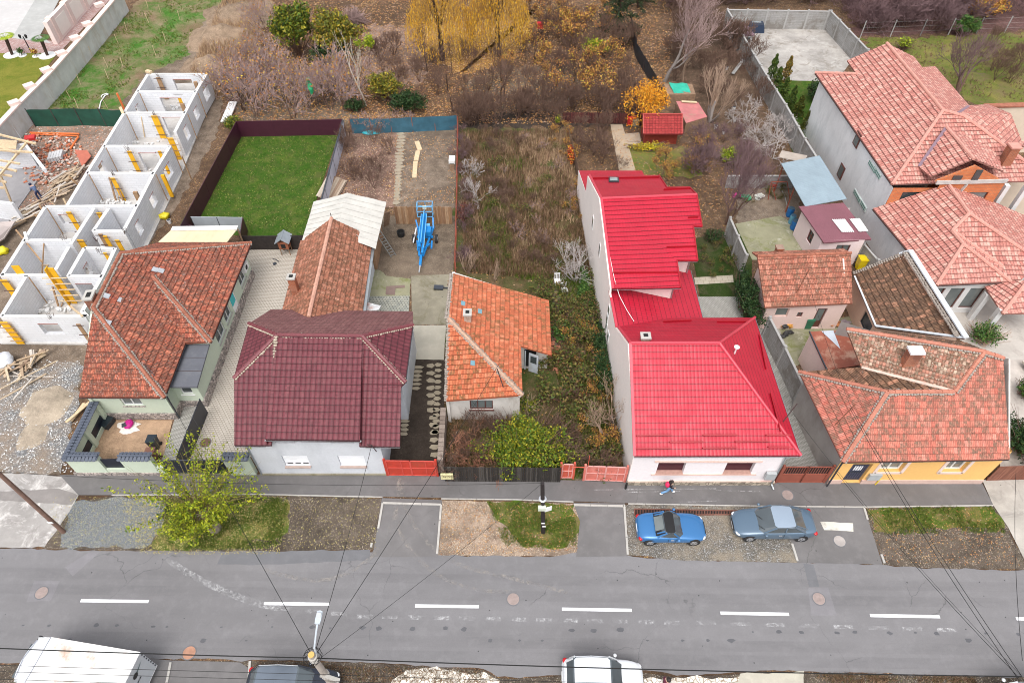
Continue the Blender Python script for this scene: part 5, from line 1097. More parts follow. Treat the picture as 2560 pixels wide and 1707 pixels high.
def net(name, label, pts, hgt, mat, posts, pm, top=None, wob=.12, cat='fence'):
    q = [P(x, y, hgt) for x, y in pts]; o = thing(name, label, cat, (q[0].x, q[0].y, 0)); w = MB(); rows = 4
    for a, b in zip(q, q[1:]):
        n = max(2, int((b-a).length/.5)); vs = []; nn = Vector((-(b-a).y, (b-a).x, 0)).normalized()
        for i in range(n+1):
            p = a.lerp(b, i/n)
            for j in range(rows+1):
                z = hgt*j/rows+(noise.noise(p*.7)*.1 if j == rows else 0); vs.append(Vector((p.x, p.y, z+.02))+nn*wob*noise.noise(Vector((p.x*1.1, p.y*1.1, z*1.3))))
        w.raw(vs, [(i*(rows+1)+j, (i+1)*(rows+1)+j, (i+1)*(rows+1)+j+1, i*(rows+1)+j+1) for i in range(n) for j in range(rows)])
    w.build('mesh_sheet', mat, o, True)
    for i in range(posts):
        s = i/(posts-1)*(len(q)-1); k = min(int(s), len(q)-2); p = q[k].lerp(q[k+1], s-k); c = MB(); c.tube([Vector((p.x, p.y, 0)), Vector((p.x, p.y, hgt+.15))], .04, 6); c.build('post', pm, o)
    return o
net('mesh_fence', 'dark green privacy mesh fence at the rear of the rubble yard', [(64,275),(185,272),(306,276)], 1.9, plain('green_mesh', (.012,.075,.05), .6, .3, 1.5), 5, M_fascia)
net('mesh_fence', 'blue teal netting fence behind the small vegetable garden', [(873,299),(1000,296),(1142,289)], 1.6, plain('teal_mesh', (.04,.13,.19), .6, .3, 1.5), 6, plain('rusty_mast', (.25,.10,.06)))
net('mesh_fence', 'black netting fence running through the rear gardens left of the tall bare tree', [(1579,45),(1593,110),(1634,178),(1661,232)], 1.6, plain('black_mesh', (.02,.026,.035), .6, .3, 1.5), 5, M_fascia)
def rail_fence(name, label, pts, hgt, mat, post=2.5, rails=(.2, 1.0), r=.025, cat='fence'):
    q = [P(x, y, 0) for x, y in pts]; o = thing(name, label, cat, q[0]); w = MB()
    for z in rails:
        for a, b in zip(q, q[1:]): w.tube([up(a, z), up(b, z)], r*.7 if r < .04 else .007, 5)
    w.build('rail', mat, o)
    for a, b in zip(q, q[1:]):
        n = max(1, int((b-a).length/post))
        for i in range(n+1): c = MB(); c.tube([a.lerp(b, i/n), up(a.lerp(b, i/n), hgt)], r*1.4, 6); c.build('post', mat, o)
    return o
rail_fence('wire_fence', 'thin rust red post fence between the vegetable garden and the overgrown plot', [(1146,325),(1144,430),(1142,560),(1139,690)], 1.5, plain('rust_red_post'), 2.2, (.1, .3, .7, 1.1, 1.5))
rail_fence('wire_fence', 'pale leaning concrete post fence in front of the purple thicket', [(2150,95),(2300,90),(2440,85),(2580,80)], 2.0, M_post, 3.2, (.6, 1.2, 1.8), .045)
def pink_wall():
    o = thing('boundary_wall', 'long grey plastered boundary wall with pale pink coping, left of the weedy plot', 'wall', P(110,271))
    tp = [(300,-20),(230,62),(120,186),(45,260),(0,308),(-60,378)]; q = [P(x, y, 2.4) for x, y in tp]; w = MB(); c = MB()
    for a, b in zip(q, q[1:]): w.wall(a, b, .3, 0, 2.35); c.bar(up(a, -.0), up(b, -.0), .55, .14)
    w.build('wall', plain('patchy_grey_plaster', (.56,.56,.55), .95, .18, .8, stain=(.42,.36,.30)), o); c.build('coping', plain('pale_pink_coping', (.76,.60,.55), .85, .08), o)
    for x, y in ((248,12),(218,60),(187,95),(153,133),(115,175),(73,215),(35,258)):
        p = P(x, y, 2.55); m = MB(); m.box(p, (.95, .8, .35), .8); m.build('pillar_cap', _mc['pale_pink_coping'], o)
    o = thing('garden_wall', 'tall pale pink panelled garden wall by the lawn with palms', 'wall', P(130,105))
    a, b = P(140,112), P(290,-60); w = MB(); w.wall(a, b, .5, 0, 2.6); w.build('wall', plain('pale_pink_panel', (.80,.66,.62), .85, .05, .6), o)
    d = (b-a).normalized(); n = Vector((d.y, -d.x, 0))
    for i in range(4):
        p = a+d*(1.2+i*4.2); m = MB(); m.obox(p+d*1.6+n*.26+Vector((0,0,1.25)), d*1.5, n*.02, Vector((0,0,.95))); m.build('cream_panel', plain('cream_panel', (.86,.78,.72), .85, .04), o)
        m = MB(); m.box(p+Vector((0,0,1.35)), (.7, .7, 2.7), math.atan2(d.y, d.x)); m.build('pillar', _mc['pale_pink_coping'], o)
pink_wall()
def front_fence():
    M_dt = plain('slate_coping', (.09,.105,.14), .5, .15, 3); M_bp = plain('black_gate_panel', (.012,.016,.03), .35, .2)
    o = thing('street_wall', 'pale green street wall with slate grey coping and dark blue panels before the green house', 'wall', (-24, 22, 0))
    w = MB(); Y = 22.1; segs = [(-27.3, -25.3), (-24.0, -22.1), (-17.7, -16.1)]
    for a, b in segs: w.wall((a, Y), (b, Y), .3, 0, 1.95)
    w.wall((-25.3, Y), (-24.0, Y), .24, 0, .7); w.wall((-22.1, Y), (-21.7, Y), .24, 0, .9)
    x = -27.15
    for a, b in ((22.1, 22.5), (24.0, 24.35), (25.9, 26.25)): w.wall((x, a), (x, b), .35, 0, 1.95)
    w.wall((x-.05, 22.1), (x-.05, 26.2), .12, .9, 1.95); w.wall((x, 22.1), (x, 26.2), .2, 0, .35)
    w.build('wall', M_green, o)
    c = MB()
    for a, b in segs:
        n = int((b-a)/.22)
        for i in range(n): p = a+(i+.5)*(b-a)/n; c.obox(Vector((p, Y-.13, 2.03)), (.085, 0, 0), (0, .2, .06), (0, 0, .025)); c.obox(Vector((p, Y+.13, 2.03)), (.085, 0, 0), (0, .2, -.06), (0, 0, .025))
        c.bar((a-.05, Y, 2.1), (b+.05, Y, 2.1), .1, .06); c.box(((a+b)/2, Y, 1.99), (b-a+.1, .6, .03))
    for i in range(19): c.obox(Vector((x-.12, 22.0+i*.225, 2.03)), (.2, 0, .06), (0, .085, 0), (0, 0, .025)); c.obox(Vector((x+.12, 22.0+i*.225, 2.03)), (.2, 0, -.06), (0, .085, 0), (0, 0, .025))
    c.box((x, 24.1, 1.99), (.6, 4.3, .03)); c.build('coping', M_dt, o)
    for a, b in ((-25.28, -24.02),): p = MB(); p.box(((a+b)/2, Y, 1.2), (b-a, .05, .95)); p.build('panel', M_bp, o)
    for a, b in ((22.5, 24.0), (24.35, 25.9)): p = MB(); p.box((x+.02, (a+b)/2, .65), (.05, b-a, .6)); p.build('panel', M_bp, o)
    p = MB(); p.wall((-27.5, Y-.16), (-22.0, Y-.16), .08, 0, .35); p.build('plinth', M_plinth, o)
    g = thing('sliding_gate', 'wide black sheet gate across the paver yard entrance', 'gate', (-19.6, 22, 0)); p = MB(); p.box((-20.55, 22.05, .95), (2.2, .05, 1.5)); p.box((-18.55, 22.05, .95), (1.7, .05, 1.5)); p.build('panel', M_bp, g)
    p = MB(); p.bar((-21.7, 22.0, .18), (-17.7, 22.0, .18), .06); p.bar((-21.7, 22.0, 1.72), (-17.7, 22.0, 1.72), .06); p.build('rail', M_gutb, g); p = MB(); p.box((-16.9, 21.9, 1.2), (.5, .1, .35)); p.build('letter_box', plain('grey_box', (.42,.44,.45)), g)
    a, b = P(499,998,1.6), P(441,1142,1.6); g = thing('sheet_fence', 'tall black sheet fence dividing the paver path from the yard', 'fence', (a.x, a.y, 0)); p = MB(); p.wall(a, b, .05, .05, 1.6); p.build('panel', M_bp, g)
    p = MB(); [p.bar(a.lerp(b, s)+Vector((0,0,-1.55)), up(a.lerp(b, s), .05), .06) for s in (0, .33, .66, 1)]; p.build('frame', M_gutb, g)
front_fence()
M_rgate = plain('rusty_red_gate', (.50,.045,.025), .6, .2, 2, stain=(.30,.06,.03)); M_pgate = plain('faded_red_gate', (.62,.17,.13), .7, .2, 2, stain=(.72,.36,.32)); M_bgate = plain('brown_red_gate', (.30,.085,.055), .6, .15, 2)
def gate(name, label, a, b, hgt, mat, slats=False, Y=None, split=2):
    A, B = Vector((a[0], a[1], 0)), Vector((b[0], b[1], 0)); o = thing(name, label, 'gate', A.lerp(B, .5)); d = (B-A).normalized(); n = Vector((d.y, -d.x, 0))
    for i in range(split):
        p, q = A.lerp(B, i/split+.005), A.lerp(B, (i+1)/split-.005); w = MB(); top = hgt*.55 if slats else hgt-.03; w.wall(p, q, .03, .12, top); leaf = w.build('leaf_panel', mat, o)
        f = MB()
        for z in (.12, hgt*.55, hgt): f.bar(up(p, z)+n*.02, up(q, z)+n*.02, .06)
        for s in (p, q): f.bar(up(s, .1)+n*.02, up(s, hgt+.03)+n*.02, .07)
        if not slats: f.bar(up(p.lerp(q, .62), .1)+n*.02, up(p.lerp(q, .62), hgt)+n*.02, .05)
        f.build('frame', mat if slats else plain(mat.name+'_trim', (.58,.08,.06) if mat is M_rgate else (.68,.33,.30), .6, .1), leaf)
        if slats:
            s_ = MB(); k = int((q-p).length/.14)
            for j in range(1, k): s_.bar(up(p.lerp(q, j/k), hgt*.55), up(p.lerp(q, j/k), hgt), .035)
            s_.build('slat', mat, leaf); bk = MB(); bk.box(up(p.lerp(q, .5), hgt*.775)-n*.03, ((q-p).length*.96, .015, hgt*.4)); bk.build('backing', M_black, leaf)
    for s, k in ((A-d*.08, 0), (B+d*.08, 1)): f = MB(); f.box(up(s, (hgt+.15)/2), (.13, .13, hgt+.15)); f.build('post', mat, o)
    return o
gate('metal_gate', 'bright red sheet metal double gate beside the grey white house', (-7.75, 21.95), (-4.75, 21.9), 1.8, M_rgate)
gate('metal_gate', 'faded pink red double gate left of the pink house', (4.55, 21.6), (6.95, 21.5), 1.75, M_pgate)
gate('metal_gate', 'brown gate with slatted top between the pink and the orange house', (16.55, 21.45), (19.4, 21.45), 1.9, M_bgate, True)
gate('wicket_gate', 'single small red door panel at the end of the dark board fence', (3.1, 21.75), (3.75, 21.75), 1.7, plain('red_wicket', (.55,.10,.06), .6, .1), split=1)
q = MB(); q.bar(P(1463,1168,1.7), P(1430,1167,1.7), .05); q.bar(P(1470,1165,1.8), up(P(1470,1165,1.8), 1.2), .04); tag(q.build('gate_crossbar', _mc['red_wicket']), 'thin red crossbar spanning the open gap beside the faded gate', 'crossbar')
board_fence('wooden_fence', 'brown fence right of the orange house', [(2500,1166),(2700,1160)], 1.7, m_boards('redbrown_boards', [(.22,.08,.05),(.28,.11,.07)]), .2, jit=.0)
# drain grating
def grating():
    a, b, c, d = P(1586,1272,.04), P(1936,1278,.04), P(1936,1285,.04), P(1586,1288,.04); o = thing('drain_grating', 'long rust brown drain grating between sidewalk and parked cars', 'drain grating', a)
    w = MB(); w.face([up(d, -.005), up(c, -.005), up(b, -.005), up(a, -.005)]); w.build('channel', M_black, o)
    w = MB(); n = 90; [w.bar(up(a.lerp(b, i/n), .01), up(d.lerp(c, i/n), .01), .03, .02) for i in range(n+1)]; w.build('bars', plain('grate_rust', (.20,.085,.06), .8, .3), o)
    w = MB(); [w.bar(up(p, .02), up(q, .02), .06, .05) for p, q in ((a, b), (d, c), (a, d), (b, c), (a.lerp(b, .25), d.lerp(c, .25)), (a.lerp(b, .5), d.lerp(c, .5)), (a.lerp(b, .75), d.lerp(c, .75)))]; w.build('frame', _mc['grate_rust'], o)
grating()
# ================================================================ building site
def site():
    M_aac = m_brick('white_aac_block', (.78,.79,.82), (.71,.72,.75), (.52,.53,.55), .6, .25, .9, (.63,.63,.65), .012); M_top = plain('wall_top_concrete', (.68,.68,.68), .9, .15, 3, stain=(.5,.49,.47))
    M_yel = plain('yellow_formwork', (.80,.42,.01), .6, .15, 3); M_ply = plain('brown_plywood', (.36,.22,.12), .8, .3, 3); M_rebar = plain('rebar', (.10,.06,.05), .7, .3)
    o = thing('unfinished_house', 'roofless white block shell of a long house with yellow formwork', 'unfinished building', P(150,700))
    H = 2.75
    sl = MB(); fp = [P(x, y, .12) for x, y in ((372,212),(545,205),(452,440),(300,760),(218,860),(0,858),(-5,830),(30,760),(95,600),(150,540),(270,400),(330,300))]; sl.prism([(p.x, p.y) for p in fp], .0, .12); sl.build('floor_slab', plain('site_slab', (.52,.50,.48), .9, .2, .7, stain=(.34,.31,.28)), o)
    def W(a, b, ops=(), z1=H, t=.28):
        A, B = P(*a, z1), P(*b, z1); A = Vector((A.x, A.y, 0)); B = Vector((B.x, B.y, 0)); L = (B-A).length; d = (B-A)/L; w = MB(); s = 0
        for s0, s1, h0, h1 in [tuple([x*L for x in o_[:2]])+tuple(o_[2:]) for o_ in ops]+[(L, L, 0, 0)]:
            if s0 > s: w.wall(A+d*s, A+d*s0, t, .12, z1-.06)
            if s1 > s0:
                if h0 > .15: w.wall(A+d*s0, A+d*s1, t, .12, h0)
                if h1 < z1-.1: w.wall(A+d*s0, A+d*s1, t, h1, z1-.06)
            s = s1
        ww = w.build('wall', M_aac, o); c = MB(); c.wall(A, B, t+.012, z1-.06, z1); c.build('wall_top', M_top, ww)
        if ops:
            l = MB()
            for s0, s1, h0, h1 in ops: l.bar(up(A+d*s0*L, h1), up(A+d*s1*L, h1), t+.03, .04)
            l.build('lintel_board', plain('red_brown_board', (.35,.10,.07), .8, .2), ww)
        return A, B
    Rr = [(515,184),(489,228),(463,276),(436,330)]; 
    W((516,184),(490,228),[(.3,.7,.9,2.1)]); W((490,228),(463,280),[(.35,.65,.9,2.0)]); W((463,280),(437,330),[(.3,.6,.8,2.1)]); W((425,365),(384,432),[(.35,.7,.9,2.1)]); W((384,432),(342,514),[(.35,.6,.9,2.0)]); W((342,514),(311,572),[(.3,.6,.9,2.1)])
    W((370,185),(343,228)); W((343,228),(310,282),[(.3,.5,.9,2.1)]); W((310,282),(259,365)); W((259,365),(217,432),[(.35,.6,.9,2.2)]); W((217,432),(168,513)); W((112,517),(60,600)); W((60,600),(4,688)); W((66,688),(3,790))
    W((370,185),(515,185),[(.4,.72,.3,2.2)]); W((343,228),(489,229),[(.35,.72,.12,2.1)]); W((310,282),(463,281),[(.6,.93,.12,2.3)]); W((259,365),(425,365),[(.48,.75,.12,2.1)]); W((217,432),(384,433)); W((112,516),(342,514),[(.1,.28,1.0,2.0),(.5,.6,.3,2.2)]); W((60,600),(180,600)); W((2,687),(132,687)); W((3,790),(216,790),[(.38,.62,1.0,2.1)])
    W((235,520),(176,611)); W((172,616),(138,675)); W((271,521),(233,577)); W((233,577),(312,577)); W((211,619),(286,621)); W((211,619),(170,690),[(.25,.5,.9,2.0)]); W((170,690),(255,690),[(.1,.6,.12,2.1)]); W((288,620),(255,690)); W((255,690),(205,778)); W((205,778),(217,790))
    # yellow formwork columns and brown boards leaning in the corners
    def col(x, y, w=.5, y0=0, z1=2.6, z0=.15, m=M_yel, nm='formwork_panel', ties=3, rz=0.0, t=.06):
        p = P(x, y, z1); b = MB(); b.box((p.x, p.y, (z0+z1)/2), (w, t, z1-z0), rz); c = b.build(nm, m, o)
        if ties:
            b = MB(); ax = Vector((math.cos(rz), math.sin(rz), 0)); nn = Vector((ax.y, -ax.x, 0))
            for i in range(ties): z = z0+.4+i*(z1-z0-.5)/max(1, ties-1); b.bar(Vector((p.x, p.y, z))-ax*(w/2+.25)+nn*.06, Vector((p.x, p.y, z))+ax*(w/2+.25)+nn*.06, .05, .04)
            b.build('tie_bar', M_ply if ties > 3 else M_rebar, c)
    for x, y, w_, m_ in ((395,194,.45,M_ply),(445,233,.45,M_yel),(385,290,.6,M_yel),(322,378,.4,M_yel),(398,378,.3,M_yel),(281,445,.35,M_yel),(171,530,.4,M_yel),(247,532,.4,M_yel),(200,600,.5,M_yel),(262,632,.25,M_yel),(250,585,.3,M_ply),(262,590,.3,M_yel),(8,700,.5,M_yel),(292,600,.35,M_yel),(195,810,.3,M_ply)): col(x, y, w_, m=m_)
    for x, y in ((8,805),): col(x, y, .55, ties=5, z1=2.5)
    for dx in (0, .35): 
        p = P(150,694,2.6); b = MB(); b.box((p.x-.3+dx, p.y-.3, 2.0), (.4 if dx else .06, .06 if dx else .45, 3.7)); c = b.build('formwork_panel', M_yel, o)
    b = MB(); p = P(150,694,2.6)
    for z in (.6, 1.2, 1.8, 2.4, 3.0): b.bar((p.x-.9, p.y-.5, z), (p.x+.9, p.y-.45, z), .08, .05)
    b.build('formwork_brace', M_pale, o)
    p = P(52,684,2.75); b = MB(); b.box((p.x, p.y, 3.0), (.55, .05, 1.1), .1); b.build('formwork_panel', M_yel, o)
    col(425,345,.55,z1=2.5,ties=4); col(455,392,.1,ties=0,rz=1.3,m=M_ply); 
    def stick(a, b_, w=.09, m=M_ply, nm='timber'):
        q = MB(); q.bar(a, b_, w, w*.6); return q.build(nm, m, o)
    for x, y in ((463,281),(425,366),(384,433),(259,366),(310,283),(343,229),(217,433),(112,517),(66,689),(489,229)): stick(P(x+6, y+4, 2.9), P(x+6, y+4, 2.9)-Vector((0,.05,2.7)), .07)
    for x, y, yy in ((498,245,0),(466,300,0),(352,520,0)):
        p = PX(x, y, P(x-10, y, 1.4).x); stick(Vector((p.x+.2, p.y, 2.7)), Vector((p.x+.2, p.y, .1)), .35, M_ply, 'shutter_board')
    p = P(400,440,2.5); stick(Vector((p.x+.25, p.y, 2.6)), Vector((p.x+.25, p.y, .3)), .3, M_yel, 'formwork_panel')
    q = MB()
    for x, y in ((112,512),(128,793),(320,375),(395,192),(281,437),(385,286),(240,600),(312,582),(247,628),(160,600)):
        p = P(x, y, 2.75)
        for i in range(5): a = p+Vector((random.uniform(-.15,.15), random.uniform(-.12,.12), -.1)); q.tube([a, a+Vector((random.uniform(-.12,.12), random.uniform(-.1,.1), random.uniform(.35,.6)))], .018, 4)
    q.build('rebar_stubs', M_rebar, o)
    stick(P(110,600,2.75), P(105,688,.2), .1); stick(P(40,575,2.2), P(105,655,2.9), .12); stick(P(62,580,3.2), P(68,600,2.8), .2, M_top); stick(P(175,765,.3), P(205,790,2.9), .15, M_pale)
    stick(P(498,160,4.0), P(505,185,2.7), .12, M_pale); stick(P(366,178,2.9), P(378,181,2.9), .35, M_pale); stick(P(300,268,3.2), P(308,285,2.7), .25, M_pale)
    q = MB()
    for i in range(99):
        x, y = random.choice([(random.uniform(225,380),random.uniform(420,432)), (random.uniform(330,470),random.uniform(262,276)), (random.uniform(110,190), random.uniform(745,780)), (random.uniform(265,400), random.uniform(352,362)), (random.uniform(245,330), random.uniform(500,510)), (random.uniform(60,110),random.uniform(775,785))]); p = P(x, y, .2); q.box(p, (random.uniform(.15,.5), random.uniform(.1,.25), random.uniform(.08,.25)), random.random()*3)
    tag(q.build('block_rubble', M_top, o), kind='stuff')
    random.seed(21)
    for i in range(34):
        x, y = random.choice(((440,215),(405,250),(330,330),(375,340),(300,410),(350,415),(240,490),(300,500),(130,580),(100,660),(60,760),(150,760),(240,670),(215,720),(190,560))); p = P(x+random.uniform(-14,14), y+random.uniform(-8,8), .2); a_ = random.uniform(0, 3.1)
        stick(p, p+Vector((math.cos(a_)*random.uniform(.3,1.2), math.sin(a_)*random.uniform(.2,.8), random.choice((.05, .1, 1.6, 2.2)))), random.uniform(.06,.16), random.choice((M_ply, M_pale, M_ply)))
    # orange pipe stub, white hose
    q = MB(); p = P(312,276); q.tube([p, up(p, 1.9)], .11, 10); tag(q.build('standing_pipe', plain('orange_pvc', (.75,.18,.05), .4, .1)), 'upright orange drain pipe at the white shell house corner', 'pipe')
    q = MB(); q.tube([P(75,332,.15), P(198,335,.15)], .09, 8); q.tube([P(78,336,.12), P(196,340,.12)], .07, 8); tag(q.build('drain_pipe', _mc['orange_pvc']), 'pair of long orange drain pipes lying on the rubble below the green mesh', 'pipe')
    q = MB(); q.tube([P(196,342,.2), P(176,372,.2)], .09, 8); tag(q.build('drain_pipe', _mc['orange_pvc']), 'short orange drain pipe slanting down at the right end of the rubble', 'pipe')
    q = MB(); q.tube([P(x, y, .1) for x, y in ((248,272),(252,255),(262,240),(271,236),(268,234),(256,238),(253,243))], .06, 6); tag(q.build('hose', M_wframe), 'white curved hose lying on the weedy plot', 'hose')
    q = MB(); q.prism([tuple(P(x, y)[:2]) for x, y in ((190,382),(222,384),(232,398),(210,425))], .3, .36); tag(q.build('metal_sheet', plain('brick_red_sheet', (.48,.14,.09), .7, .15)), 'brick red metal sheet leaning at the white shell wall', 'sheet')
    # lumber piles
    def pile(label, pts, n, L, m, seed, spread=1.0, nm='timber_pile', th=.06, wd=.18, ang=None):
        random.seed(seed); q = MB()
        for i in range(n):
            x, y = random.choice(pts); p = P(x+random.uniform(-8, 8)*spread, y+random.uniform(-6, 6)*spread, .08+random.random()*.5); a = random.uniform(0, 3.1) if ang is None else ang+random.gauss(0, .35); d = Vector((math.cos(a), math.sin(a), random.uniform(-.12,.12)))*random.uniform(.3, 1)*L/2; q.bar(p-d, p+d, random.uniform(.5,1)*wd, th)
        return tag(q.build(nm, m), label, 'timber pile')
    M_mix = m_boards('mixed_lumber', [(.55,.42,.30),(.38,.26,.16),(.66,.54,.38),(.28,.18,.12),(.6,.55,.5)])
    pile('heap of planks and scrap timber left of the white shell house', [(150,450),(160,470),(170,440),(140,480),(185,430)], 70, 2.4, M_mix, 3, 1.6, ang=1.1)
    pile('loose planks lying along the ditch by the paved strip', [(60,540),(40,560),(70,520),(90,510)], 24, 3.0, M_mix, 4, 1.3, ang=.8)
    pile('scattered timber offcuts on the gravel plot', [(45,940),(60,910),(70,905),(20,920),(10,925),(90,890)], 40, 2.0, M_mix, 5, 1.6)
    pile('two long pale battens on the gravel plot', [(55,970),(70,940)], 4, 6, M_mix, 6, .6, wd=.12, ang=.95)
    pile('pair of wide pale boards lying beside the green house', [(195,1030),(208,1010)], 2, 2.2, M_pale, 8, .3, wd=.35, ang=1.1)
    q = MB()
    for i in range(500):
        x, y = random.uniform(60, 215), random.uniform(335, 460)
        if (x-60)*.6+335 > y+60 or x > 250-(y-335)*.7: continue
        p = P(x, y, .05+random.random()*.15); q.box(p, (random.uniform(.12,.4), random.uniform(.08,.2), random.uniform(.05,.15)), random.random()*3)
    tag(q.build('rubble', leafmat('brick_rubble', [(.5,.16,.08),(.55,.25,.16),(.45,.38,.33),(.6,.55,.5),(.35,.12,.08)])), kind='stuff')
    q = MB()
    for i in range(5): q.box(P(126+i*7, 394-i*1.6, .3), (.22, 1.2, .44), .25)
    tag(q.build('block_pallet', plain('pale_grey_blocks', (.55,.55,.56), .9, .15)), 'pallet of pale grey blocks on the brick rubble', 'block pallet')
    # timber roof skeleton at the left edge
    t = thing('roof_frame', 'bare pale rafters over a grey concrete room at the left edge', 'roof frame', P(20,520))
    q = MB(); b = [P(x, y, 0) for x, y in ((-120,480),(70,480),(118,425),(62,358),(-120,350))]
    w = MB(); wallface(w, tuple(P(64,368)[:2]), tuple(P(104,424)[:2]), 0, 2.4); vv = [P(62,360,2.4), P(104,424,2.4)]; w.build('wall', plain('grey_mortar_wall', (.46,.46,.48), .9, .15), t); 
    w = MB(); w.wall(P(-80,372,2.5), P(62,360,2.5), .25, 0, 2.5); w.wall(P(62,360,2.5), P(112,425,2.5), .25, 2.2, 2.6); w.wall(P(-100,500,1.5), P(40,520,1.5), .25, 0, 2.0); w.build('wall', M_aac, t)
    fl = MB(); fl.prism([tuple(P(x, y)[:2]) for x, y in ((-150,640),(20,560),(112,428),(60,375),(-150,380))], 0, .1); fl.build('floor_slab', plain('grey_site_floor', (.30,.29,.30), .9, .15, 1), t)
    for (a, b_) in ((((-60,322),4.6), ((90,360),3.2)), (((-60,372),4.4), ((82,381),3.4)), (((-60,390),4.2), ((50,410),3.2)), (((-60,405),4.0), ((42,428),3.1)), (((-60,425),3.8), ((30,441),3.0)), (((-60,440),3.7), ((16,456),3.0)), (((70,352),3.3), ((-10,450),3.5)), (((-60,350),4.4), ((48,385),3.3)), (((-60,465),3.6), ((10,470),2.9))):
        r_ = MB(); r_.bar(P(*a[0], a[1]), P(*b_[0], b_[1]), .16, .14); r_.build('rafter', M_pale, t)
    r_ = MB(); r_.bar(P(28,505,.3), P(2,440,2.9), .14); r_.build('strut', M_pale, t)
    r_ = MB(); r_.prism([tuple(P(x, y, 2.8)[:2]) for x, y in ((-40,345),(42,352),(40,372),(-40,372))], 2.75, 2.8); r_.build('board_deck', M_pale, t)
    q = MB(); q.box(P(75,345,2.0), (.9, .7, .25), .3); tag(q.build('red_tarp', plain('red_tarp', (.5,.02,.02), .6, .2)), 'small red tarp on the wall top beside the bare rafters', 'tarp')
    # grey corrugated sheets at left
    q = MB(); roofplane(q, [P(-60,560,1.2), P(-60,640,1.0), P(10,595,.6), P(38,552,.9)], 9, 0); tag(q.build('corrugated_sheet', sheetmat('dusty_corrugated', (.42,.36,.34), .2, .4, False, .8)), 'dusty corrugated sheet at the left edge of the building site', 'sheet')
    # white bag, yellow bags, pallets
    for x, y, r_, lab, m_ in ((410,540,.45,'yellow bag of waste beside the white shell house', plain('yellow_bag', (.75,.62,.02), .5, .2)), (8,905,.9,'big white bag on the timber scraps at the left edge', plain('white_bag', (.75,.78,.85), .6, .15)), (5,627,.5,'yellow sack at the left edge by the ditch', plain('yellow_sack', (.8,.7,.02), .5, .2))):
        q = MB(); q.blob(P(x, y, r_*.5), (r_, r_*.8, r_*.6), x, .4, 12, 8); tag(q.build('bag', m_, smooth=True), lab, 'bag')
    q = MB(); q.lathe(P(101,888,.02), [(.3,0),(.28,.12),(.2,.12)], 12); tag(q.build('basin', _mc['yellow_bag']), 'round yellow basin on the dirt of the building plot', 'basin')
    # sand and stone heaps
    def heap(label, x, y, r_, h_, m_, nm='sand_heap'):
        c = P(x, y, 0); q = MB(); N = 22; K = 7; vs = []
        for i in range(K+1):
            for j in range(N):
                a = 2*math.pi*j/N; f = i/K; rr = r_*f*(1+.35*noise.noise(Vector((math.cos(a)*1.5, math.sin(a)*1.5, x*.1)))); vs.append(c+Vector((rr*math.cos(a), rr*math.sin(a), h_*(1-f)**1.3*(1+.5*noise.noise(Vector((rr*math.cos(a), rr*math.sin(a), 0))))-.02*f)))
        q.raw(vs, [(i*N+j, (i+1)*N+j, (i+1)*N+(j+1) % N, i*N+(j+1) % N) for i in range(K) for j in range(N)]); return tag(q.build(nm, m_, smooth=True), label, 'heap')
    M_sh = m_litter('ochre_sand', [(.4,.33,.26),(.34,.27,.2)], (.35,.29,.225), 8, .3); heap('low ochre sand heap amid the grey gravel', 118,1010,1.9,.35,M_sh); heap('small flat sand patch heap near the gravel plot front', 80,1090,1.3,.22,M_sh)
    M_dh = m_litter('dirt_heap', [(.34,.25,.18),(.24,.17,.12),(.42,.32,.23)], (.25,.18,.125), 9, .6)
    heap('tall brown dirt heap with dry grass behind the shell house', 555,95,4.5,1.6,M_dh); heap('smaller dirt heap beside the rear corner of the shell house', 520,165,3.0,1.1,M_dh); heap('long dirt mound at the top of the weedy plot', 600,40,5,1.4,M_dh)
    q = MB(); q.tube([P(148,200,0), up(P(148,200,0), 1.2)], .03, 5)
    tag(q.build('stake', M_pale), 'pale wooden stake standing in the weedy plot', 'stake', 'wooden stakes in the weedy plot'); st = bpy.data.objects['stake']
    for x, y in ((180,253),(232,142),(243,82),(296,110),(318,80),(270,170),(202,212),(272,200),(308,170),(370,20),(403,35),(372,58),(415,105),(450,50),(390,140),(196,272),(270,272)):
        c = st.copy(); scene.collection.objects.link(c); c['label'] = 'thin pale stake in the weedy plot, standing '+('beside the grey boundary wall' if x < 250 else 'in the middle' if x < 330 else 'near the dirt heaps'); c.location = P(x, y, 0); c.rotation_euler = (random.uniform(-.12,.12), random.uniform(-.12,.12), 0)
    q = MB(); a = P(142,290); q.bar(P(562,305,.25), P(583,255,.25), .85, .12); tag(q.build('foam_panel', M_wframe), 'white speckled panel on the ground left of the maroon fence corner', 'panel')
site()
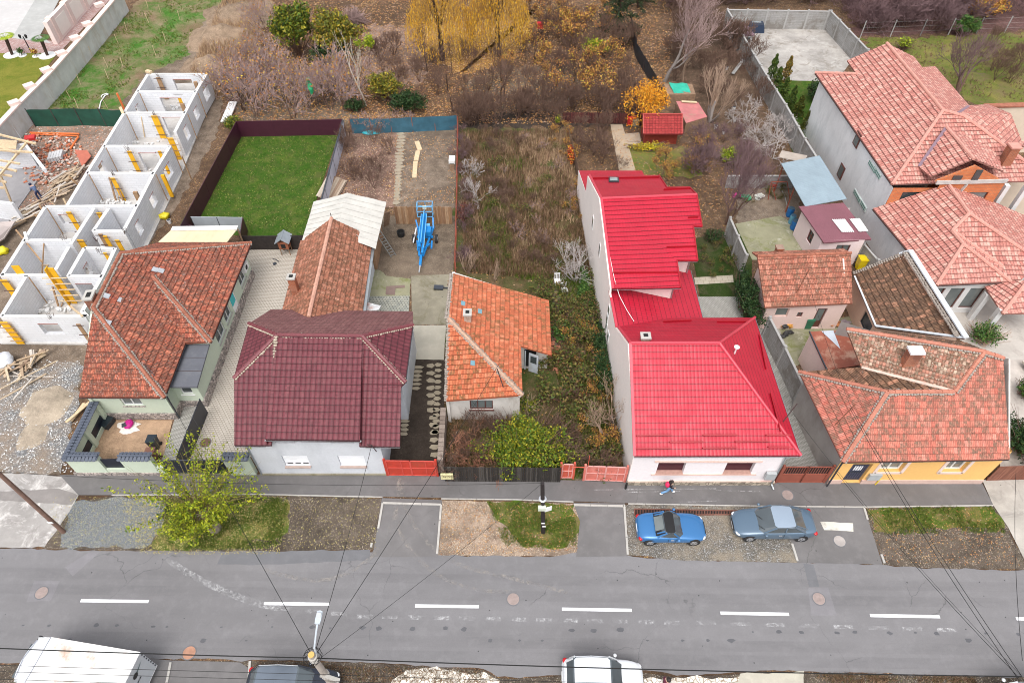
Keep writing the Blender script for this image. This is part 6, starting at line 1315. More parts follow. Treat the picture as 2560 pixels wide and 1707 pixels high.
# ================================================================ vehicles
M_tyre_ = plain('tyre_rubber', (.02,.02,.022), .85, .2); M_rim = plain('alloy_rim', (.62,.63,.66), .3, .05, 3, .6); M_cglass = glassy('car_glass', (.07,.085,.095), .06); M_lamp = plain('clear_lamp', (.7,.72,.75), .15, .05); M_red = plain('tail_lamp_red', (.5,.01,.015), .2, .1); M_blk = plain('black_trim', (.02,.02,.022), .5, .2)
def car(name, label, cx, cy, yaw, L, W, H, st, gh, paint, roofm=None, z0=.02, tail=M_red, group=None, rails=False, bars=1, twotone=None):
    """st: stations (x, halfwidth factor, top z); gh: (windscreen base x, roof front x, roof rear x, rear glass base x, belt z, roof half width factor)"""
    o = thing(name, label, 'car', (cx, cy, z0), group); c_, s_ = math.cos(yaw), math.sin(yaw); hw = W/2
    T = lambda x, y, z: Vector((cx+x*c_-y*s_, cy+x*s_+y*c_, z0+z))
    b = MB(); prof = lambda f, zt, zb: [(-hw*f*.88, zb), (-hw*f*.99, zb+.14), (-hw*f, .52 if zt > .6 else zt*.75), (-hw*f*.97, min(zt*.93, zt-.03)), (-hw*f*.84, zt), (-hw*f*.45, zt+.035), (0, zt+.045)]
    rows = []
    for x, f, zt in st:
        zb = .20 if abs(x) < L*.44 else .28; p = prof(f, zt, zb); p = p+[(-y, z) for y, z in p[-2::-1]]; rows.append([T(x, y, z) for y, z in p])
    n = len(rows[0]); k = len(rows)
    b.raw([p for r in rows for p in r], [(i*n+j, i*n+j+1, (i+1)*n+j+1, (i+1)*n+j) for i in range(k-1) for j in range(n-1)]+[tuple(range(n)), tuple((k-1)*n+j for j in range(n-1, -1, -1))]+[(i*n, (i+1)*n, (i+1)*n+n-1, i*n+n-1) for i in range(k-1)])
    body = b.build('body', paint, o, True); m = body.modifiers.new('s', 'SUBSURF'); m.levels = m.render_levels = 2
    xa, xb, xc, xd, zb, rf = gh; g0 = hw*.88; g1 = hw*rf
    bl = [(xa, -g0*.72), (xa-.28, -g0), ((xa+xd)/2, -g0*1.01), (xd+.2, -g0*.97), (xd, -g0*.75)]; tl = [(xb, -g1*.85), (xb-.12, -g1), ((xb+xc)/2, -g1*1.02), (xc+.1, -g1*.95), (xc, -g1*.8)]
    full = lambda q: q+[(x, -y) for x, y in q[::-1]]
    B, Tt = full(bl), full(tl); g = MB(); N = len(B); zr = H-.03
    g.raw([T(x, y, zb-.04) for x, y in B]+[T(x, y, zr) for x, y in Tt], [(i, (i+1) % N, N+(i+1) % N, N+i) for i in range(N)]+[tuple(range(N, 2*N))])
    gl = g.build('glasshouse', M_cglass, o)
    r = MB(); R3 = [(x*1.0, y*1.02) for x, y in Tt]; C3 = ((xb+xc)/2, 0)
    ins = [(C3[0]+(x-C3[0])*.7, y*.7) for x, y in R3]
    r.raw([T(x, y, zr-.01) for x, y in R3]+[T(x, y, zr+.03) for x, y in ins]+[T(C3[0], 0, H+.015)], [(i, (i+1) % N, N+(i+1) % N, N+i) for i in range(N)]+[(N+i, N+(i+1) % N, 2*N) for i in range(N)])
    r.build('roof', roofm or paint, o, True)
    p = MB()
    for sgn in (1, -1):
        for i in (0, 1, 4): 
            a, bb = bl[i], tl[i]
            if i == 0: continue
            p.bar(T(a[0], a[1]*sgn*1.005, zb-.02), T(bb[0], bb[1]*sgn*1.01, zr), .07, .05)
        a, bb = bl[3], tl[3]; p.bar(T(a[0], a[1]*sgn*1.0, zb-.02), T(bb[0], bb[1]*sgn, zr), .11, .05)
        if bars: p.bar(T((xa+xd)/2-.05, -g0*1.02*sgn, zb), T((xb+xc)/2-.05, -g1*1.03*sgn, zr), .06, .04)
    p.build('pillars', paint, o)
    for sgn in (1, -1):
        q = MB(); q.blob(T(xa-.35, sgn*(hw+.09), zb+.06), (.10, .10, .07), 1, .1, 8, 6); q.build('mirror', paint, o, True)
        for x in (L*.5-.82*L/4.5, -L*.5+.80*L/4.5):
            w = MB(); y = sgn*(hw-.10); w.tube([T(x, y-.10*sgn, .31), T(x, y+.085*sgn, .31)], [.315, .315], 24); ty = w.build('tyre', M_tyre_, o)
            w = MB(); w.tube([T(x, y+.09*sgn, .31), T(x, y+.10*sgn, .31)], .20, 18); w.build('rim', M_rim, ty)
            w = MB()
            for a in range(5): an = a*2*math.pi/5+.3; w.bar(T(x+.06*math.cos(an+.5), y+.103*sgn, .31+.06*math.sin(an+.5)), T(x+.17*math.cos(an), y+.103*sgn, .31+.17*math.sin(an)), .035, .012)
            w.build('spoke', M_blk, ty)
            w = MB(); w.tube([T(x, sgn*(hw-.16), .33), T(x, sgn*(hw-.012), .33)], .365, 22); w.build('wheel_arch', M_blk, o)
        q = MB(); q.blob(T(L*.5-.24, sgn*hw*.66, st[1][2]*.88), (.22, .17, .07), 2, .1, 10, 6); q.build('headlight', M_lamp, o, True)
        q = MB(); q.blob(T(-L*.5+.14, sgn*hw*.78, st[-2][2]*.88), (.13, .16, .08), 3, .1, 10, 6); q.build('tail_light', tail, o, True)
        q = MB()
        for dx in ((xa+xd)/2-.02,)+((xd+.25,) if bars > 1 else ())+((xa-.45,)): q.bar(T(dx, sgn*hw*1.003, .42), T(dx, sgn*hw*.985, zb-.08), .015, .012)
        q.build('door_seam', M_blk, o); q = MB(); q.bar(T((xa+xd)/2+.12, sgn*hw*1.0, zb-.16), T((xa+xd)/2+.3, sgn*hw*1.0, zb-.16), .035, .035); q.build('door_handle', M_rim, o)
        if rails: q = MB(); q.tube([T(xb-.1, sgn*g1*.98, H+.0), T((xb+xc)/2, sgn*g1, H+.05), T(xc+.1, sgn*g1*.95, H)], .02, 6); q.build('roof_rail', M_rim, o)
    q = MB(); q.box(T(L*.5+.01, 0, .42), (.03, .5, .11), yaw); q.build('number_plate', M_wframe, o); q = MB(); q.box(T(-L*.5-.01, 0, .55), (.03, .5, .11), yaw); q.build('number_plate', M_wframe, o)
    q = MB(); q.box(T(L*.5-.0, 0, .50), (.05, W*.42, .15), yaw); q.build('grille', M_blk, o)
    for s in (.15, -.15): q = MB(); q.bar(T(xa-.05, s*2.2, zb+.03), T(xa-.30, s*2.2+.35, zb+.16), .02); q.build('wiper', M_blk, o)
    return o, T
L = 3.98; o, T = car('roadster', 'metallic blue two-seat roadster with black soft top on the gravel lot', 9.32, 18.15, 0, L, 1.76, 1.24,
    [(L/2,.62,.52),(L/2-.12,.84,.60),(L/2-.5,.97,.72),(1.0,1.0,.80),(.45,.99,.84),(-.3,.98,.86),(-.9,1.0,.88),(-1.35,1.0,.87),(-1.75,.92,.80),(-L/2+.05,.78,.68),(-L/2,.68,.56)], (.62,.12,-.50,-1.12,.86,.80), carpaint('blue_paint', (.04,.17,.40)), plain('soft_top', (.01,.01,.012), .8, .2), .03, bars=0)
q = MB(); q.prism([tuple(T(x, y, 0)[:2]) for x, y in ((-.45,.66),(-.45,-.66),(-1.0,-.68),(-1.0,.68))], .03, [1.23,1.23,.98,.98]); q.build('soft_top_rear', _mc['soft_top'], o)
q = MB(); q.face([T(-.55,-.42,1.235), T(-1.02,-.45,1.01), T(-1.02,.45,1.01), T(-.55,.42,1.235)]); q.build('rear_window', M_glass2, o)
L = 4.72; car('sedan', 'blue grey metallic sedan parked behind the roadster, its nose to the left', 15.4, 18.4, math.pi, L, 1.80, 1.46,
    [(L/2,.60,.58),(L/2-.12,.84,.68),(L/2-.55,.97,.82),(1.25,1.0,.92),(.8,1.0,.97),(-.2,1.0,.99),(-1.2,1.0,1.0),(-1.75,.98,1.0),(-2.1,.90,.97),(-L/2+.05,.80,.90),(-L/2,.70,.72)], (1.10,.30,-1.0,-1.80,.98,.80), carpaint('grey_blue_paint', (.10,.155,.22)), carpaint('pale_blue_roof', (.30,.37,.46)), .03, bars=2)
L = 4.1; car('hatchback', 'white family car with roof rails at the road edge below the dashes', 4.6, 9.95, -.03, L, 1.76, 1.50,
    [(L/2,.60,.60),(L/2-.12,.84,.72),(L/2-.5,.97,.86),(1.1,1.0,.95),(.7,1.0,.98),(-.2,1.0,1.0),(-1.2,1.0,1.02),(-1.7,.97,1.02),(-L/2+.08,.90,1.0),(-L/2,.80,.75)], (1.0,.40,-1.55,-1.90,.98,.86), carpaint('white_paint', (.70,.72,.75)), None, .02, rails=True)
L = 4.65; car('suv', 'dark blue black car parked under the street lamp pole', -11.05, 9.45, -.02, L, 1.88, 1.68,
    [(L/2,.62,.70),(L/2-.12,.86,.84),(L/2-.5,.98,.98),(1.3,1.0,1.05),(.8,1.0,1.08),(-.2,1.0,1.08),(-1.4,1.0,1.1),(-1.95,.97,1.1),(-L/2+.08,.90,1.05),(-L/2,.82,.8)], (1.15,.45,-1.7,-2.15,1.07,.84), carpaint('black_blue_paint', (.012,.016,.03)), glassy('dark_roof', (.10,.12,.15), .15), .03, rails=True)
L = 4.3; car('hatchback', 'white car half cut off at the bottom right corner of the photo', 25.3, 8.75, math.pi, L, 1.78, 1.50,
    [(L/2,.60,.60),(L/2-.12,.84,.72),(L/2-.5,.97,.86),(1.1,1.0,.95),(.7,1.0,.98),(-.2,1.0,1.0),(-1.2,1.0,1.02),(-1.7,.97,1.02),(-L/2+.08,.90,1.0),(-L/2,.80,.75)], (1.0,.40,-1.55,-1.90,.98,.86), carpaint('white_paint', (.70,.72,.75)), None, .02)
def text_mesh(s, size, ext=.006):
    tx = bpy.data.curves.new('t', 'FONT'); tx.body = s; tx.size = size; tx.extrude = ext; tx.align_x = 'LEFT'; ob = bpy.data.objects.new('t', tx); me = bpy.data.meshes.new_from_object(ob); bpy.data.objects.remove(ob); return me
def van():
    o = thing('van', 'white high-sided box van with rusty roof stains at the bottom left', 'van', (-21.2, 9.9, .02)); yaw = -.15; c_, s_ = math.cos(yaw), math.sin(yaw)
    T = lambda x, y, z: Vector((-23.0+(x*c_-y*s_), 11.3+(x*s_+y*c_), z+.02)); LN, WD, H = 4.75, 2.15, 2.62
    M_v = plain('van_white', (.80,.81,.83), .5, .04); M_vr = plain('van_roof_stained', (.74,.73,.71), .6, .05, .7, stain=(.38,.20,.10))
    b = MB(); b.prism([tuple(T(x, y, 0)[:2]) for x, y in ((0,0),(LN,0),(LN,-WD),(0,-WD))], .45, H-.04); b.build('box_body', M_v, o)
    b = MB(); N = 12
    for i in range(2):
        for j in range(2):
            x0, x1, y0, y1 = i*LN/2, (i+1)*LN/2, -j*WD/2, -(j+1)*WD/2; cx, cy = (x0+x1)/2, (y0+y1)/2; ring = [(x0, y0), (x1, y0), (x1, y1), (x0, y1)]; inn = [(cx+(x-cx)*.7, cy+(y-cy)*.7) for x, y in ring]
            b.raw([T(x, y, H) for x, y in ring]+[T(x, y, H-.02) for x, y in inn], [(k, 4+k, 4+(k+1) % 4, (k+1) % 4) for k in range(4)]+[(4, 7, 6, 5)])
    b.build('roof_panel', M_vr, o)
    # rounded front cap and cab
    b = MB(); rows = []; M = 9
    for i in range(7):
        f = i/6; ang = f*math.pi/2; x = -1.15*math.sin(ang); z = H-.05-.95*(1-math.cos(ang)); w = WD/2*(1-.16*f**2)
        rows.append([T(x-.25*(1-abs(2*j/(M-1)-1)**2)*f, -WD/2+w*(1-2*j/(M-1)), z-.10*abs(2*j/(M-1)-1)**6) for j in range(M)])
    rows.append([T(-1.45, -WD/2+WD/2*.84*(1-2*j/(M-1)), .5) for j in range(M)]); n = M
    b.raw([p for r in rows for p in r], [(i*n+j, i*n+j+1, (i+1)*n+j+1, (i+1)*n+j) for i in range(7) for j in range(n-1)])
    for sg, yy in ((1, 0), (-1, -WD)): b.face([T(0, yy, H-.06), T(0, yy, .5), T(-1.45, yy-.15*sg, .5), T(-1.15, yy-.15*sg, 1.7), T(-.8, yy-.05*sg, 2.35)])
    b.build('cab', M_v, o, True); g = MB(); g.box(T(-1.32, -WD/2, 1.5), (.1, 1.6, .6), yaw); g.build('windscreen', M_cglass, o)
    g = MB(); g.bar(T(-.75, -.2, 2.42), T(-.95, -WD/2, 2.36), .03); g.bar(T(-.95, -WD/2, 2.36), T(-.75, -WD+.2, 2.42), .03); g.bar(T(0, .0, H+.01), T(0, -WD, H+.01), .03); g.build('cap_seam', plain('grey_seam', (.3,.32,.38), .6, .1), o)
    for sg, yy in ((1, .08), (-1, -WD-.08)): g = MB(); g.box(T(-1.2, yy, 1.5), (.12, .22, .4), yaw); g.build('mirror', M_blk, o)
    r = MB(); r.face([T(LN+.004, 0, .5), T(LN+.004, -WD, .5), T(LN+.004, -WD, H-.05), T(LN+.004, 0, H-.05)][::-1]); rd = r.build('rear_door', plain('grey_van_door', (.50,.53,.56), .5, .06), o)
    r = MB(); [r.box(T(LN+.02, -.06, .7+i*.28), (.03, .06, .10), yaw) for i in range(7)]; r.build('hinge', M_gutb, rd)
    for s, sz, yy, zz, m_ in (('Expeditional', .20, -.35, 1.50, M_blk), ('& Tours', .14, -.9, 1.2, M_blk), ('no', .42, -1.55, 1.9, M_blk)):
        me = text_mesh(s, sz); me.materials.clear(); me.materials.append(m_); t = bpy.data.objects.new('lettering', me); scene.collection.objects.link(t); t.parent = rd; t.location = T(LN+.02, -WD+.25 if s == 'no' else -WD+.35, zz)-ORG[o.name]; t.rotation_euler = (math.pi/2, 0, math.pi/2+yaw)
    r = MB(); c = T(LN+.02, -.95, 2.05); r.tube([c, c+Vector((.01*c_, .01*s_, 0))], .17, 16); em = r.build('emblem', M_blk, rd); r = MB(); r.tube([c+Vector((.012, 0, 0)), c+Vector((.02, 0, 0))], .11, 14); r.build('emblem_centre', plain('emblem_green', (.08,.4,.2), .5, .1), em) if False else None
    r = MB(); r.face([T(LN+.022, -.80, 2.0), T(LN+.022, -.80, 2.14), T(LN+.022, -.25, 2.2)]); r.build('emblem_wing', plain('emblem_slate', (.12,.18,.18), .5, .1), rd)
    for x in (-.4, LN-1.0):
        for sg, yy in ((1, 0), (-1, -WD)): w = MB(); w.tube([T(x, yy-.22*sg, .36), T(x, yy+.01*sg, .36)], .36, 20); w.build('wheel', M_tyre_, o)
van()
def boom_lift():
    o = thing('boom_lift', 'bright blue towable boom lift standing on the dark soil yard', 'boom lift', P(1060,640)); M_b = plain('lift_blue', (.01,.22,.58), .45, .1, 3); M_bl = plain('lift_light_blue', (.15,.45,.75), .45, .1); c = P(1060,612); X, Y = c.x, c.y
    T = lambda x, y, z: Vector((X+x, Y+y, z))
    def bars(nm, lst, m=M_b):
        for a, b, w in lst: q = MB(); q.bar(T(*a), T(*b), w); q.build(nm, m, o)
    bars('chassis_beam', [((-.55,1.6,.6),(-.15,-2.0,.55),.16),((.75,1.6,.6),(.15,-2.0,.55),.16),((-.55,.3,.6),(.8,.3,.6),.16),((-.5,1.5,.6),(.7,1.5,.6),.14),((.15,-1.2,.6),(.6,-.6,.6),.14)])
    bars('drawbar', [((0,-1.9,.55),(.0,-3.1,.5),.2)]); bars('tow_hitch', [((0,-3.1,.5),(-.02,-3.85,.45),.09)], M_rim)
    bars('boom_section', [((-.12,2.1,1.5),(-.12,-1.6,1.15),.2),((.12,2.1,1.62),(.14,-2.2,1.0),.17),((.02,1.8,1.85),(.0,-1.5,1.5),.15)])
    bars('boom_rail', [((-.24,2.0,1.68),(-.24,-1.3,1.35),.05),((.02,2.0,2.0),(.02,-1.5,1.62),.05),((.24,1.9,1.75),(.24,-1.7,1.2),.05)], M_bl)
    bars('outrigger_arm', [((-.55,1.3,.7),(-.75,1.9,1.1),.12),((.75,1.3,.7),(.7,2.1,1.2),.12),((-.5,-.2,.6),(-.3,-1.5,.7),.12),((.75,-.3,.65),(.8,-1.3,.75),.13)])
    q = MB(); q.box(T(.42,.5,1.0), (.45,.7,.5)); q.build('control_cabinet', M_b, o); q = MB(); q.box(T(.38,1.0,1.2), (.3,.3,.3)); q.build('battery_box', M_bl, o)
    q = MB(); q.tube([T(-.72,1.5,.6), T(-.80,-.4,.6)], .06, 8); q.build('hydraulic_ram', M_wframe, o)
    b = MB()
    for z in (1.2, 1.75, 2.25):
        r = [T(-.62,2.2,z), T(.68,2.2,z), T(.68,2.95,z), T(-.62,2.95,z)]; [b.bar(r[i], r[(i+1) % 4], .045) for i in range(4)]
    for x in (-.62, .03, .68):
        for y in (2.2, 2.95): b.bar(T(x, y, 1.2), T(x, y, 2.25), .045)
    bk = b.build('basket_frame', M_bl, o); b = MB(); b.box(T(.03,2.57,1.18), (1.3,.75,.04)); b.build('basket_floor', M_gutb, bk); b = MB(); b.box(T(.05,2.3,2.1), (.32,.2,.25)); b.build('control_panel', plain('cream_box', (.65,.6,.45), .5, .1), bk)
    for sg in (-1, 1): w = MB(); x = .1+sg*.95; w.tube([T(x-.1,.35,.36), T(x+.1,.35,.36)], .36, 20); ty = w.build('wheel', M_tyre_, o); w = MB(); w.tube([T(x+sg*.11,.35,.36), T(x+sg*.12,.35,.36)], .2, 14); w.build('hub', M_rim, ty)
boom_lift()
# ================================================================ poles, lamp and wires
def wire(label, a, b, sag=.5, r=.018, grp='overhead wires', mat=None, name='overhead_wire'):
    a, b = Vector(a), Vector(b); n = 14; pts = [a.lerp(b, i/n)-Vector((0, 0, sag*4*(i/n)*(1-i/n))) for i in range(n+1)]; q = MB(); q.tube(pts, r, 5, False); return tag(q.build(name, mat or M_black), label, 'wire', grp)
def poles():
    top = P(778,1636,9.0); o = thing('street_lamp', 'concrete pole with a white LED lamp arm reaching over the road', 'street lamp', (top.x, top.y, 0))
    M_c = plain('pole_concrete', (.42,.38,.34), .9, .2, 4)
    q = MB(); q.tube([(top.x, top.y, 0), (top.x, top.y, 9)], [.20, .13], 12); q.build('pole', M_c, o); q = MB(); q.lathe((top.x, top.y, 9.0), [(.13,0),(.13,.03)], 12); q.build('pole_cap', plain('ochre_cap', (.62,.38,.12), .8, .1), o)
    for z in (6.2, 6.4, 8.4, 8.7): q = MB(); q.lathe((top.x, top.y, z), [(.19,0),(.19,.08)], 12); q.build('clamp', M_kerb, o)
    q = MB(); q.bar((top.x-.1, top.y-.1, 6.6), (top.x+.6, top.y-.2, 6.1), .16); q.build('bracket', M_kerb, o)
    a = [Vector((top.x+.12, top.y+.1, 8.6)), Vector((top.x+.13, top.y+.2, 9.2)), P(791,1575,9.9), P(794,1556,10.0)]; q = MB(); q.tube(a, .04, 8); q.build('lamp_arm', plain('white_lamp_metal', (.48,.53,.59), .4, .05), o)
    h0, h1 = P(794,1560,10.0), P(799,1526,10.15); q = MB(); d = (h1-h0); s = Vector((d.y, -d.x, 0)).normalized(); q.prism([tuple((h0+s*.10)[:2]), tuple((h0-s*.10)[:2]), tuple((h0+d*.3-s*.12)[:2]), tuple((h1-s*.11)[:2]), tuple((h1+d*.08)[:2]), tuple((h1+s*.11)[:2]), tuple((h0+d*.3+s*.12)[:2])], 10.0, 10.1); lh = q.build('lamp_head', _mc['white_lamp_metal'], o)
    q = MB(); m = h0.lerp(h1, .6); q.obox((m.x, m.y, 10.11), d*.25, s*.09, (0, 0, .012)); q.build('heat_sink', _mc['grey_box'], lh)
    q = MB()
    for i in range(9): an = i*.7; pts = [top+Vector((0, 0, -.35+.05*k)) + Vector((math.cos(an+k*.5), math.sin(an+k*.5), 0))*(.25+.12*k*(4-k)*.3) for k in range(5)]; q.tube(pts, .012, 4, False)
    q.build('cable_loops', M_black, o)
    tp = Vector((top.x, top.y, 8.6)); L_ = P(-500,1596,8.4); Rt = P(2555,1690,8.2)
    wire('thick black cable running left from the street lamp pole', tp, L_, .3, .024); wire('thick black cable running right from the street lamp pole along the road', tp, Rt, .35, .024)
    M_w2 = M_black
    for k, (dy, z) in enumerate(((0, 7.2), (-.25, 7.0), (-.55, 6.9), (-.85, 6.8))):
        o_ = ('topmost', 'second', 'third', 'lowest')[k]+' of the four thin cables along the bottom edge, '; m_ = Vector((top.x+.1, P(400,1672,z).y+dy-.2, z)); wire(o_+'left of the lamp pole', P(-400,1648,z)+Vector((0,dy,0)), m_, .1, .010); wire(o_+'right of the lamp pole', m_, Vector((26, m_.y-.6, z)), .5, .010)
    bp0, bp1 = P(1358,1330,0), PY(1356,1207,17.9); wp0 = P(160,1330,0); wp1 = up(wp0, 8.5)
    wire('service wire from the lamp pole to the green house', tp, P(403,963,4.3), .25, .014); wire('service wire from the lamp pole to the grey white house', tp, P(929,1113,4.35), .25, .014); wire('service wire from the lamp pole to the derelict orange house', tp, P(1246,912,5.2), .3, .014)
    wire('faint service wire from the lamp pole to the black wooden pole', tp+Vector((.1,0,-.3)), bp1, .3, .009); wire('service wire crossing the road up to the pink house mast', Rt, P(1973,1020,5.6), .5, .008)
    G = P(2125,1012,6.2); wire('upper of the paired wires from the right corner to the orange house mast', Rt, G, .3, .014); wire('lower of the paired wires from the right corner to the orange house mast', Rt+Vector((0,0,-.3)), G+Vector((.1,0,-.3)), .35, .014)
    wire('single wire from the right corner to the orange house wall', Rt+Vector((0,0,-.2)), P(2082,1170,3.2), .25, .012); wire('wire running back from the orange house mast over the yard house', G, P(2014,675,6.3), .3, .010); wire('wire rising along the right edge over the road', P(2556,1650,8), P(2540,1180,3.5), .3, .012)
    wire('telephone wire along the sidewalk left of the black pole', bp1, wp1+Vector((0,0,-1.5)), .7, .010); wire('telephone wire from the black pole to the derelict house', bp1, P(1180,1002,3.4), .2, .009)
    o = thing('utility_pole', 'brown wooden pole at the left edge leaning out of the photo', 'utility pole', wp0); q = MB(); q.tube([wp0, wp1], [.13, .10], 10); q.build('pole', plain('brown_pole', (.22,.13,.10), .9, .3, 4), o); q = MB(); q.box(wp0+Vector((.0,-.13,1.5)), (.3, .02, .2), .0); q.build('paper_notice', M_wframe, o)
    o = thing('utility_pole', 'black tarred wooden pole with a meter box standing on the verge', 'utility pole', bp0); q = MB(); q.tube([bp0, bp1], [.14, .11], 10); q.build('pole', plain('tarred_pole', (.025,.018,.018), .8, .4, 4), o)
    q = MB(); m = bp0.lerp(bp1, .58); q.box(m+Vector((-.05,-.18,0)), (.42,.2,.3)); q.build('junction_box', plain('pale_green_box', (.6,.65,.55), .5, .05), o); q = MB(); q.box(m+Vector((.3,-.2,-.05)), (.4,.03,.45), .3); q.build('notice_board', M_wframe, o)
    q = MB(); q.box(bp0.lerp(bp1, .25)+Vector((0,-.14,0)), (.2,.02,.12)); q.box(bp0.lerp(bp1, .18)+Vector((.05,-.14,0)), (.2,.02,.12)); q.build('paper_notice', M_wframe, o); q = MB(); q.lathe(bp0.lerp(bp1, .7), [(.22,0),(.22,.05),(.14,.08)], 10); q.build('cable_clamp', M_rim, o)
    q = MB(); q.box(P(1118,1185,1.1)+Vector((0,-.15,0)), (.75,.12,.55)); tag(q.build('electric_box', plain('cream_yellow_box', (.72,.68,.38), .6, .1)), 'cream yellow electric box at the red gate end of the dark board fence', 'electric box')
poles()
# ================================================================ vegetation
def rvec(): 
    while True:
        v = Vector((random.uniform(-1,1), random.uniform(-1,1), random.uniform(-1,1)))
        if .05 < v.length < 1: return v.normalized()
def leaf(mb, c, s, flat=.5):
    n = (rvec()+Vector((0, 0, flat*2))).normalized(); a = n.orthogonal().normalized(); b = n.cross(a); t = random.random()*6.28; u = a*math.cos(t)+b*math.sin(t); w = n.cross(u)
    mb.face([c-u*s, c-w*s*.5, c+u*s, c+w*s*.5])
def grow(tr, cr, p, d, L, r, dep, mx, o, tips):
    k = 3; pts = [p]; q = p; dd = d.copy()
    for i in range(k):
        dd = (dd+rvec()*o.get('wander', .22)+Vector((0, 0, o.get('up', .05)))).normalized(); q = q+dd*L/k; pts.append(q)
    r2 = max(r*.62, o['rm']); tgt = tr if dep <= o.get('trunkdep', 0) else cr
    tgt.tube(pts, [r, r*.88, r*.75, r2], 6 if r > .06 else 3, False)
    if dep >= mx: tips.append((pts[-1], dd)); tips.append((pts[2], dd)); return
    n = random.randint(*o.get('kids', (2, 4)))
    for i in range(n):
        s = random.uniform(.45, 1.0) if (i or not o.get('lead', 1)) else 1.0; j = min(int(s*k), k-1); bp = pts[j].lerp(pts[j+1], s*k-j)
        an = random.uniform(*o.get('ang', (.3, .75)))*(1 if i else .5); ax = dd.cross(rvec()).normalized(); nd = Matrix.Rotation(an, 3, ax) @ dd
        grow(tr, cr, bp, nd, L*random.uniform(*o.get('len', (.6, .82))), r2*(.95 if i == 0 else .72), dep+1, mx, o, tips)
def tree(name, label, cat, base, H, r, mx, bark, twig, leafm=None, nl=0, ls=.1, lr=.35, group=None, stems=1, lean=None, seed=0, droop=0, **o):
    random.seed(seed+int(base[0]*7+base[1]*13)); base = Vector(base); t = thing(name, label, cat, base, group); tr, cr = MB(), MB(); tips = []; o['rm'] = .00021*(base-CAM).length
    for i in range(stems):
        a = random.random()*6.28; s = o.get('splay', .35) if stems > 1 else .06; d = Vector((math.cos(a)*s*random.random()*1.6, math.sin(a)*s*random.random()*1.6, 1)).normalized()
        if lean: d = (d+Vector(lean)).normalized()
        grow(tr, cr, base+Vector((math.cos(a), math.sin(a), 0))*.12*(stems > 1), d, H*o.get('tl', .36), r*(1 if stems == 1 else random.uniform(.5, 1)), 0, mx, o, tips)
    if tr.v: tr.build('trunk', bark, t)
    if cr.v: cr.build('crown', twig, t)
    if leafm and tips:
        lf = MB()
        for i in range(nl):
            p, d = random.choice(tips); q = p+rvec()*lr*random.random()**.6
            if q.z < .1: q.z = .1+random.random()*.3
            leaf(lf, q, ls*random.uniform(.6, 1.3), .3)
        lf.build('leaves', leafm, t)
    return t
B_grey = barkmat('grey_bark', (.30,.26,.24)); B_mauve = barkmat('mauve_twigs', (.37,.265,.25), .5); B_brown = barkmat('brown_twigs', (.17,.105,.08), .5); B_purp = barkmat('purple_twigs', (.19,.12,.125), .5); B_white = barkmat('white_bark', (.58,.52,.44)); B_dark = barkmat('dark_bark', (.075,.05,.04)); B_tan = barkmat('tan_twigs', (.42,.30,.22)); B_silver = barkmat('silver_twigs', (.50,.45,.43)); B_red = barkmat('reddish_twigs', (.34,.17,.14))
F_yg = leafmat('yellow_green_leaves', [(.20,.25,.012),(.33,.37,.02),(.12,.19,.012),(.48,.46,.03),(.07,.12,.01)])
F_olive = leafmat('olive_leaves', [(.10,.12,.02),(.20,.20,.03),(.05,.075,.015),(.38,.32,.03),(.30,.20,.03)])
F_dkgreen = leafmat('dark_green_leaves', [(.02,.045,.015),(.03,.07,.02),(.012,.03,.012),(.06,.10,.03)])
F_green = leafmat('green_leaves', [(.04,.10,.02),(.07,.15,.03),(.025,.07,.02),(.12,.2,.04)])
F_orange = leafmat('orange_leaves', [(.72,.28,.015),(.80,.37,.02),(.60,.21,.015),(.80,.45,.04)])
F_gold = leafmat('golden_willow_leaves', [(.72,.38,.02),(.82,.48,.04),(.55,.27,.02),(.85,.58,.12)])
F_rust = leafmat('rusty_leaves', [(.45,.20,.05),(.33,.12,.04),(.58,.32,.07),(.24,.09,.04),(.50,.38,.06)])
F_lime = leafmat('lime_leaves', [(.25,.33,.02),(.38,.42,.03),(.14,.22,.02)])
F_bright = leafmat('bright_bush_leaves', [(.07,.13,.012),(.15,.21,.018),(.27,.28,.02),(.035,.08,.01),(.46,.38,.03),(.02,.05,.01),(.1,.16,.02)])
F_hedge = leafmat('hedge_leaves', [(.05,.10,.015),(.10,.16,.02),(.22,.23,.02),(.03,.06,.012),(.38,.33,.03),(.02,.04,.01)])
def G(x, y): return P(x, y, 0)
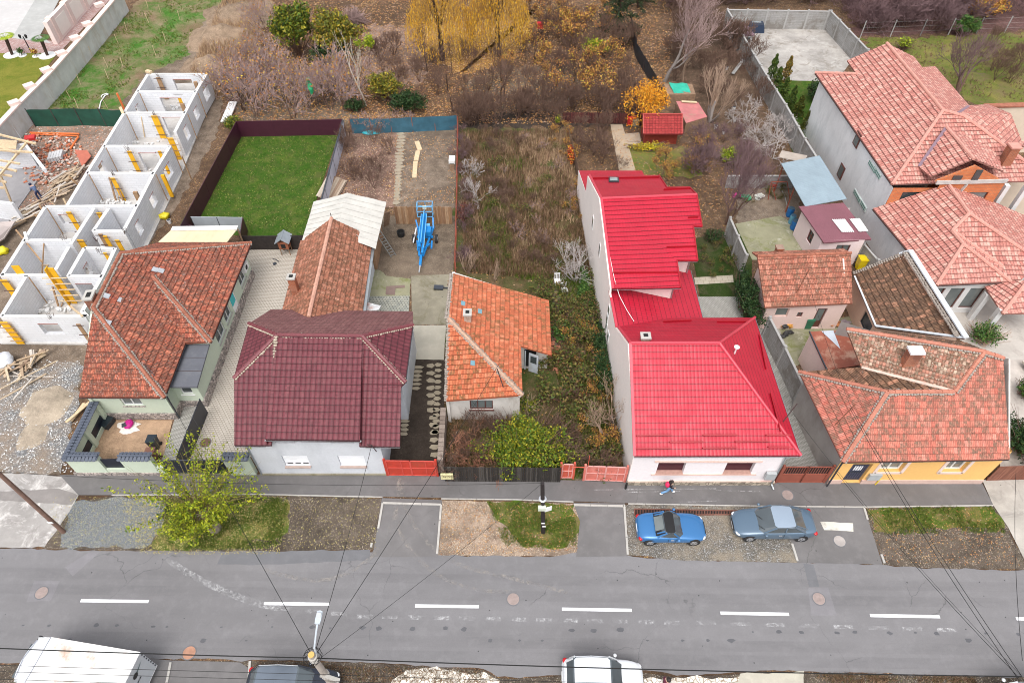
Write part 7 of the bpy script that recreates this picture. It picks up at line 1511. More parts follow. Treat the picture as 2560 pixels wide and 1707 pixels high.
# --- street pollard with yellow green shoots
def pollard():
    base = G(540,1322); t = thing('street_tree', 'pollarded street tree with long yellow green shoots on the left verge', 'tree', base); random.seed(11); tr = MB(); hd = base+Vector((-.25, .1, 1.9)); tr.tube([base, base+Vector((-.05,0,.8)), hd], [.36,.33,.42], 10); tr.blob(hd, (.55,.5,.42), 3, .35, 10, 7); tr.build('trunk', barkmat('pollard_bark', (.30,.25,.20)), t)
    cr, lf = MB(), MB()
    for i in range(230):
        a = random.random()*6.28; el = random.uniform(-.02, 1.3); L = random.uniform(1.6, 4.9)*(1.0 if el < .9 else .85)*(.45 if math.sin(a) < -.2 and el < .6 else .8 if math.sin(a) < -.2 else 1); d = Vector((math.cos(a)*math.cos(el), math.sin(a)*math.cos(el), math.sin(el)))
        p = hd+d*.3; pts = [p]; n = 5
        for k in range(n): d = (d+rvec()*.10+Vector((0, 0, .06 if el < .5 else -.02))).normalized(); p = p+d*L/n; p.z = max(p.z, .15); pts.append(p)
        cr.tube(pts, [.022,.018,.014,.011,.008,.005], 3, False)
        if random.random() < .62:
            for k in range(random.randint(22, 62)):
                s = random.uniform(.6, 1.0)*n; j = min(int(s), n-1); leaf(lf, pts[j].lerp(pts[j+1], s-j)+rvec()*.2, random.uniform(.05, .11), .2)
    for i in range(250): leaf(lf, hd+Vector((random.gauss(0,.5), random.gauss(0,.45), random.gauss(-.1,.4))), random.uniform(.05,.1), .2)
    cr.build('shoots', barkmat('olive_twigs', (.26,.22,.08)), t); lf.build('leaves', F_yg, t)
pollard()
# --- bushes of the overgrown plot
def bush(name, label, c, r, n, leafm, ls=.09, tw=None, seed=1, ntw=60, group=None, shell=.5, cat='bush'):
    random.seed(seed); c = Vector(c); t = thing(name, label, cat, (c.x, c.y, 0), group); lf, st = MB(), MB(); off = Vector((seed*1.7, seed, 3))
    for i in range(n):
        d = rvec(); d.z = abs(d.z)*1.0 if random.random() < .8 else d.z*.4; f = random.random()**shell*(.72+.5*noise.noise(d*2.1+off)+.2*noise.noise(d*6+off))
        p = Vector((c.x+d.x*r[0]*f, c.y+d.y*r[1]*f, max(.05, c.z+d.z*r[2]*f))); leaf(lf, p, ls*random.uniform(.6, 1.35), .35)
    for i in range(ntw):
        d = rvec(); d.z = abs(d.z)+.15; p = Vector((c.x+random.gauss(0,.2), c.y+random.gauss(0,.2), .05)); e = Vector((c.x+d.x*r[0]*1.05, c.y+d.y*r[1]*1.05, c.z+d.z*r[2]*1.0)); m_ = p.lerp(e, .5)+rvec()*.25; st.tube([p, m_, e], [.03,.018,.006], 3, False)
    if ntw: st.build('stems', tw or B_brown, t)
    lf.build('leaves', leafm, t); return t
bush('bush', 'large yellow green bush behind the dark board fence', up(G(1315,1135), .9), (4.0, 2.6, 2.3), 15000, F_bright, .085, B_brown, 3, 70, shell=.5)
bush('bush', 'dark green bush at the right foot of the yellow green bush', up(G(1395,1150), .3), (1.8, 1.4, 1.0), 3200, F_dkgreen, .08, B_brown, 4)
bush('bush', 'small yellow leaved shrub right under the derelict house corner', up(G(1310,1025), .4), (1.2, 1.0, .9), 900, F_hedge, .08, B_tan, 5)
bush('ivy', 'dark green ivy climbing at the foot of the long pink wall', up(G(1503,905), .6), (.9, 5.0, 1.5), 7000, F_dkgreen, .085, B_brown, 6, 20, shell=.35)
bush('ivy', 'bright green weeds hugging the pink wall farther back', up(G(1462,735), .3), (.8, 4.0, .8), 2800, F_green, .09, B_brown, 7, 10)
bush('hedge', 'tall dark green climber hedge beside the small pink yard house', up(G(1858,775), 1.2), (1.0, 3.6, 2.0), 7500, F_dkgreen, .09, B_brown, 8, 30, shell=.4)
bush('bush', 'green bush at the left side of the purple tree roots', up(G(1783,600), .4), (1.1, .9, .9), 1200, F_dkgreen, .09, B_brown, 9)
bush('bush', 'lime yellow shrub left of the pale tangle', up(G(1822,405), .6), (1.2, 1.2, 1.1), 1500, F_lime, .1, B_brown, 10)
bush('bush', 'large dark evergreen bush with a dull crown in the rear garden', up(G(965,250), 1.3), (2.2, 1.8, 2.0), 4200, F_olive, .13, B_brown, 11, shell=.4)
bush('bush', 'blackish green evergreen bush right of the dull evergreen', up(G(1020,280), 1.0), (2.6, 1.6, 1.6), 4200, F_dkgreen, .13, B_brown, 12, shell=.4)
bush('bush', 'low dark evergreen mound behind the blue netting', up(G(890,278), .6), (1.4, 1.0, 1.0), 1400, F_dkgreen, .12, B_brown, 13)
bush('bush', 'small leafy bush at the corner of the maroon fence', up(G(590,330), .9), (1.3, 1.2, 1.1), 1500, F_hedge, .1, B_brown, 14)
bush('bush', 'yellow topped green bush tree, left one of the pair by the thicket', up(G(750,140), 3.0), (3.4, 3.0, 3.6), 8000, F_hedge, .17, B_brown, 15, shell=.4)
bush('bush', 'bronze green bush tree, right one of the pair by the thicket', up(G(850,145), 2.6), (3.2, 2.8, 3.4), 7500, F_olive, .17, B_brown, 16, shell=.4)
bush('bush', 'dark bush at the foot of the paired bush trees', up(G(830,160), 1.0), (3.4, 2.0, 1.6), 3500, F_dkgreen, .16, B_brown, 17)
bush('bush', 'round blue green bush beside the conifer row', up(G(2037,250), 1.0), (1.5, 1.4, 1.3), 3600, F_dkgreen, .10, B_brown, 18, 20, shell=.25)
bush('bush', 'green bush in front of the pale post fence', up(G(2405,88), 1.0), (2.0, 1.6, 1.6), 2600, F_green, .14, B_brown, 19, shell=.35)
bush('bush', 'orange leaved bush in the thicket behind the pale post fence', up(G(2450,48), 1.4), (3.4, 2.6, 2.2), 2600, F_rust, .16, B_brown, 20)
bush('bush', 'lime shrub at the rear corner of the big pink tiled roof', up(G(2255,125), .7), (1.3, 1.0, .9), 500, F_lime, .12, B_brown, 21)
bush('bush', 'green shrub beside the right gable of the mossy roof', up(G(2450,855), .8), (1.6, 1.3, 1.2), 1500, F_green, .09, B_tan, 22)
bush('bush', 'dark hedge at the right edge beyond the orange house', up(G(2545,1120), .8), (1.8, 2.6, 1.5), 3500, F_dkgreen, .09, B_brown, 23)
bush('bush', 'small green bush at the right wall of the orange house', up(G(2560,990), .5), (.9, 1.2, .7), 900, F_green, .09, B_brown, 24)
bush('bush', 'yellow leaved shrubs beside the red garden shed front', up(G(1620,375), .3), (2.6, .8, .6), 900, leafmat('yellow_leaves', [(.6,.42,.02),(.5,.4,.03),(.3,.3,.03)]), .1, B_brown, 25)
bush('bush', 'yellow green shrub behind the orange leaved tree', up(G(1490,140), 1.0), (2.4, 1.6, 1.3), 1300, F_yg, .14, B_brown, 26)
bush('bush', 'red and yellow creeper on the thin board fence', up(G(1427,400), .5), (.5, 2.0, .9), 700, leafmat('red_leaves', [(.5,.05,.03),(.6,.35,.04),(.3,.03,.02)]), .1, B_brown, 27)
bush('bush', 'dark red shrub beside the board screen corner', up(G(1160,545), .5), (.8, 1.6, .8), 1300, leafmat('wine_leaves', [(.14,.04,.035),(.2,.06,.04),(.08,.06,.03)]), .09, B_brown, 28)
bush('bush', 'green ground shrub by the derelict house rear wall', up(G(1405,835), .4), (1.2, 1.5, .7), 1600, F_green, .1, B_brown, 29)
bush('bush', 'little yellow bush near the small wall by the worn track', up(G(1395,312), .4), (.5, .5, .9), 400, F_yg, .1, B_brown, 30)
# thujas
random.seed(5)
for i, (tx, ty, bx, by, m_, lab) in enumerate(((1938,138,1925,200,0,'first of the conifer row, at its upper end'),(1953,175,1938,219,0,'short green conifer between the first and the bronze one'),(1983,143,1960,205,1,'tall bronze tipped conifer, tallest of the row'),(1967,197,1955,247,0,'broad green conifer below the bronze one'),(1986,217,1972,274,0,'middle conifer of the row beside the round bush'),(2008,243,1991,291,2,'olive conifer below the round bush'),(2021,277,2010,329,2,'last conifer, lowest of the row by the grey house wall'))):
    b = G(bx, by); tp = PY(tx, ty, b.y); h_ = max(2.2, tp.z); t = thing('conifer', lab, 'conifer', b, 'columnar conifers along the grey wall'); q = MB()
    for k in range(1500):
        z = random.random()**.8*h_; rr = .62*(1-z/h_)**.7*(.9+.3*math.sin(z*7))+.05; a = random.random()*6.28; f = random.random()**.3; leaf(q, b+Vector((math.cos(a)*rr*f, math.sin(a)*rr*f, z+.1)), .10, -.2)
    q.build('foliage', [leafmat('thuja_green', [(.03,.06,.012),(.06,.10,.02),(.10,.13,.02)]), leafmat('thuja_bronze', [(.30,.16,.03),(.20,.14,.03),(.08,.09,.02)]), leafmat('thuja_olive', [(.07,.09,.015),(.14,.13,.02),(.04,.06,.012)])][m_], t)
    q = MB(); q.tube([b, up(b, h_*.8)], [.07,.02], 5); q.build('trunk', B_brown, t)
# spruces at the top
def spruce(label, b, H, R0, seed):
    random.seed(seed); t = thing('spruce', label, 'spruce', b); q = MB(); w = MB(); w.tube([b, up(b, H)], [.22,.03], 8); w.build('trunk', B_dark, t)
    for k in range(int(H*9)):
        z = .8+(H-.8)*k/(H*9); L = R0*(1-z/H)+.2; a = k*2.4+random.random(); d = Vector((math.cos(a), math.sin(a), -.18)); p0 = up(b, z)
        w2 = p0+d*L
        for j in range(int(L*26)):
            s = random.random()**.7; leaf(q, p0.lerp(w2, s)+Vector((random.gauss(0,.13), random.gauss(0,.13), -random.random()*.25)), .14, .0)
    q.build('foliage', leafmat('spruce_needles', [(.022,.04,.018),(.035,.06,.02),(.05,.055,.025),(.015,.025,.014)]), t)
spruce('dark spruce at the top edge left of the black netting', G(1545,75), 8, 3.0, 1); spruce('smaller dark spruce behind the black netting at the top', G(1595,20), 8, 2.6, 2); spruce('young spruce low beside the black netting', G(1555,115), 2.2, 1.3, 3)
# weeping willows
def willow(label, b, H, R0, n, seed, top=1.0):
    random.seed(seed); t = thing('willow', label, 'willow', b); tr, cr, lf = MB(), MB(), MB(); tips = []
    for i in range(5):
        a = i*1.26+random.random(); e = b+Vector((math.cos(a)*R0*.5, math.sin(a)*R0*.5, H*random.uniform(.8,1))); m_ = up(b, H*.42); tr.tube([b+Vector((math.cos(a)*.1, math.sin(a)*.1, 0)), m_, e], [.32,.2,.07], 7, False)
    for i in range(n):
        a = random.random()*6.28; rr = R0*math.sqrt(random.random()); z = H*(1.02-.45*(rr/R0)**2)*random.uniform(.88,1.05); p = b+Vector((math.cos(a)*rr, math.sin(a)*rr, z)); L = random.uniform(.35,.85)*z; o_ = Vector((math.cos(a), math.sin(a), 0))
        pts = [b+Vector((math.cos(a)*rr*.4, math.sin(a)*rr*.4, z*.9)), p, p+o_*.25+Vector((0,0,-L*.5)), p+o_*.3+rvec()*.2+Vector((0,0,-L))]
        cr.tube(pts, [.02,.012,.009,.005], 3, False)
        for k in range(14):
            s = random.random(); q = pts[1].lerp(pts[2], s*2) if s < .5 else pts[2].lerp(pts[3], s*2-1); q = q+rvec()*.12; l = random.uniform(.10,.2); w = rvec(); w.z = 0; w = w*.035; lf.face([q-w, q+Vector((0,0,-l*1.6))-w*.3, q+w, q+Vector((0,0,l*.5))])
    tr.build('trunk', B_dark, t); cr.build('branches', barkmat('gold_twigs', (.45,.27,.09)), t); lf.build('leaves', F_gold, t)
willow('large golden weeping willow at the top, left one of the pair', G(1105,150), 9, 3.6, 420, 1); willow('large golden weeping willow at the top, right one of the pair', G(1245,140), 9.5, 3.4, 500, 2)
# single trees
tree('bare_tree', 'tall slender pale barked tree forking upward behind the evergreen bushes', 'tree', G(915,265), 8.0, .10, 3, B_white, B_white, None, seed=1, up=.35, ang=(.2,.45), kids=(3,4), tl=.42, len=(.6,.8), trunkdep=0)
tree('bare_tree', 'tall bare grey tree with fine purple grey twigs beside the black netting', 'tree', G(1662,204), 13, .22, 5, B_grey, B_mauve, None, seed=42, up=.12, ang=(.3,.75), kids=(4,4), tl=.26, len=(.66,.82), trunkdep=1)
tree('bare_tree', 'low pale multi stemmed tree next to the tall bare grey tree', 'tree', G(1708,204), 4.5, .09, 3, B_tan, B_tan, None, seed=3, stems=4, up=.2, trunkdep=0)
tree('fig_tree', 'fan shaped bare reddish fig tree right of the turquoise tarp', 'tree', G(1775,305), 5.6, .16, 4, B_grey, B_tan, None, seed=4, stems=8, splay=.6, up=.22, kids=(2,4), ang=(.2,.5))
tree('orange_tree', 'small tree with bright orange leaves behind the red shed', 'tree', G(1600,300), 4.4, .09, 4, B_brown, B_brown, F_orange, 4200, .09, .8, seed=5, stems=5, up=.05, splay=.9)
tree('purple_tree', 'dense purple grey leafless tree beside the red roofed house', 'tree', G(1815,560), 7.2, .14, 6, B_brown, B_purp, None, seed=6, stems=3, splay=.4, up=.15, kids=(3,3), ang=(.3,.7), len=(.62,.8))
tree('bare_tree', 'wide silvery leafless fruit tree at the long pink wall', 'tree', G(1440,705), 3.8, .10, 4, B_silver, B_silver, None, seed=7, stems=5, splay=.9, up=.05, kids=(2,4))
tree('bare_tree', 'bare grey brown tree leaning at the front part of the pink wall', 'tree', G(1530,1090), 4.4, .09, 4, B_grey, B_tan, None, seed=8, stems=4, splay=.6, up=.15, lean=(-.2,0,0))
tree('bare_shrub', 'white twigged shrub right of the white crate post', 'shrub', G(1178,440), 2.0, .05, 4, B_silver, B_silver, None, seed=9, stems=5, splay=.9)
tree('bare_shrub', 'pale twigged shrub just below the white twigged one', 'shrub', G(1195,505), 2.3, .06, 4, B_silver, B_silver, None, seed=10, stems=5, splay=1.0)
tree('bare_shrub', 'cluster of pale pruned stalks at the rear of the derelict house', 'shrub', G(1170,680), 2.8, .05, 2, B_tan, B_tan, None, seed=11, stems=8, splay=.5, up=.3)
tree('bare_shrub', 'second cluster of pruned stalks nearer the derelict roof ridge', 'shrub', G(1235,700), 2.4, .05, 2, B_tan, B_tan, None, seed=12, stems=6, splay=.6, up=.3)
for i, (x, y) in enumerate(((1890,330),(1930,395),(1868,300),(1945,345),(1905,365))): tree('tangled_shrub', 'sprawling silver grey leafless tangle before the grey panel wall', 'shrub', G(x, y), 2.8, .07, 4, B_silver, B_silver, None, seed=13+i, stems=5, splay=1.0, wander=.45, up=.0, group='silver tangle by the panel wall')
for i, (x, y, n_) in enumerate(((1135,1135,'left'),(1180,1110,'middle'),(1215,1165,'right'))): tree('vine', 'tangled yellow and red vine, %s of three below the derelict house' % n_, 'vine', G(x, y), 2.0, .03, 4, barkmat('yellow_vine', (.45,.33,.14)), barkmat('red_vine', (.36,.17,.11)), None, seed=20+i, stems=6, splay=1.3, wander=.6, up=.0)
tree('bare_tree', 'broad leafless dark tree in the meadow behind the big pink roof', 'tree', G(2395,240), 5.8, .22, 5, B_brown, B_purp, None, seed=24, stems=3, splay=.8, up=.1, kids=(3,3), lean=(-.25,0,0), len=(.66,.82))
tree('bare_tree', 'small leafless tree at the right edge of the meadow', 'tree', G(2530,180), 4.0, .09, 4, B_brown, B_brown, None, seed=25, stems=3, splay=.6)
tree('bare_tree', 'sapling with lime yellow leaves beside the brush pile', 'tree', G(925,165), 4.0, .07, 3, B_brown, B_brown, F_lime, 700, .13, .5, seed=26)
tree('bare_tree', 'dark forked tree standing right of the blackish evergreen', 'tree', G(1133,280), 4.5, .10, 4, B_dark, B_brown, None, seed=27, up=.2)
tree('bare_tree', 'gnarled dark tree under the right willow', 'tree', G(1252,250), 4.2, .12, 4, B_dark, B_brown, None, seed=28, ang=(.4,.9))
tree('bare_tree', 'small dark fruit tree among the golden ground leaves', 'tree', G(1183,102), 3.6, .09, 4, B_dark, B_brown, F_rust, 200, .12, .4, seed=29)
tree('bare_tree', 'young tree with scattered orange leaves near the red box', 'tree', G(1417,98), 4.0, .08, 4, B_dark, B_brown, F_rust, 500, .12, .4, seed=30)
tree('bare_tree', 'dark stump like tree trunk at the very top left of the willows', 'tree', G(1035,28), 6, .28, 3, B_dark, B_dark, None, seed=31)
def brushpile(label, c, r, n, m_, seed):
    random.seed(seed); q = MB()
    for i in range(n): a = random.random()*6.28; p = c+Vector((math.cos(a)*r*random.random(), math.sin(a)*r*random.random()*.7, 0)); e = c+Vector((random.gauss(0,.3)*r, random.gauss(0,.3)*r, r*random.uniform(.3,.7))); q.tube([p, p.lerp(e, .5)+rvec()*.1, e+(e-p)*.2], .02, 3, False)
    tag(q.build('brush_pile', m_), label, 'brush pile')
brushpile('grey conical pile of cut brushwood behind the bush trees', G(885,58), 2.2, 220, B_mauve, 1); brushpile('small dark heap of twigs under the red box', G(1345,98), 1.2, 120, B_dark, 2); brushpile('tiny dark twig heap right of the willow', G(1378,52), 1.0, 80, B_dark, 3)
# prototypes copied through the gardens
protos = {}
def proto(key, **k): protos[key] = k
proto('mauve', name='bare_shrub', H=3.8, r=.06, mx=4, bark=B_brown, twig=B_mauve, stems=5, splay=.7, wander=.4, kids=(2,3), leafm=F_rust, nl=90, ls=.1, lr=.6)
proto('brown', name='bare_shrub', H=3.4, r=.05, mx=4, bark=B_brown, twig=B_brown, stems=6, splay=.6, up=.10, kids=(3,3), wander=.3)
proto('purple', name='bare_shrub', H=3.6, r=.05, mx=4, bark=B_brown, twig=B_purp, stems=7, splay=.6, kids=(3,3), wander=.3)
proto('rust', name='leafy_sapling', H=3.2, r=.05, mx=4, bark=B_brown, twig=B_brown, leafm=F_rust, nl=420, ls=.11, lr=.5, stems=3, kids=(3,3), up=.12)
proto('slim', name='bare_sapling', H=5.2, r=.07, mx=5, bark=B_dark, twig=B_brown, kids=(2,3), up=.15, stems=1)
F_weed = leafmat('dull_weed_leaves', [(.05,.08,.015),(.08,.11,.02),(.13,.10,.04),(.03,.045,.012),(.19,.18,.04),(.16,.09,.035)])
proto('olive', name='low_shrub', H=1.4, r=.03, mx=3, bark=B_brown, twig=B_brown, leafm=F_weed, nl=480, ls=.08, lr=.4, stems=6, splay=1.0)
def inpoly(x, y, q):
    c = False
    for i in range(len(q)):
        (x1, y1), (x2, y2) = q[i], q[i-1]
        if (y1 > y) != (y2 > y) and x < (x2-x1)*(y-y1)/(y2-y1)+x1: c = not c
    return c
made = {}
def field(key, poly, n, label, group, smin=.7, smax=1.2, seed=1, cat='shrub', mind=8):
    random.seed(seed); xs = [p[0] for p in poly]; ys = [p[1] for p in poly]; pts = []; tries = 0
    while len(pts) < n and tries < n*60:
        tries += 1; x, y = random.uniform(min(xs), max(xs)), random.uniform(min(ys), max(ys))
        if inpoly(x, y, poly) and all((x-a)**2+(y-b)**2 > mind**2 for a, b in pts): pts.append((x, y))
    st = random.getstate(); base_label = label; pts.sort()
    for i, (x, y) in enumerate(pts):
        if len(pts) <= 14: label = base_label+', '+nth(i)+' from the left'
        kk = (key, i % 2); b = G(x, y)
        if kk not in made:
            k = dict(protos[key]); nm = k.pop('name'); o = tree(nm, label, cat, b, k.pop('H'), k.pop('r'), k.pop('mx'), k.pop('bark'), k.pop('twig'), k.pop('leafm', None), k.pop('nl', 0), k.pop('ls', .1), k.pop('lr', .3), group, k.pop('stems', 1), seed=50+i, **k); made[kk] = o; random.setstate(st)
        else: o = copy_tree(made[kk], b); 
        tag(o, label, cat, group); s = random.uniform(smin, smax); o.scale = (s*random.uniform(.85,1.2), s*random.uniform(.85,1.2), s); o.rotation_euler = (0, 0, random.random()*6.28); st = random.getstate()
field('mauve', [(565,190),(640,150),(720,190),(900,215),(885,295),(600,300),(570,260)], 40, 'bare mauve grey shrub in the thicket above the maroon fence', 'mauve thicket', .8, 1.3, 1, mind=13)
field('mauve', [(640,40),(700,60),(680,150),(600,170)], 6, 'bare grey shrub between the dirt heap and the bush trees', 'shrubs by the dirt heap', .6, 1.0, 2, mind=13)
field('slim', [(1000,150),(1400,150),(1500,290),(1010,270)], 18, 'thin leafless sapling in the leaf strewn centre garden', 'saplings of the centre garden', .5, 1.0, 3, mind=14)
field('rust', [(1300,20),(1520,20),(1560,190),(1480,270),(1260,240)], 30, 'young tree with sparse rusty leaves in the centre garden', 'rusty leaved young trees', .6, 1.05, 4, mind=14)
field('brown', [(1160,280),(1600,270),(1600,300),(1420,305),(1160,318)], 34, 'brown leafless shrub in the scrub row behind the overgrown plot', 'scrub row behind the overgrown plot', .6, .95, 5, mind=8)
field('brown', [(920,60),(1250,150),(1500,190),(1560,280),(960,250)], 34, 'small brown leafless shrub in the centre garden', 'brown shrubs of the centre garden', .4, .9, 6, mind=14)
field('brown', [(1670,20),(1800,30),(1890,200),(1930,280),(1700,280),(1680,180)], 30, 'brown leafless shrub in the strip beside the grey panel wall', 'shrubs of the strip by the panel wall', .6, 1.15, 7, mind=13)
field('purple', [(1650,-20),(2080,-20),(2075,22),(1815,22),(1660,30)], 26, 'purple brown leafless shrub behind the walled yard', 'thicket behind the walled yard', .8, 1.4, 8, mind=11)
field('purple', [(2090,-20),(2560,-30),(2560,74),(2130,86)], 62, 'purple leafless shrub in the thicket behind the pale post fence', 'thicket behind the pale post fence', .7, 1.25, 9, mind=12)
field('slim', [(2100,-30),(2560,-30),(2560,20),(2110,20)], 8, 'pale sapling rising from the purple thicket', 'saplings in the purple thicket', .7, 1.1, 10, mind=15)
field('brown', [(1432,330),(1520,330),(1545,430),(1460,425)], 9, 'brown leafless shrub left of the sandy garden path', 'shrubs left of the sandy path', .45, .8, 11, mind=11)
field('rust', [(1640,370),(1790,380),(1800,450),(1640,460)], 9, 'low rusty leaved shrub in the garden behind the red roofed house', 'rusty shrubs behind the red roofed house', .4, .7, 12, mind=12)
field('purple', [(1700,330),(1850,340),(1900,450),(1720,450)], 10, 'purple leafless shrub near the purple tree', 'purple shrubs near the purple tree', .5, .9, 13, mind=14)
field('brown', [(870,340),(985,335),(960,470),(890,480),(850,430)], 12, 'reddish brown leafless currant shrub in the narrow garden bed', 'currant shrubs of the narrow bed', .4, .7, 14, mind=11)
field('mauve', [(862,330),(1010,322),(1010,335),(862,345)], 4, 'pale twiggy shrub against the blue netting', 'shrubs at the blue netting', .45, .65, 15, mind=15)
field('brown', [(1160,330),(1290,330),(1410,640),(1440,680),(1160,660)], 34, 'low brown leafless shrub in the upper overgrown plot', 'shrubs of the upper overgrown plot', .25, .5, 16, mind=14)
field('olive', [(1270,640),(1500,640),(1560,1180),(1440,1190),(1400,1000),(1330,900),(1400,860)], 44, 'low olive green weed clump in the lower overgrown plot', 'weed clumps of the lower plot', .6, 1.4, 17, mind=14)
field('brown', [(1120,1070),(1240,1080),(1540,1050),(1560,1190),(1440,1190),(1115,1190)], 24, 'brown bramble behind the dark board fence', 'brambles behind the board fence', .35, .65, 18, mind=12)
field('brown', [(2440,100),(2560,95),(2560,240),(2440,230)], 7, 'small leafless shrub in the autumn meadow', 'shrubs of the autumn meadow', .5, .9, 19, mind=18)
field('olive', [(1740,610),(1830,600),(1830,690),(1750,690)], 7, 'small green shrub in the shady side garden', 'shrubs of the shady side garden', .4, .8, 20, mind=14)
field('olive', [(1850,460),(1980,460),(1960,530),(1860,530)], 6, 'small green weed clump in the cluttered yard', 'weed clumps of the cluttered yard', .3, .7, 21, mind=14)
field('purple', [(1150,325),(1175,325),(1170,660),(1148,660)], 12, 'low leafless shrub along the rust red post fence', 'shrubs along the post fence', .25, .45, 31, mind=10)
field('rust', [(1375,330),(1425,330),(1450,440),(1480,560),(1440,600)], 12, 'low rusty shrub along the thin board fence', 'shrubs along the thin board fence', .25, .5, 32, mind=12)
field('mauve', [(1180,340),(1400,340),(1440,600),(1180,640)], 12, 'wispy pale dead shrub in the upper overgrown plot', 'wispy shrubs of the upper plot', .25, .45, 33, mind=20)
field('brown', [(1330,10),(1560,20),(1610,280),(1400,300)], 26, 'tangled brown leafless shrub left of the black netting', 'brown shrubs left of the netting', .5, 1.0, 34, mind=12)
field('rust', [(1400,760),(1500,740),(1550,1120),(1400,1180),(1330,960)], 16, 'rusty leaved bramble in the lower overgrown plot', 'rusty brambles of the lower plot', .3, .5, 35, mind=14)
field('olive', [(1160,350),(1400,350),(1480,680),(1160,670)], 22, 'small green weed clump in the upper overgrown plot', 'weed clumps of the upper plot', .4, .9, 36, mind=18)
# grass, weeds and fallen leaves: uncountable cover
def cover(name, poly, n, hgt, m_, seed, blade=True, w=.03, thr=-.2, sc=.35, lean=.5):
    random.seed(seed); xs = [p[0] for p in poly]; ys = [p[1] for p in poly]; q = MB(); k = 0; tries = 0
    while k < n and tries < n*12:
        tries += 1; x, y = random.uniform(min(xs), max(xs)), random.uniform(min(ys), max(ys))
        if not inpoly(x, y, poly): continue
        b = P(x, y, .02)
        if noise.noise(Vector((b.x*sc, b.y*sc, seed))) < thr+random.uniform(-.15,.15): continue
        k += 1
        if blade:
            for j in range(5):
                a = random.random()*6.28; h_ = random.uniform(*hgt); u = Vector((math.cos(a), math.sin(a), 0)); e = b+u*h_*lean*random.random()+Vector((0, 0, h_)); s = Vector((-u.y, u.x, 0))*w; p0 = b+rvec()*.12; p0.z = .0; q.face([p0-s, p0+s, e])
        else: leaf(q, b+Vector((0,0,random.random()*.04)), random.uniform(*hgt), 3)
    tag(q.build(name, m_), kind='stuff')
W_dry = leafmat('dry_weed_blades', [(.20,.12,.07),(.29,.18,.10),(.13,.07,.045),(.40,.28,.18),(.16,.08,.06),(.10,.10,.03)]); W_grn = leafmat('green_weed_blades', [(.08,.14,.02),(.14,.20,.03),(.22,.22,.05),(.05,.09,.015)]); W_straw = leafmat('straw_blades', [(.46,.32,.19),(.58,.42,.27),(.34,.22,.13),(.28,.17,.12)]); W_leaf = leafmat('fallen_leaves', [(.36,.16,.06),(.52,.27,.08),(.26,.10,.045),(.60,.36,.12),(.42,.30,.24),(.15,.06,.035)]); W_yleaf = leafmat('yellow_fallen_leaves', [(.42,.36,.12),(.50,.45,.22),(.33,.24,.08),(.22,.2,.06)])
cover('dry_weeds', [(1152,330),(1415,330),(1460,560),(1490,680),(1380,700),(1160,680)], 11000, (.12,.7), W_dry, 1, w=.024, thr=-.35)
cover('straw_weeds', [(1290,340),(1415,330),(1440,470),(1320,480)], 1500, (.2,.7), W_straw, 41, w=.03, thr=-.05, sc=.5)
cover('straw_weeds', [(1150,340),(1420,340),(1470,650),(1160,670)], 1300, (.2,.8), W_straw, 42, w=.028, thr=.2, sc=.6)
cover('green_weeds', [(1180,420),(1300,400),(1460,620),(1490,720),(1280,700),(1180,650)], 1000, (.2,.7), W_grn, 2, w=.025, thr=.25)
cover('green_weeds', [(1280,690),(1500,690),(1565,1190),(1430,1195),(1390,900),(1400,740)], 4500, (.15,.6), W_grn, 3, w=.022, thr=-.15)
cover('dry_weeds', [(1120,1010),(1440,990),(1560,1190),(1110,1195)], 2600, (.15,.6), W_dry, 4, w=.02, thr=-.3)
cover('dry_weeds', [(1390,860),(1500,860),(1545,1050),(1400,1010)], 1200, (.15,.6), W_dry, 44, w=.02, thr=-.3)
cover('dry_grass', [(480,180),(560,0),(660,0),(640,120),(570,180),(560,260),(500,230)], 2200, (.3,1.0), W_straw, 5, w=.035)
cover('fallen_leaves', [(640,0),(1680,0),(1680,180),(1560,310),(900,310),(560,300),(570,190)], 26000, (.07,.15), W_leaf, 6, False, thr=-.5)
cover('fallen_leaves', [(1430,320),(1800,330),(1900,440),(1700,600),(1480,440)], 1800, (.06,.11), W_leaf, 7, False, thr=-.5)
cover('fallen_leaves', [(860,335),(1138,325),(1138,510),(830,510)], 1600, (.05,.10), W_leaf, 8, False, thr=-.1)
cover('fallen_leaves', [(1120,340),(1430,340),(1560,1190),(1110,1195)], 1500, (.05,.09), W_leaf, 9, False)
cover('fallen_leaves', [(300,1240),(720,1240),(700,1385),(350,1385)], 4500, (.025,.05), W_yleaf, 10, False, thr=-.6)
cover('fallen_leaves', [(130,1240),(950,1245),(940,1372),(130,1370)], 1800, (.03,.05), W_yleaf, 11, False, thr=-.6)
cover('fallen_leaves', [(590,345),(845,340),(760,585),(480,555)], 500, (.04,.07), W_yleaf, 12, False, thr=-.6)
cover('fallen_leaves', [(2160,1270),(2480,1265),(2550,1415),(2210,1405)], 900, (.03,.06), W_leaf, 13, False, thr=-.6)
cover('fallen_leaves', [(1110,1255),(1436,1262),(1444,1378),(1095,1385)], 1100, (.03,.06), W_leaf, 14, False, thr=-.6)
cover('litter_scraps', [(100,900),(200,900),(190,1180),(0,1180),(0,950)], 900, (.03,.09), leafmat('pale_scraps', [(.6,.6,.6),(.75,.75,.75),(.4,.38,.36)]), 15, False, thr=-.9)
cover('verge_weeds', [(400,1245),(720,1245),(700,1370),(380,1375)], 2200, (.05,.28), W_grn, 16, w=.014, thr=-.05, sc=.8)
cover('verge_weeds', [(1220,1255),(1440,1262),(1440,1370),(1260,1365)], 1400, (.05,.25), W_grn, 17, w=.014, thr=-.1, sc=.8)
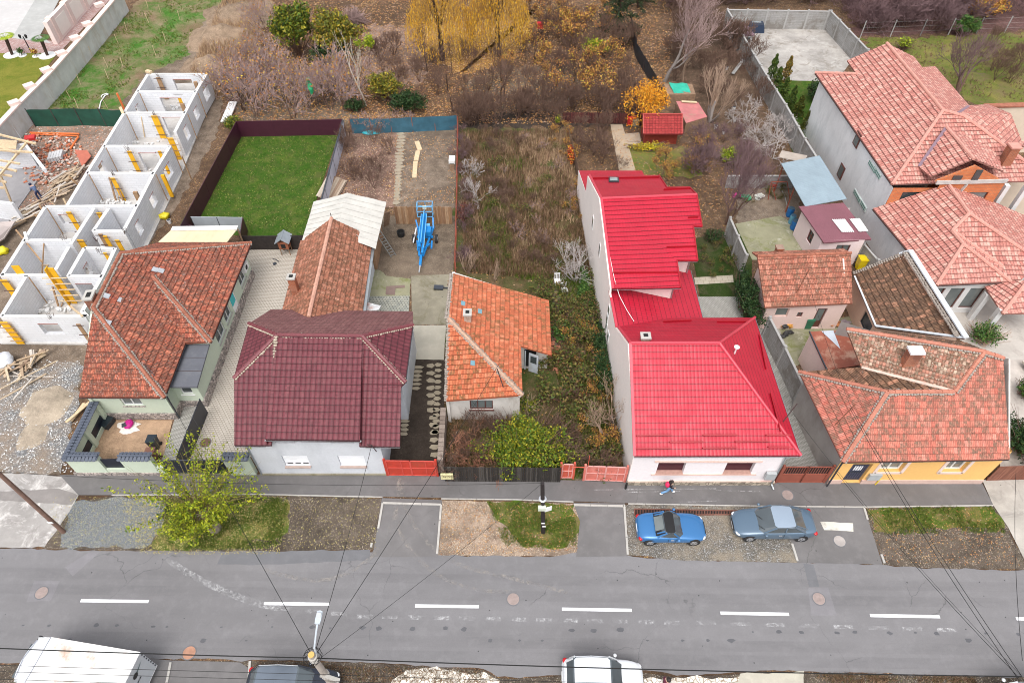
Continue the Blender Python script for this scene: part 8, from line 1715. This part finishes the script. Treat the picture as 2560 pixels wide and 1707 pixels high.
cover('verge_weeds', [(2165,1270),(2480,1265),(2515,1330),(2190,1335)], 1100, (.05,.22), W_grn, 18, w=.014, thr=-.1, sc=.8)
cover('verge_weeds', [(640,1655),(1210,1676),(1210,1707),(640,1707)], 900, (.05,.2), W_dry, 19, w=.014, thr=-.3)
cover('verge_weeds', [(2000,1680),(2440,1692),(2440,1707),(2000,1707)], 500, (.05,.25), W_dry, 20, w=.014, thr=-.3)
cover('weed_tufts', [(115,270),(345,5),(560,-20),(500,70),(470,140),(340,190),(250,275)], 1500, (.06,.22), W_grn, 21, w=.03, thr=.02)
cover('meadow_tufts', [(2150,98),(2440,92),(2560,90),(2560,250),(2400,240),(2200,125)], 900, (.08,.25), W_dry, 22, w=.03)
cover('lawn_tufts', [(590,345),(845,340),(760,585),(480,555)], 2600, (.04,.12), leafmat('lawn_blades', [(.06,.14,.015),(.12,.20,.03),(.2,.24,.05)]), 23, w=.02, thr=-.1, sc=.9)
# palms
for i, (x, y, tx, ty, lab) in enumerate(((31,138,14,95,'left palm with white ring at its foot on the yellow green lawn'),(119,140,103,100,'right palm with white ring at its foot near the pink wall'))):
    b = G(x, y); tp = PY(tx, ty, b.y); t = thing('palm', lab, 'palm', b, 'palms on the lawn'); q = MB(); q.tube([b, tp], [.16,.2], 8); q.build('trunk', B_dark, t); q = MB(); random.seed(i)
    for k in range(26):
        a = k*2.4; d = Vector((math.cos(a), math.sin(a), .5)); pts = [tp, tp+d*.55, tp+d*.9+Vector((0,0,-.25))]
        for j in range(9): f = (j-4)*.16; dd = Matrix.Rotation(f, 3, 'Z') @ (pts[2]-pts[1]); s = Vector((-dd.y, dd.x, 0)).normalized()*.04; q.face([pts[1]-s, pts[1]+s, pts[1]+dd*1.6])
        q.tube(pts[:2], .015, 3)
    q.build('fronds', F_green if i else F_lime, t); q = MB(); q.lathe(b, [(.95,.0),(.95,.06),(.9,.07)], 20); q.build('ring', M_wframe, t)
for x, y, lab in ((57,140,'small green bush in a white ring between the palms'),(91,141,'small brown bush in a white ring beside the lamp post')):
    t = bush('bush', lab, up(G(x, y), .5), (.5,.5,.6), 260, F_green if x < 60 else F_rust, .09, B_dark, x, 4); b = G(x, y); q = MB(); q.lathe(b, [(.45,.0),(.45,.06),(.4,.07)], 16); q.build('ring', M_wframe, t)
# ================================================================ yard objects
def simple(name, label, cat, parts, loc, group=None):
    t = thing(name, label, cat, loc, group)
    for nm, fn, m_ in parts: q = MB(); fn(q); q.build(nm, m_, t)
    return t
b = G(80,134); tp = PY(56,92, b.y)
simple('lamp_post', 'black double headed lamp post between the two palms', 'lamp post', [('pole', lambda q: q.tube([b, Vector((b.x, b.y, tp.z))], [.07,.05], 8), M_black), ('lantern', lambda q: q.lathe((b.x-.35, b.y, tp.z), [(.08,-.2),(.16,.1),(.05,.25)], 8), M_black), ('lantern', lambda q: q.lathe((b.x+.35, b.y, tp.z), [(.08,-.2),(.16,.1),(.05,.25)], 8), M_black), ('arm', lambda q: q.bar((b.x-.35, b.y, tp.z-.2), (b.x+.35, b.y, tp.z-.2), .04), M_black)], b)
def shed():
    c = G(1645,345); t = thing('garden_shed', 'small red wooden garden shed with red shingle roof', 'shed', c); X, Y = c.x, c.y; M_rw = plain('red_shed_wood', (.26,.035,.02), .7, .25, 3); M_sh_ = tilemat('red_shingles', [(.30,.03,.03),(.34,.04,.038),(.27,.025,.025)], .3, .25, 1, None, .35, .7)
    w = MB(); w.box((X, Y, .8), (3.2, 2.2, 1.6)); w.build('wall', M_rw, t); A = [Vector((X-1.9, Y-1.7, 1.5)), Vector((X+1.9, Y-1.7, 1.5)), Vector((X+1.9, Y-.2, 2.7)), Vector((X-1.9, Y-.2, 2.7))]; B_ = [A[3], A[2], Vector((X+1.9, Y+1.3, 1.9)), Vector((X-1.9, Y+1.3, 1.9))]
    r = MB(); roofplane(r, A, .25, .02); roofplane(r, B_, .25, .02); rf = r.build('roof', M_sh_, t); r = MB(); r.bar(up(A[3], .04), up(A[2], .04), .18, .06); [r.bar(up(A[i], .03), up(A[j], .03), .08, .1) for i, j in ((0,3),(1,2))]; r.build('ridge_cap', plain('red_trim_wood', (.4,.06,.05), .6, .1), rf)
    vslab(w := MB(), [Vector((X-1.6, Y-1.1, 1.6)), Vector((X-1.6, Y+1.1, 1.6)), Vector((X-1.6, Y-.2, 2.55))], .06); vslab(w, [Vector((X+1.6, Y-1.1, 1.6)), Vector((X+1.6, Y+1.1, 1.6)), Vector((X+1.6, Y-.2, 2.55))], .06); w.build('gable', M_rw, t)
    d = MB(); d.box((X-1.63, Y-.1, .8), (.04, .8, 1.5)); d.build('door', plain('dark_shed_door', (.14,.02,.015), .7, .2), t)
    for x, y, nm, m_, s in ((1577,310,'red box left of the garden shed',plain('bright_red', (.55,.02,.03), .5, .1),.8),(1588,314,'grey box between the red box and the garden shed',M_conc,.6)): q = MB(); p = G(x, y); q.box(up(p, s/2), (s, s*.7, s), .1); q.box(up(p, s+.02), (s+.06, s*.75, .04), .1); tag(q.build('box', m_), nm, 'box')
    p = G(1350,72); q = MB(); q.box(up(p, .35), (.7,.5,.7), .2); q.box(up(p, .72), (.76,.56,.05), .2); tag(q.build('box', _mc['bright_red']), 'small bright red box on the leaf covered ground near the willow', 'box')
shed()
def coops():
    a, b, c, d = P(1672,208,1.4), P(1718,208,1.4), P(1728,234,1.2), P(1685,234,1.2); t = thing('tarp_shelter', 'low shelter under a turquoise green tarp', 'shelter', (a.x, a.y, 0)); N = 8; q = MB(); vs = []
    for i in range(N+1):
        for j in range(N+1): p = a.lerp(b, i/N).lerp(d.lerp(c, i/N), j/N); vs.append(p+Vector((0,0,.12*noise.noise(p*1.4))))
    q.raw(vs, [(i*(N+1)+j, i*(N+1)+j+1, (i+1)*(N+1)+j+1, (i+1)*(N+1)+j) for i in range(N) for j in range(N)]); q.build('tarp', plain('turquoise_tarp', (.03,.42,.30), .5, .25, 2), t, True); q = MB(); q.box((a+c)/2-Vector((0,0,.7)), (3.0,2.2,1.2)); q.build('frame', M_wood, t)
    a, b, c, d = P(1690,253,1.5), P(1745,256,1.5), P(1768,292,1.3), P(1715,308,1.3); t = thing('coop', 'low hen house with faded pink red sheet roof', 'hen house', (a.x, a.y, 0)); q = MB(); roofplane(q, [d, c, b, a], 5, 0, thick=.05); q.build('roof', plain('faded_pink_sheet', (.50,.17,.17), .7, .25, 1.2, stain=(.32,.24,.17)), t); q = MB(); q.prism([tuple(p[:2]) for p in (a, b, c, d)], 0, 1.25); q.build('wall', M_wood, t)
    q = MB(); q.bar(P(1704,254,1.6), P(1742,256,1.6), .3, .05); tag(q.build('board', M_pale), 'pale board lying on the pink hen house roof', 'board')
coops()
def misc():
    # dog kennel
    c = G(718,632); X, Y = c.x, c.y; t = thing('kennel', 'small raised kennel with grey pitched tin roof on the paver yard', 'kennel', c); q = MB(); q.box((X, Y, 1.05), (.8,.7,.7)); q.build('wall', plain('kennel_wood', (.30,.10,.05), .7, .3), t); q = MB(); 
    for sg in (-1, 1): q.obox(Vector((X+sg*.27, Y+.1, 1.62)), (.32, 0, -sg*.24), (0, .62, 0), (sg*.015, 0, .02))
    q.build('roof', metalmat('kennel_tin', (.38,.42,.46), .4, .5), t)
    for sx in (-.35,.35):
        for sy in (-.3,.3): q = MB(); q.bar((X+sx, Y+sy, 0), (X+sx, Y+sy, .7), .06); q.build('leg', M_wood, t)
    q = MB(); q.box((X, Y-.36, 1.0), (.35,.02,.4)); q.build('opening', M_black, t)
    # ladder
    a, b_ = P(940,572,3.1), P(984,640,.05); t = thing('ladder', 'grey ladder leaning against the sheeted barn roof', 'ladder', (b_.x, b_.y, 0)); s = Vector((.18,.12,0))
    for k in (-1, 1): q = MB(); q.bar(a+s*k, b_+s*k, .05, .07); q.build('rail', M_gut, t)
    for i in range(10): q = MB(); p = a.lerp(b_, (i+.5)/10); q.bar(p-s, p+s, .035); q.build('rung', M_gut, t)
    # bins
    def bin_(label, x, y, m_, tip=0, s=1.0):
        p = G(x, y); t = thing('wheelie_bin', label, 'bin', p); q = MB(); w = .27*s; q.raw([p+Vector(v)*1 for v in ((-w*.8,-w*.8,.05),(w*.8,-w*.8,.05),(w*.8,w*.8,.05),(-w*.8,w*.8,.05),(-w,-w,.95*s),(w,-w,.95*s),(w,w*1.1,.95*s),(-w,w*1.1,.95*s))], [(0,1,5,4),(1,2,6,5),(2,3,7,6),(3,0,4,7),(3,2,1,0),(4,5,6,7)]); q.build('body', m_, t)
        q = MB(); q.box(up(p, .99*s)+Vector((0,.02,0)), (w*2.15, w*2.3, .07)); q.box(up(p, 1.03*s)+Vector((0,-.02,0)), (w*1.6, w*1.6, .04)); q.build('lid', m_, t)
        for k in (-1, 1): q = MB(); q.tube([p+Vector((k*w*.8, w*.95, .11)), p+Vector((k*w*1.0, w*.95, .11))], .11, 12); q.build('wheel', M_tyre_, t)
    bin_('black wheelie bin on the sand yard', 392,1118, plain('black_bin', (.02,.03,.04), .4, .2)); bin_('brown wheelie bin in front of the black one', 388,1150, plain('brown_bin', (.20,.09,.06), .5, .15)); bin_('dark green wheelie bin by the pink yard house wall', 2016,818, plain('green_bin', (.03,.16,.09), .4, .15)); bin_('tall yellow bin beside the small tiled house', 2146,672, plain('yellow_bin', (.72,.55,.01), .4, .1), s=1.15)
    for x, y, lab, m_, r_ in ((1972,540,'blue barrel nearest the dirt yard',plain('barrel_blue', (.01,.12,.35), .4, .1),.3),(1984,572,'large blue barrel at the pink shed corner',_mc.get('barrel_blue'),.36),(1977,558,'pale blue tub between two blue barrels',plain('tub_blue', (.10,.28,.38), .5, .1),.26)):
        p = G(x, y); t = thing('barrel', lab, 'barrel', p); q = MB(); q.lathe(p, [(r_*.9,0),(r_,.15),(r_*.95,.4),(r_,.65),(r_*.9,.85)], 16); q.build('drum', m_ or plain('barrel_blue'), t); q = MB(); q.lathe(up(p, .85), [(r_*.85,0),(r_*.85,.03)], 14); q.build('lid', plain('dark_lid', (.05,.1,.15), .5, .1), t)
    for x, y, lab in ((1314,252,'white bucket beside a pale shrub, left of the pair'),(1333,248,'white bucket right of the pair in the centre garden'),(1424,250,'lone white bucket under the rusty saplings'),(1816,175,'white bucket beside the leaning plank'),(1834,275,'white bucket near the panel wall base'),(1835,305,'white pot right of the reddish fig tree'),(1788,322,'white pot before the pink hen house'),(1808,335,'small white pot in the dirt'),(425,558,'white bucket on the dirt by the shell house')):
        p = G(x, y); t = thing('bucket', lab, 'bucket', p); q = MB(); q.lathe(p, [(.13,0),(.18,.36)], 12); q.build('pail', M_wframe, t); q = MB(); q.lathe(up(p, .34), [(.16,0),(.16,.03)], 12); q.build('inside', M_gutb, t)
    for x, y, rz, lab in ((1393,712,.1,'white garden chair, the rear one by the pink wall'),(1411,735,.3,'white garden chair, the front one by the pink wall')):
        p = G(x, y); t = thing('garden_chair', lab, 'chair', p); R_ = Matrix.Rotation(rz, 3, 'Z'); V = lambda a, b, c: p+R_ @ Vector((a, b, c)); q = MB(); q.obox(V(0,0,.45), R_ @ Vector((.24,0,0)), R_ @ Vector((0,.24,0)), (0,0,.02)); q.build('seat', M_wframe, t); q = MB()
        for i in range(4): q.bar(V(-.18+i*.12,.24,.5), V(-.18+i*.12,.3,.95), .06, .02)
        q.bar(V(-.24,.3,.95), V(.24,.3,.95), .07); q.build('backrest', M_wframe, t)
        for sx in (-.2,.2):
            for sy in (-.2,.2): q = MB(); q.bar(V(sx,sy,0), V(sx,sy,.45), .05); q.build('leg', M_wframe, t)
    # bucket on soil, slab cover, black screed tool
    p = G(1003,590); q = MB(); q.lathe(p, [(.28,0),(.34,.5),(.28,.5),(.24,.2)], 14); tag(q.build('tub', M_black), 'round black tub on the soil left of the blue boom lift', 'tub')
    q = MB(); A = [P(966,716,.04), P(1012,713,.04), P(1012,719,.04), P(989,720,.04), P(987,737,.04), P(964,736,.04)]; q.prism([tuple(v[:2]) for v in A], .02, .07); tag(q.build('steel_plate', plain('brown_plate', (.22,.15,.13), .7, .2)), 'brown L shaped steel plate on the mossy concrete', 'steel plate')
    q = MB(); q.bar(P(1085,718,.15), P(1108,719,.15), .45, .12); q.bar(P(1108,719,.15), P(1122,720,.15), .08); tag(q.build('tool', M_gutb), 'dark flat tool lying on the yard concrete at the derelict house', 'tool')
    # stepping stones
    random.seed(3)
    M_st = plain('stepping_stone', (.34,.29,.215), .9, .15, 2)
    cnt = {}
    def stone(x, y, w, h_, lab, grp):
        cnt[lab] = cnt.get(lab, -1)+1; lab = lab+', '+nth(cnt[lab])+' from the top'
        c = P(x, y, .02); q = MB(); n = random.choice((5,6)); pts = []
        for i in range(n): a = 2*math.pi*i/n+random.uniform(-.2,.2); pts.append((c.x+w*.5*math.cos(a)*random.uniform(.9,1.15), c.y+h_*.5*math.sin(a)*random.uniform(.9,1.15)))
        q.prism(pts, .0, .045); tag(q.build('stepping_stone', M_st), lab, 'stepping stone', grp)
    for i in range(13): y = 914+i*18.5; dx = i*1.4 if i > 6 else 0; stone(1077+dx*.6, y, .62, .42, 'flat beige stone, left file of the right track', 'stepping stones of the soil drive'); 
    for i in range(13): y = 912+i*14; stone(1096-i*.6, y, .52, .34, 'flat beige stone, right file of the right track', 'stepping stones of the soil drive')
    for i in range(6): stone(1046-i*1.4, 918+i*10.5, .75, .30, 'flat beige stone in the upper left stone track', 'stepping stones of the soil drive')
    for i in range(9): stone(1016-i*.8, 1000+i*10.5, .6, .30, 'flat beige stone in the track along the maroon house', 'stepping stones of the soil drive')
    for i in range(22): stone(1003-i*.5+random.uniform(-2,2), 335+i*8.2, .9 if i < 12 else .7, .55, 'flat pale slab of the stone path in the vegetable garden', 'slabs of the garden stone path')
    # planks in garden
    for k, (a, b_, w_, lab) in enumerate((((1042,354),(1050,376),.45,'upper short board of the plank walk'),((1045,378),(1040,402),.45,'middle board of the plank walk'),((1039,404),(1036,444),.42,'long lower board of the plank walk'),((1030,324),(1088,321),.6,'pale beam lying at the foot of the blue netting'),((1102,321),(1142,320),.5,'right pale beam at the foot of the blue netting'))): q = MB(); q.bar(P(*a,.08), P(*b_,.08), w_, .1); tag(q.build('plank', M_pale), lab, 'plank', 'planks of the vegetable garden')
    q = MB(); p = G(1131,425); q.box(up(p, .9)+Vector((0,.3,0)), (.55,.9,.35)); t_ = thing('crate_post', 'white crate on a tall dark wooden stand at the garden fence', 'crate', p); q.build('crate', M_wframe, t_); q = MB(); q.box(up(p, .4), (.45,.3,.8)); q.build('stand', M_wood, t_)
    random.seed(8)
    for k in range(2):
        q = MB()
        for i in range(9): a = P(826+i*5-k*3, 436+i*2, .15+k*.15); q.bar(a, a+Vector((-.5-.1*i*.1, -3.3, 0)), .2, .08)
        tag(q.build('board_stack', m_boards('old_boards%d' % k, [(.52,.42,.33),(.38,.27,.19),(.62,.55,.45),(.28,.18,.12)])), 'stack of old pale boards, %s layer beside the barn' % ('lower' if k == 0 else 'upper'), 'board stack')
    p = G(928,335); q = MB(); q.blob(up(p, .12), (.9,.35,.2), 3, .3, 10, 6); tag(q.build('tarp', plain('cyan_tarp', (.03,.32,.38), .5, .2)), 'crumpled cyan tarp behind the narrow bed', 'tarp')
    for x, y in ((772,206),(777,222)): p = P(x, y, 2.6); q = MB(); q.blob(p, (.28,.2,.55), x, .35, 8, 6); tag(q.build('plastic_bag', plain('green_plastic', (.02,.35,.15), .4, .1)), 'green plastic bag caught in the mauve thicket', 'bag', 'green bags in the thicket')
    # white cover with toy car on the sand yard
    p = G(322,1068); q = MB(); q.blob(up(p, .03), (.75,.5,.08), 5, .5, 14, 5); tag(q.build('cloth', plain('white_cloth', (.72,.68,.64), .9, .08)), 'crumpled white cloth on the sand yard at the green house', 'cloth')
    t = thing('toy_car', 'small magenta ride on toy on the white cloth', 'toy', p); q = MB(); q.blob(up(p, .25)+Vector((.05,.1,0)), (.32,.35,.2), 2, .1, 10, 6); q.build('body', plain('magenta_plastic', (.5,.01,.22), .4, .1), t); q = MB(); q.box(up(p, .38)+Vector((-.1,-.05,0)), (.35,.3,.06), .4); q.build('tray', M_gutb, t)
    p = G(272,1062); q = MB(); q.box(up(p, .22), (.55,.75,.4), -.3); q.box(up(p, .44), (.6,.8,.05), -.3); tag(q.build('box', plain('black_bin')), 'black plastic box at the left wall of the sand yard', 'box')
    # walled yard: dog house and truck cap
    t = thing('guard_hut', 'small white hut with mauve flat roof at the grey panel wall', 'hut', G(1868,100)); a, b_, c, d = P(1846,58,1.9), P(1862,57,1.9), P(1887,90,1.7), P(1857,92,1.7); q = MB(); q.prism([tuple(v[:2]) for v in (a, b_, c, d)], 1.7, [1.95,1.95,1.8,1.8]); q.build('roof', plain('mauve_sheet', (.26,.16,.20), .6, .15), t); q = MB(); cc = (a+b_+c+d)/4
    pts = [(cc+(v-cc)*.86) for v in (a, b_, c, d)]; q.prism([tuple(v[:2]) for v in pts], 0, 1.7); q.build('wall', M_wframe, t); q = MB(); m_ = (pts[2]+pts[3])/2; q.box((m_.x, m_.y-.02, 1.1), (.7,.05,.7)); q.build('window', M_glass, t)
    p = G(1888,78); t = thing('canopy_shell', 'dark blue pickup canopy shell standing on the walled yard', 'canopy shell', p); q = MB(); q.raw([p+Vector(v) for v in ((-.95,-.7,0),(.95,-.7,0),(1.0,.9,0),(-1.0,.9,0),(-.8,-.4,.85),(.8,-.4,.85),(.85,.8,.95),(-.85,.8,.95))], [(0,1,5,4),(1,2,6,5),(2,3,7,6),(3,0,4,7),(4,5,6,7)]); q.build('shell', carpaint('navy_paint', (.02,.035,.07)), t); q = MB(); q.box(p+Vector((0,.35,.93)), (1.1,.4,.03)); q.build('window', glassy('shell_glass', (.25,.28,.3)), t)
    # cream canopy behind the green house
    t = thing('canopy', 'cream corrugated canopy roof behind the green house', 'canopy', G(500,600)); a, b_, c, d = P(430,573,2.5), P(594,571,2.6), P(562,612,2.6), P(384,616,2.5); q = MB(); roofplane(q, [d, c, b_, a], 5, 0, thick=.06); rf = q.build('roof', sheetmat('cream_corrugated', (.66,.57,.38), .12, .4, False, .7), t); q = MB(); q.bar(up(a, .06), up(b_, .06), .5, .06); q.build('ridge_sheet', plain('white_fibre_sheet'), rf)
    for v in (a, b_, c): q = MB(); q.bar((v.x, v.y, 0), (v.x, v.y, v.z-.1), .1); q.build('post', M_wood, t)
    # clutter
    random.seed(9)
    for i, (x, y, c_, lab) in enumerate(((1842,495,(.5,.03,.2),'pink plastic toy in the barrel yard'),(1868,500,(.05,.3,.15),'green plastic chair piece in the barrel yard'),(1900,497,(.6,.6,.55),'pale scrap by the lean-to posts'),(1932,470,(.35,.05,.04),'dark red machine under the lean-to edge'),(2086,815,(.5,.2,.08),'orange brown bowl stand before the pink yard house'),(1970,820,(.55,.25,.03),'orange tarp roll at the pink yard house wall'),(1966,838,(.03,.03,.03),'black plastic bag in the small yard'),(2110,815,(.25,.2,.22),'heap of mixed clothes by the peach wall'))):
        p = G(x, y); q = MB()
        for k in range(5): q.blob(p+Vector((random.gauss(0,.2), random.gauss(0,.15), .12+.08*k)), (.25,.18,.12), i*7+k, .4, 8, 5)
        tag(q.build('clutter', plain('clutter_%d' % i, c_, .6, .3)), lab, 'clutter')
    p = G(1912,480); q = MB(); q.tube([P(x, y, .1) for x, y in ((1925,470),(1950,468),(1962,490),(1968,515),(1990,525))], .04, 6); tag(q.build('hose', M_post), 'pale hose curving through the cluttered yard', 'hose')
    t = thing('swing_frame', 'rust red metal frame in the cluttered yard', 'frame', G(1935,470))
    for a_, b_ in (((1920,500,0),(1928,455,1.8)),((1940,500,0),(1928,455,1.8)),((1975,500,0),(1968,455,1.8)),((1928,455,1.8),(1968,455,1.8))): q = MB(); q.bar(P(*a_), P(*b_), .06); q.build('tube', plain('rust_red_post'), t)
    # satellite chair / anchor thing on pavers
    q = MB(); p = G(690,652); q.tube([p+Vector((-.3,.2,.05)), p+Vector((0,0,.15)), p+Vector((.3,-.15,.05))], .03, 5); q.lathe(p+Vector((.0,-.4,.02)), [(.16,0),(.16,.05)], 12); tag(q.build('garden_tool', M_gutb), 'small black metal stand on the beige pavers near the kennel', 'stand')
    for x, lab in ((7.05,'short black bollard at the foot of the pink house corner'),): q = MB(); q.tube([(x, 21.0, 0), (x, 21.0, .7)], .07, 10); tag(q.build('bollard', M_black), lab, 'bollard')
    q = MB(); q.bar(P(1832,185,.2), P(1858,150,.9), .35, .05); tag(q.build('board', M_post), 'leaning grey plank against the panel wall in the shrub strip', 'board')
misc()
# ================================================================ people
def person(label, base, yaw, pose, cols, hat=None, pack=None, s=1.0):
    t = thing('person', label, 'person', base); c_, s_ = math.cos(yaw), math.sin(yaw); T = lambda v: Vector((base[0]+(v[0]*c_-v[1]*s_)*s, base[1]+(v[0]*s_+v[1]*c_)*s, base[2]+v[2]*s))
    J = pose
    def skinned(name, chain, mat, root=0):
        vs, es, rs = chain; me = bpy.data.meshes.new(name); me.from_pydata([tuple(T(v)-ORG[t.name]) for v in vs], es, []); o = bpy.data.objects.new(name, me); scene.collection.objects.link(o); o.parent = t; ORG[o.name] = ORG[t.name]; me.materials.append(mat)
        o.modifiers.new('skin', 'SKIN'); 
        for i, r in enumerate(rs): me.skin_vertices[0].data[i].radius = (r*s, r*s)
        me.skin_vertices[0].data[root].use_root = True; m = o.modifiers.new('sub', 'SUBSURF'); m.levels = m.render_levels = 1; m2 = o.modifiers['skin']; m2.use_smooth_shade = True; return o
    p = J; V = [p['hip'], p['waist'], p['chest'], p['neck'], p['head'], p['hipL'], p['kneeL'], p['ankL'], p['hipR'], p['kneeR'], p['ankR'], p['shL'], p['elL'], p['wrL'], p['shR'], p['elR'], p['wrR'], p['toeL'], p['toeR'], p['hL'], p['hR'], p['crown']]
    E_ = [(0,1),(1,2),(2,3),(3,4),(0,5),(5,6),(6,7),(0,8),(8,9),(9,10),(2,11),(11,12),(12,13),(2,14),(14,15),(15,16),(7,17),(10,18),(13,19),(16,20),(4,21)]; Rd = [.13,.12,.15,.055,.095,.095,.065,.045,.095,.065,.045,.065,.048,.035,.065,.048,.035,.035,.035,.03,.03,.085]
    skinned('body', (V, E_, Rd), cols['skin'])
    skinned('trousers', ([p['hip'], p['waist'], p['hipL'], p['kneeL'], p['ankL'], p['hipR'], p['kneeR'], p['ankR']], [(0,1),(0,2),(2,3),(3,4),(0,5),(5,6),(6,7)], [.15,.13,.115,.085,.08,.115,.085,.08]), cols['legs'])
    skinned('jacket', ([p['hip'], p['waist'], p['chest'], p['shL'], p['elL'], p['wrL'], p['shR'], p['elR'], p['wrR']], [(0,1),(1,2),(2,3),(3,4),(4,5),(2,6),(6,7),(7,8)], [.15,.155,.18,.09,.065,.05,.09,.065,.05]), cols['top'])
    hd = T(p['head']); q = MB(); q.blob(hd+Vector((0,0,.06*s)), (.125*s,.125*s,.12*s), 1, .12, 12, 8); 
    if cols.get('long'): q.blob(hd+Vector((-c_*.08*s, -s_*.08*s, -.06*s)), (.12*s,.14*s,.2*s), 2, .15, 10, 8)
    q.build('hair', cols['hair'], t, True)
    for k in ('L', 'R'): q = MB(); a, b_ = T(p['ank'+k]), T(p['toe'+k]); q.blob((a+b_)/2-Vector((0,0,.015)), (.13*s,.09*s,.06*s), 3, .1, 10, 6); q.build('shoe', cols['shoe'], t, True)
    for k in ('L', 'R'):
        q = MB(); a, b_ = T(p['wr'+k]), T(p['h'+k]); d = (b_-a).normalized(); sd_ = d.cross(Vector((0,0,1))).normalized()
        for f in range(4): o_ = sd_*(f-1.5)*.018*s; q.tube([b_+o_, b_+o_+d*.04*s, b_+o_+d*(.075-.008*abs(f-1.5))*s-Vector((0,0,.012*s))], [.008*s]*3, 5)
        q.tube([b_+sd_*.03*s-d*.03*s, b_+sd_*.05*s+d*.02*s], .009*s, 5); q.build('fingers', cols['skin'], t)
    if pack: q = MB(); c = T((-.18,0,1.22)); q.blob(c, (.17*s,.2*s,.27*s), 5, .1, 14, 10); pk = q.build('backpack', pack, t, True)
    return t
M_skin = plain('skin', (.55,.34,.25), .6, .05); walk = dict(hip=(0,0,.95), waist=(.01,0,1.08), chest=(.03,0,1.32), neck=(.05,0,1.47), head=(.07,0,1.58), crown=(.07,0,1.64), hipL=(0,.10,.90), kneeL=(.22,.10,.50), ankL=(.38,.10,.09), toeL=(.52,.10,.06), hipR=(0,-.10,.90), kneeR=(-.10,-.10,.48), ankR=(-.50,-.10,.16), toeR=(-.42,-.10,.06), shL=(.03,.19,1.38), elL=(.0,.24,1.12), wrL=(.18,.22,.98), hL=(.24,.21,.98), shR=(.03,-.19,1.38), elR=(.06,-.25,1.12), wrR=(.28,-.20,1.08), hR=(.34,-.19,1.08))
t = person('person walking right with pink backpack, long dark hair and pale blue jeans on the sidewalk', P(1668,1232,.05), 0, walk, dict(skin=M_skin, legs=plain('light_jeans', (.18,.36,.60), .8, .15, 4), top=plain('black_jacket', (.018,.014,.02), .8, .2), hair=plain('dark_hair', (.018,.01,.009), .6, .3), shoe=plain('white_shoe', (.75,.75,.75), .5, .05), long=1), s=.86, pack=plain('pink_backpack', (.75,.03,.12), .6, .25, 12))
stand = dict(walk); stand.update(kneeL=(.12,.12,.5), ankL=(.05,.14,.09), toeL=(.18,.14,.06), kneeR=(.02,-.12,.5), ankR=(-.10,-.14,.09), toeR=(.03,-.14,.06), chest=(.2,0,1.28), neck=(.28,0,1.42), head=(.34,0,1.52), crown=(.36,0,1.58), shL=(.2,.19,1.34), shR=(.2,-.19,1.34), elL=(.25,.24,1.08), wrL=(.45,.2,1.0), hL=(.5,.19,.99), elR=(.25,-.25,1.08), wrR=(.45,-.2,1.02), hR=(.5,-.19,1.01))
person('worker bending forward in a dark blue vest on the concrete strip of the building site', P(104,500,.1), 2.6, stand, dict(skin=M_skin, legs=plain('navy_trousers', (.02,.03,.09), .8, .2), top=plain('blue_white_vest', (.10,.14,.25), .8, .5, 9), hair=plain('navy_cap', (.01,.012,.05), .6, .2), shoe=plain('work_boot', (.3,.2,.08), .8, .2)))
person('person in black and pink jacket partly cut off at the bottom edge', P(1655,1722,.05), .3, walk, dict(skin=M_skin, legs=plain('dark_trousers', (.03,.03,.05), .8, .2), top=plain('pink_black_jacket', (.12,.015,.04), .7, .6, 8), hair=plain('dark_hair'), shoe=plain('white_shoe')))
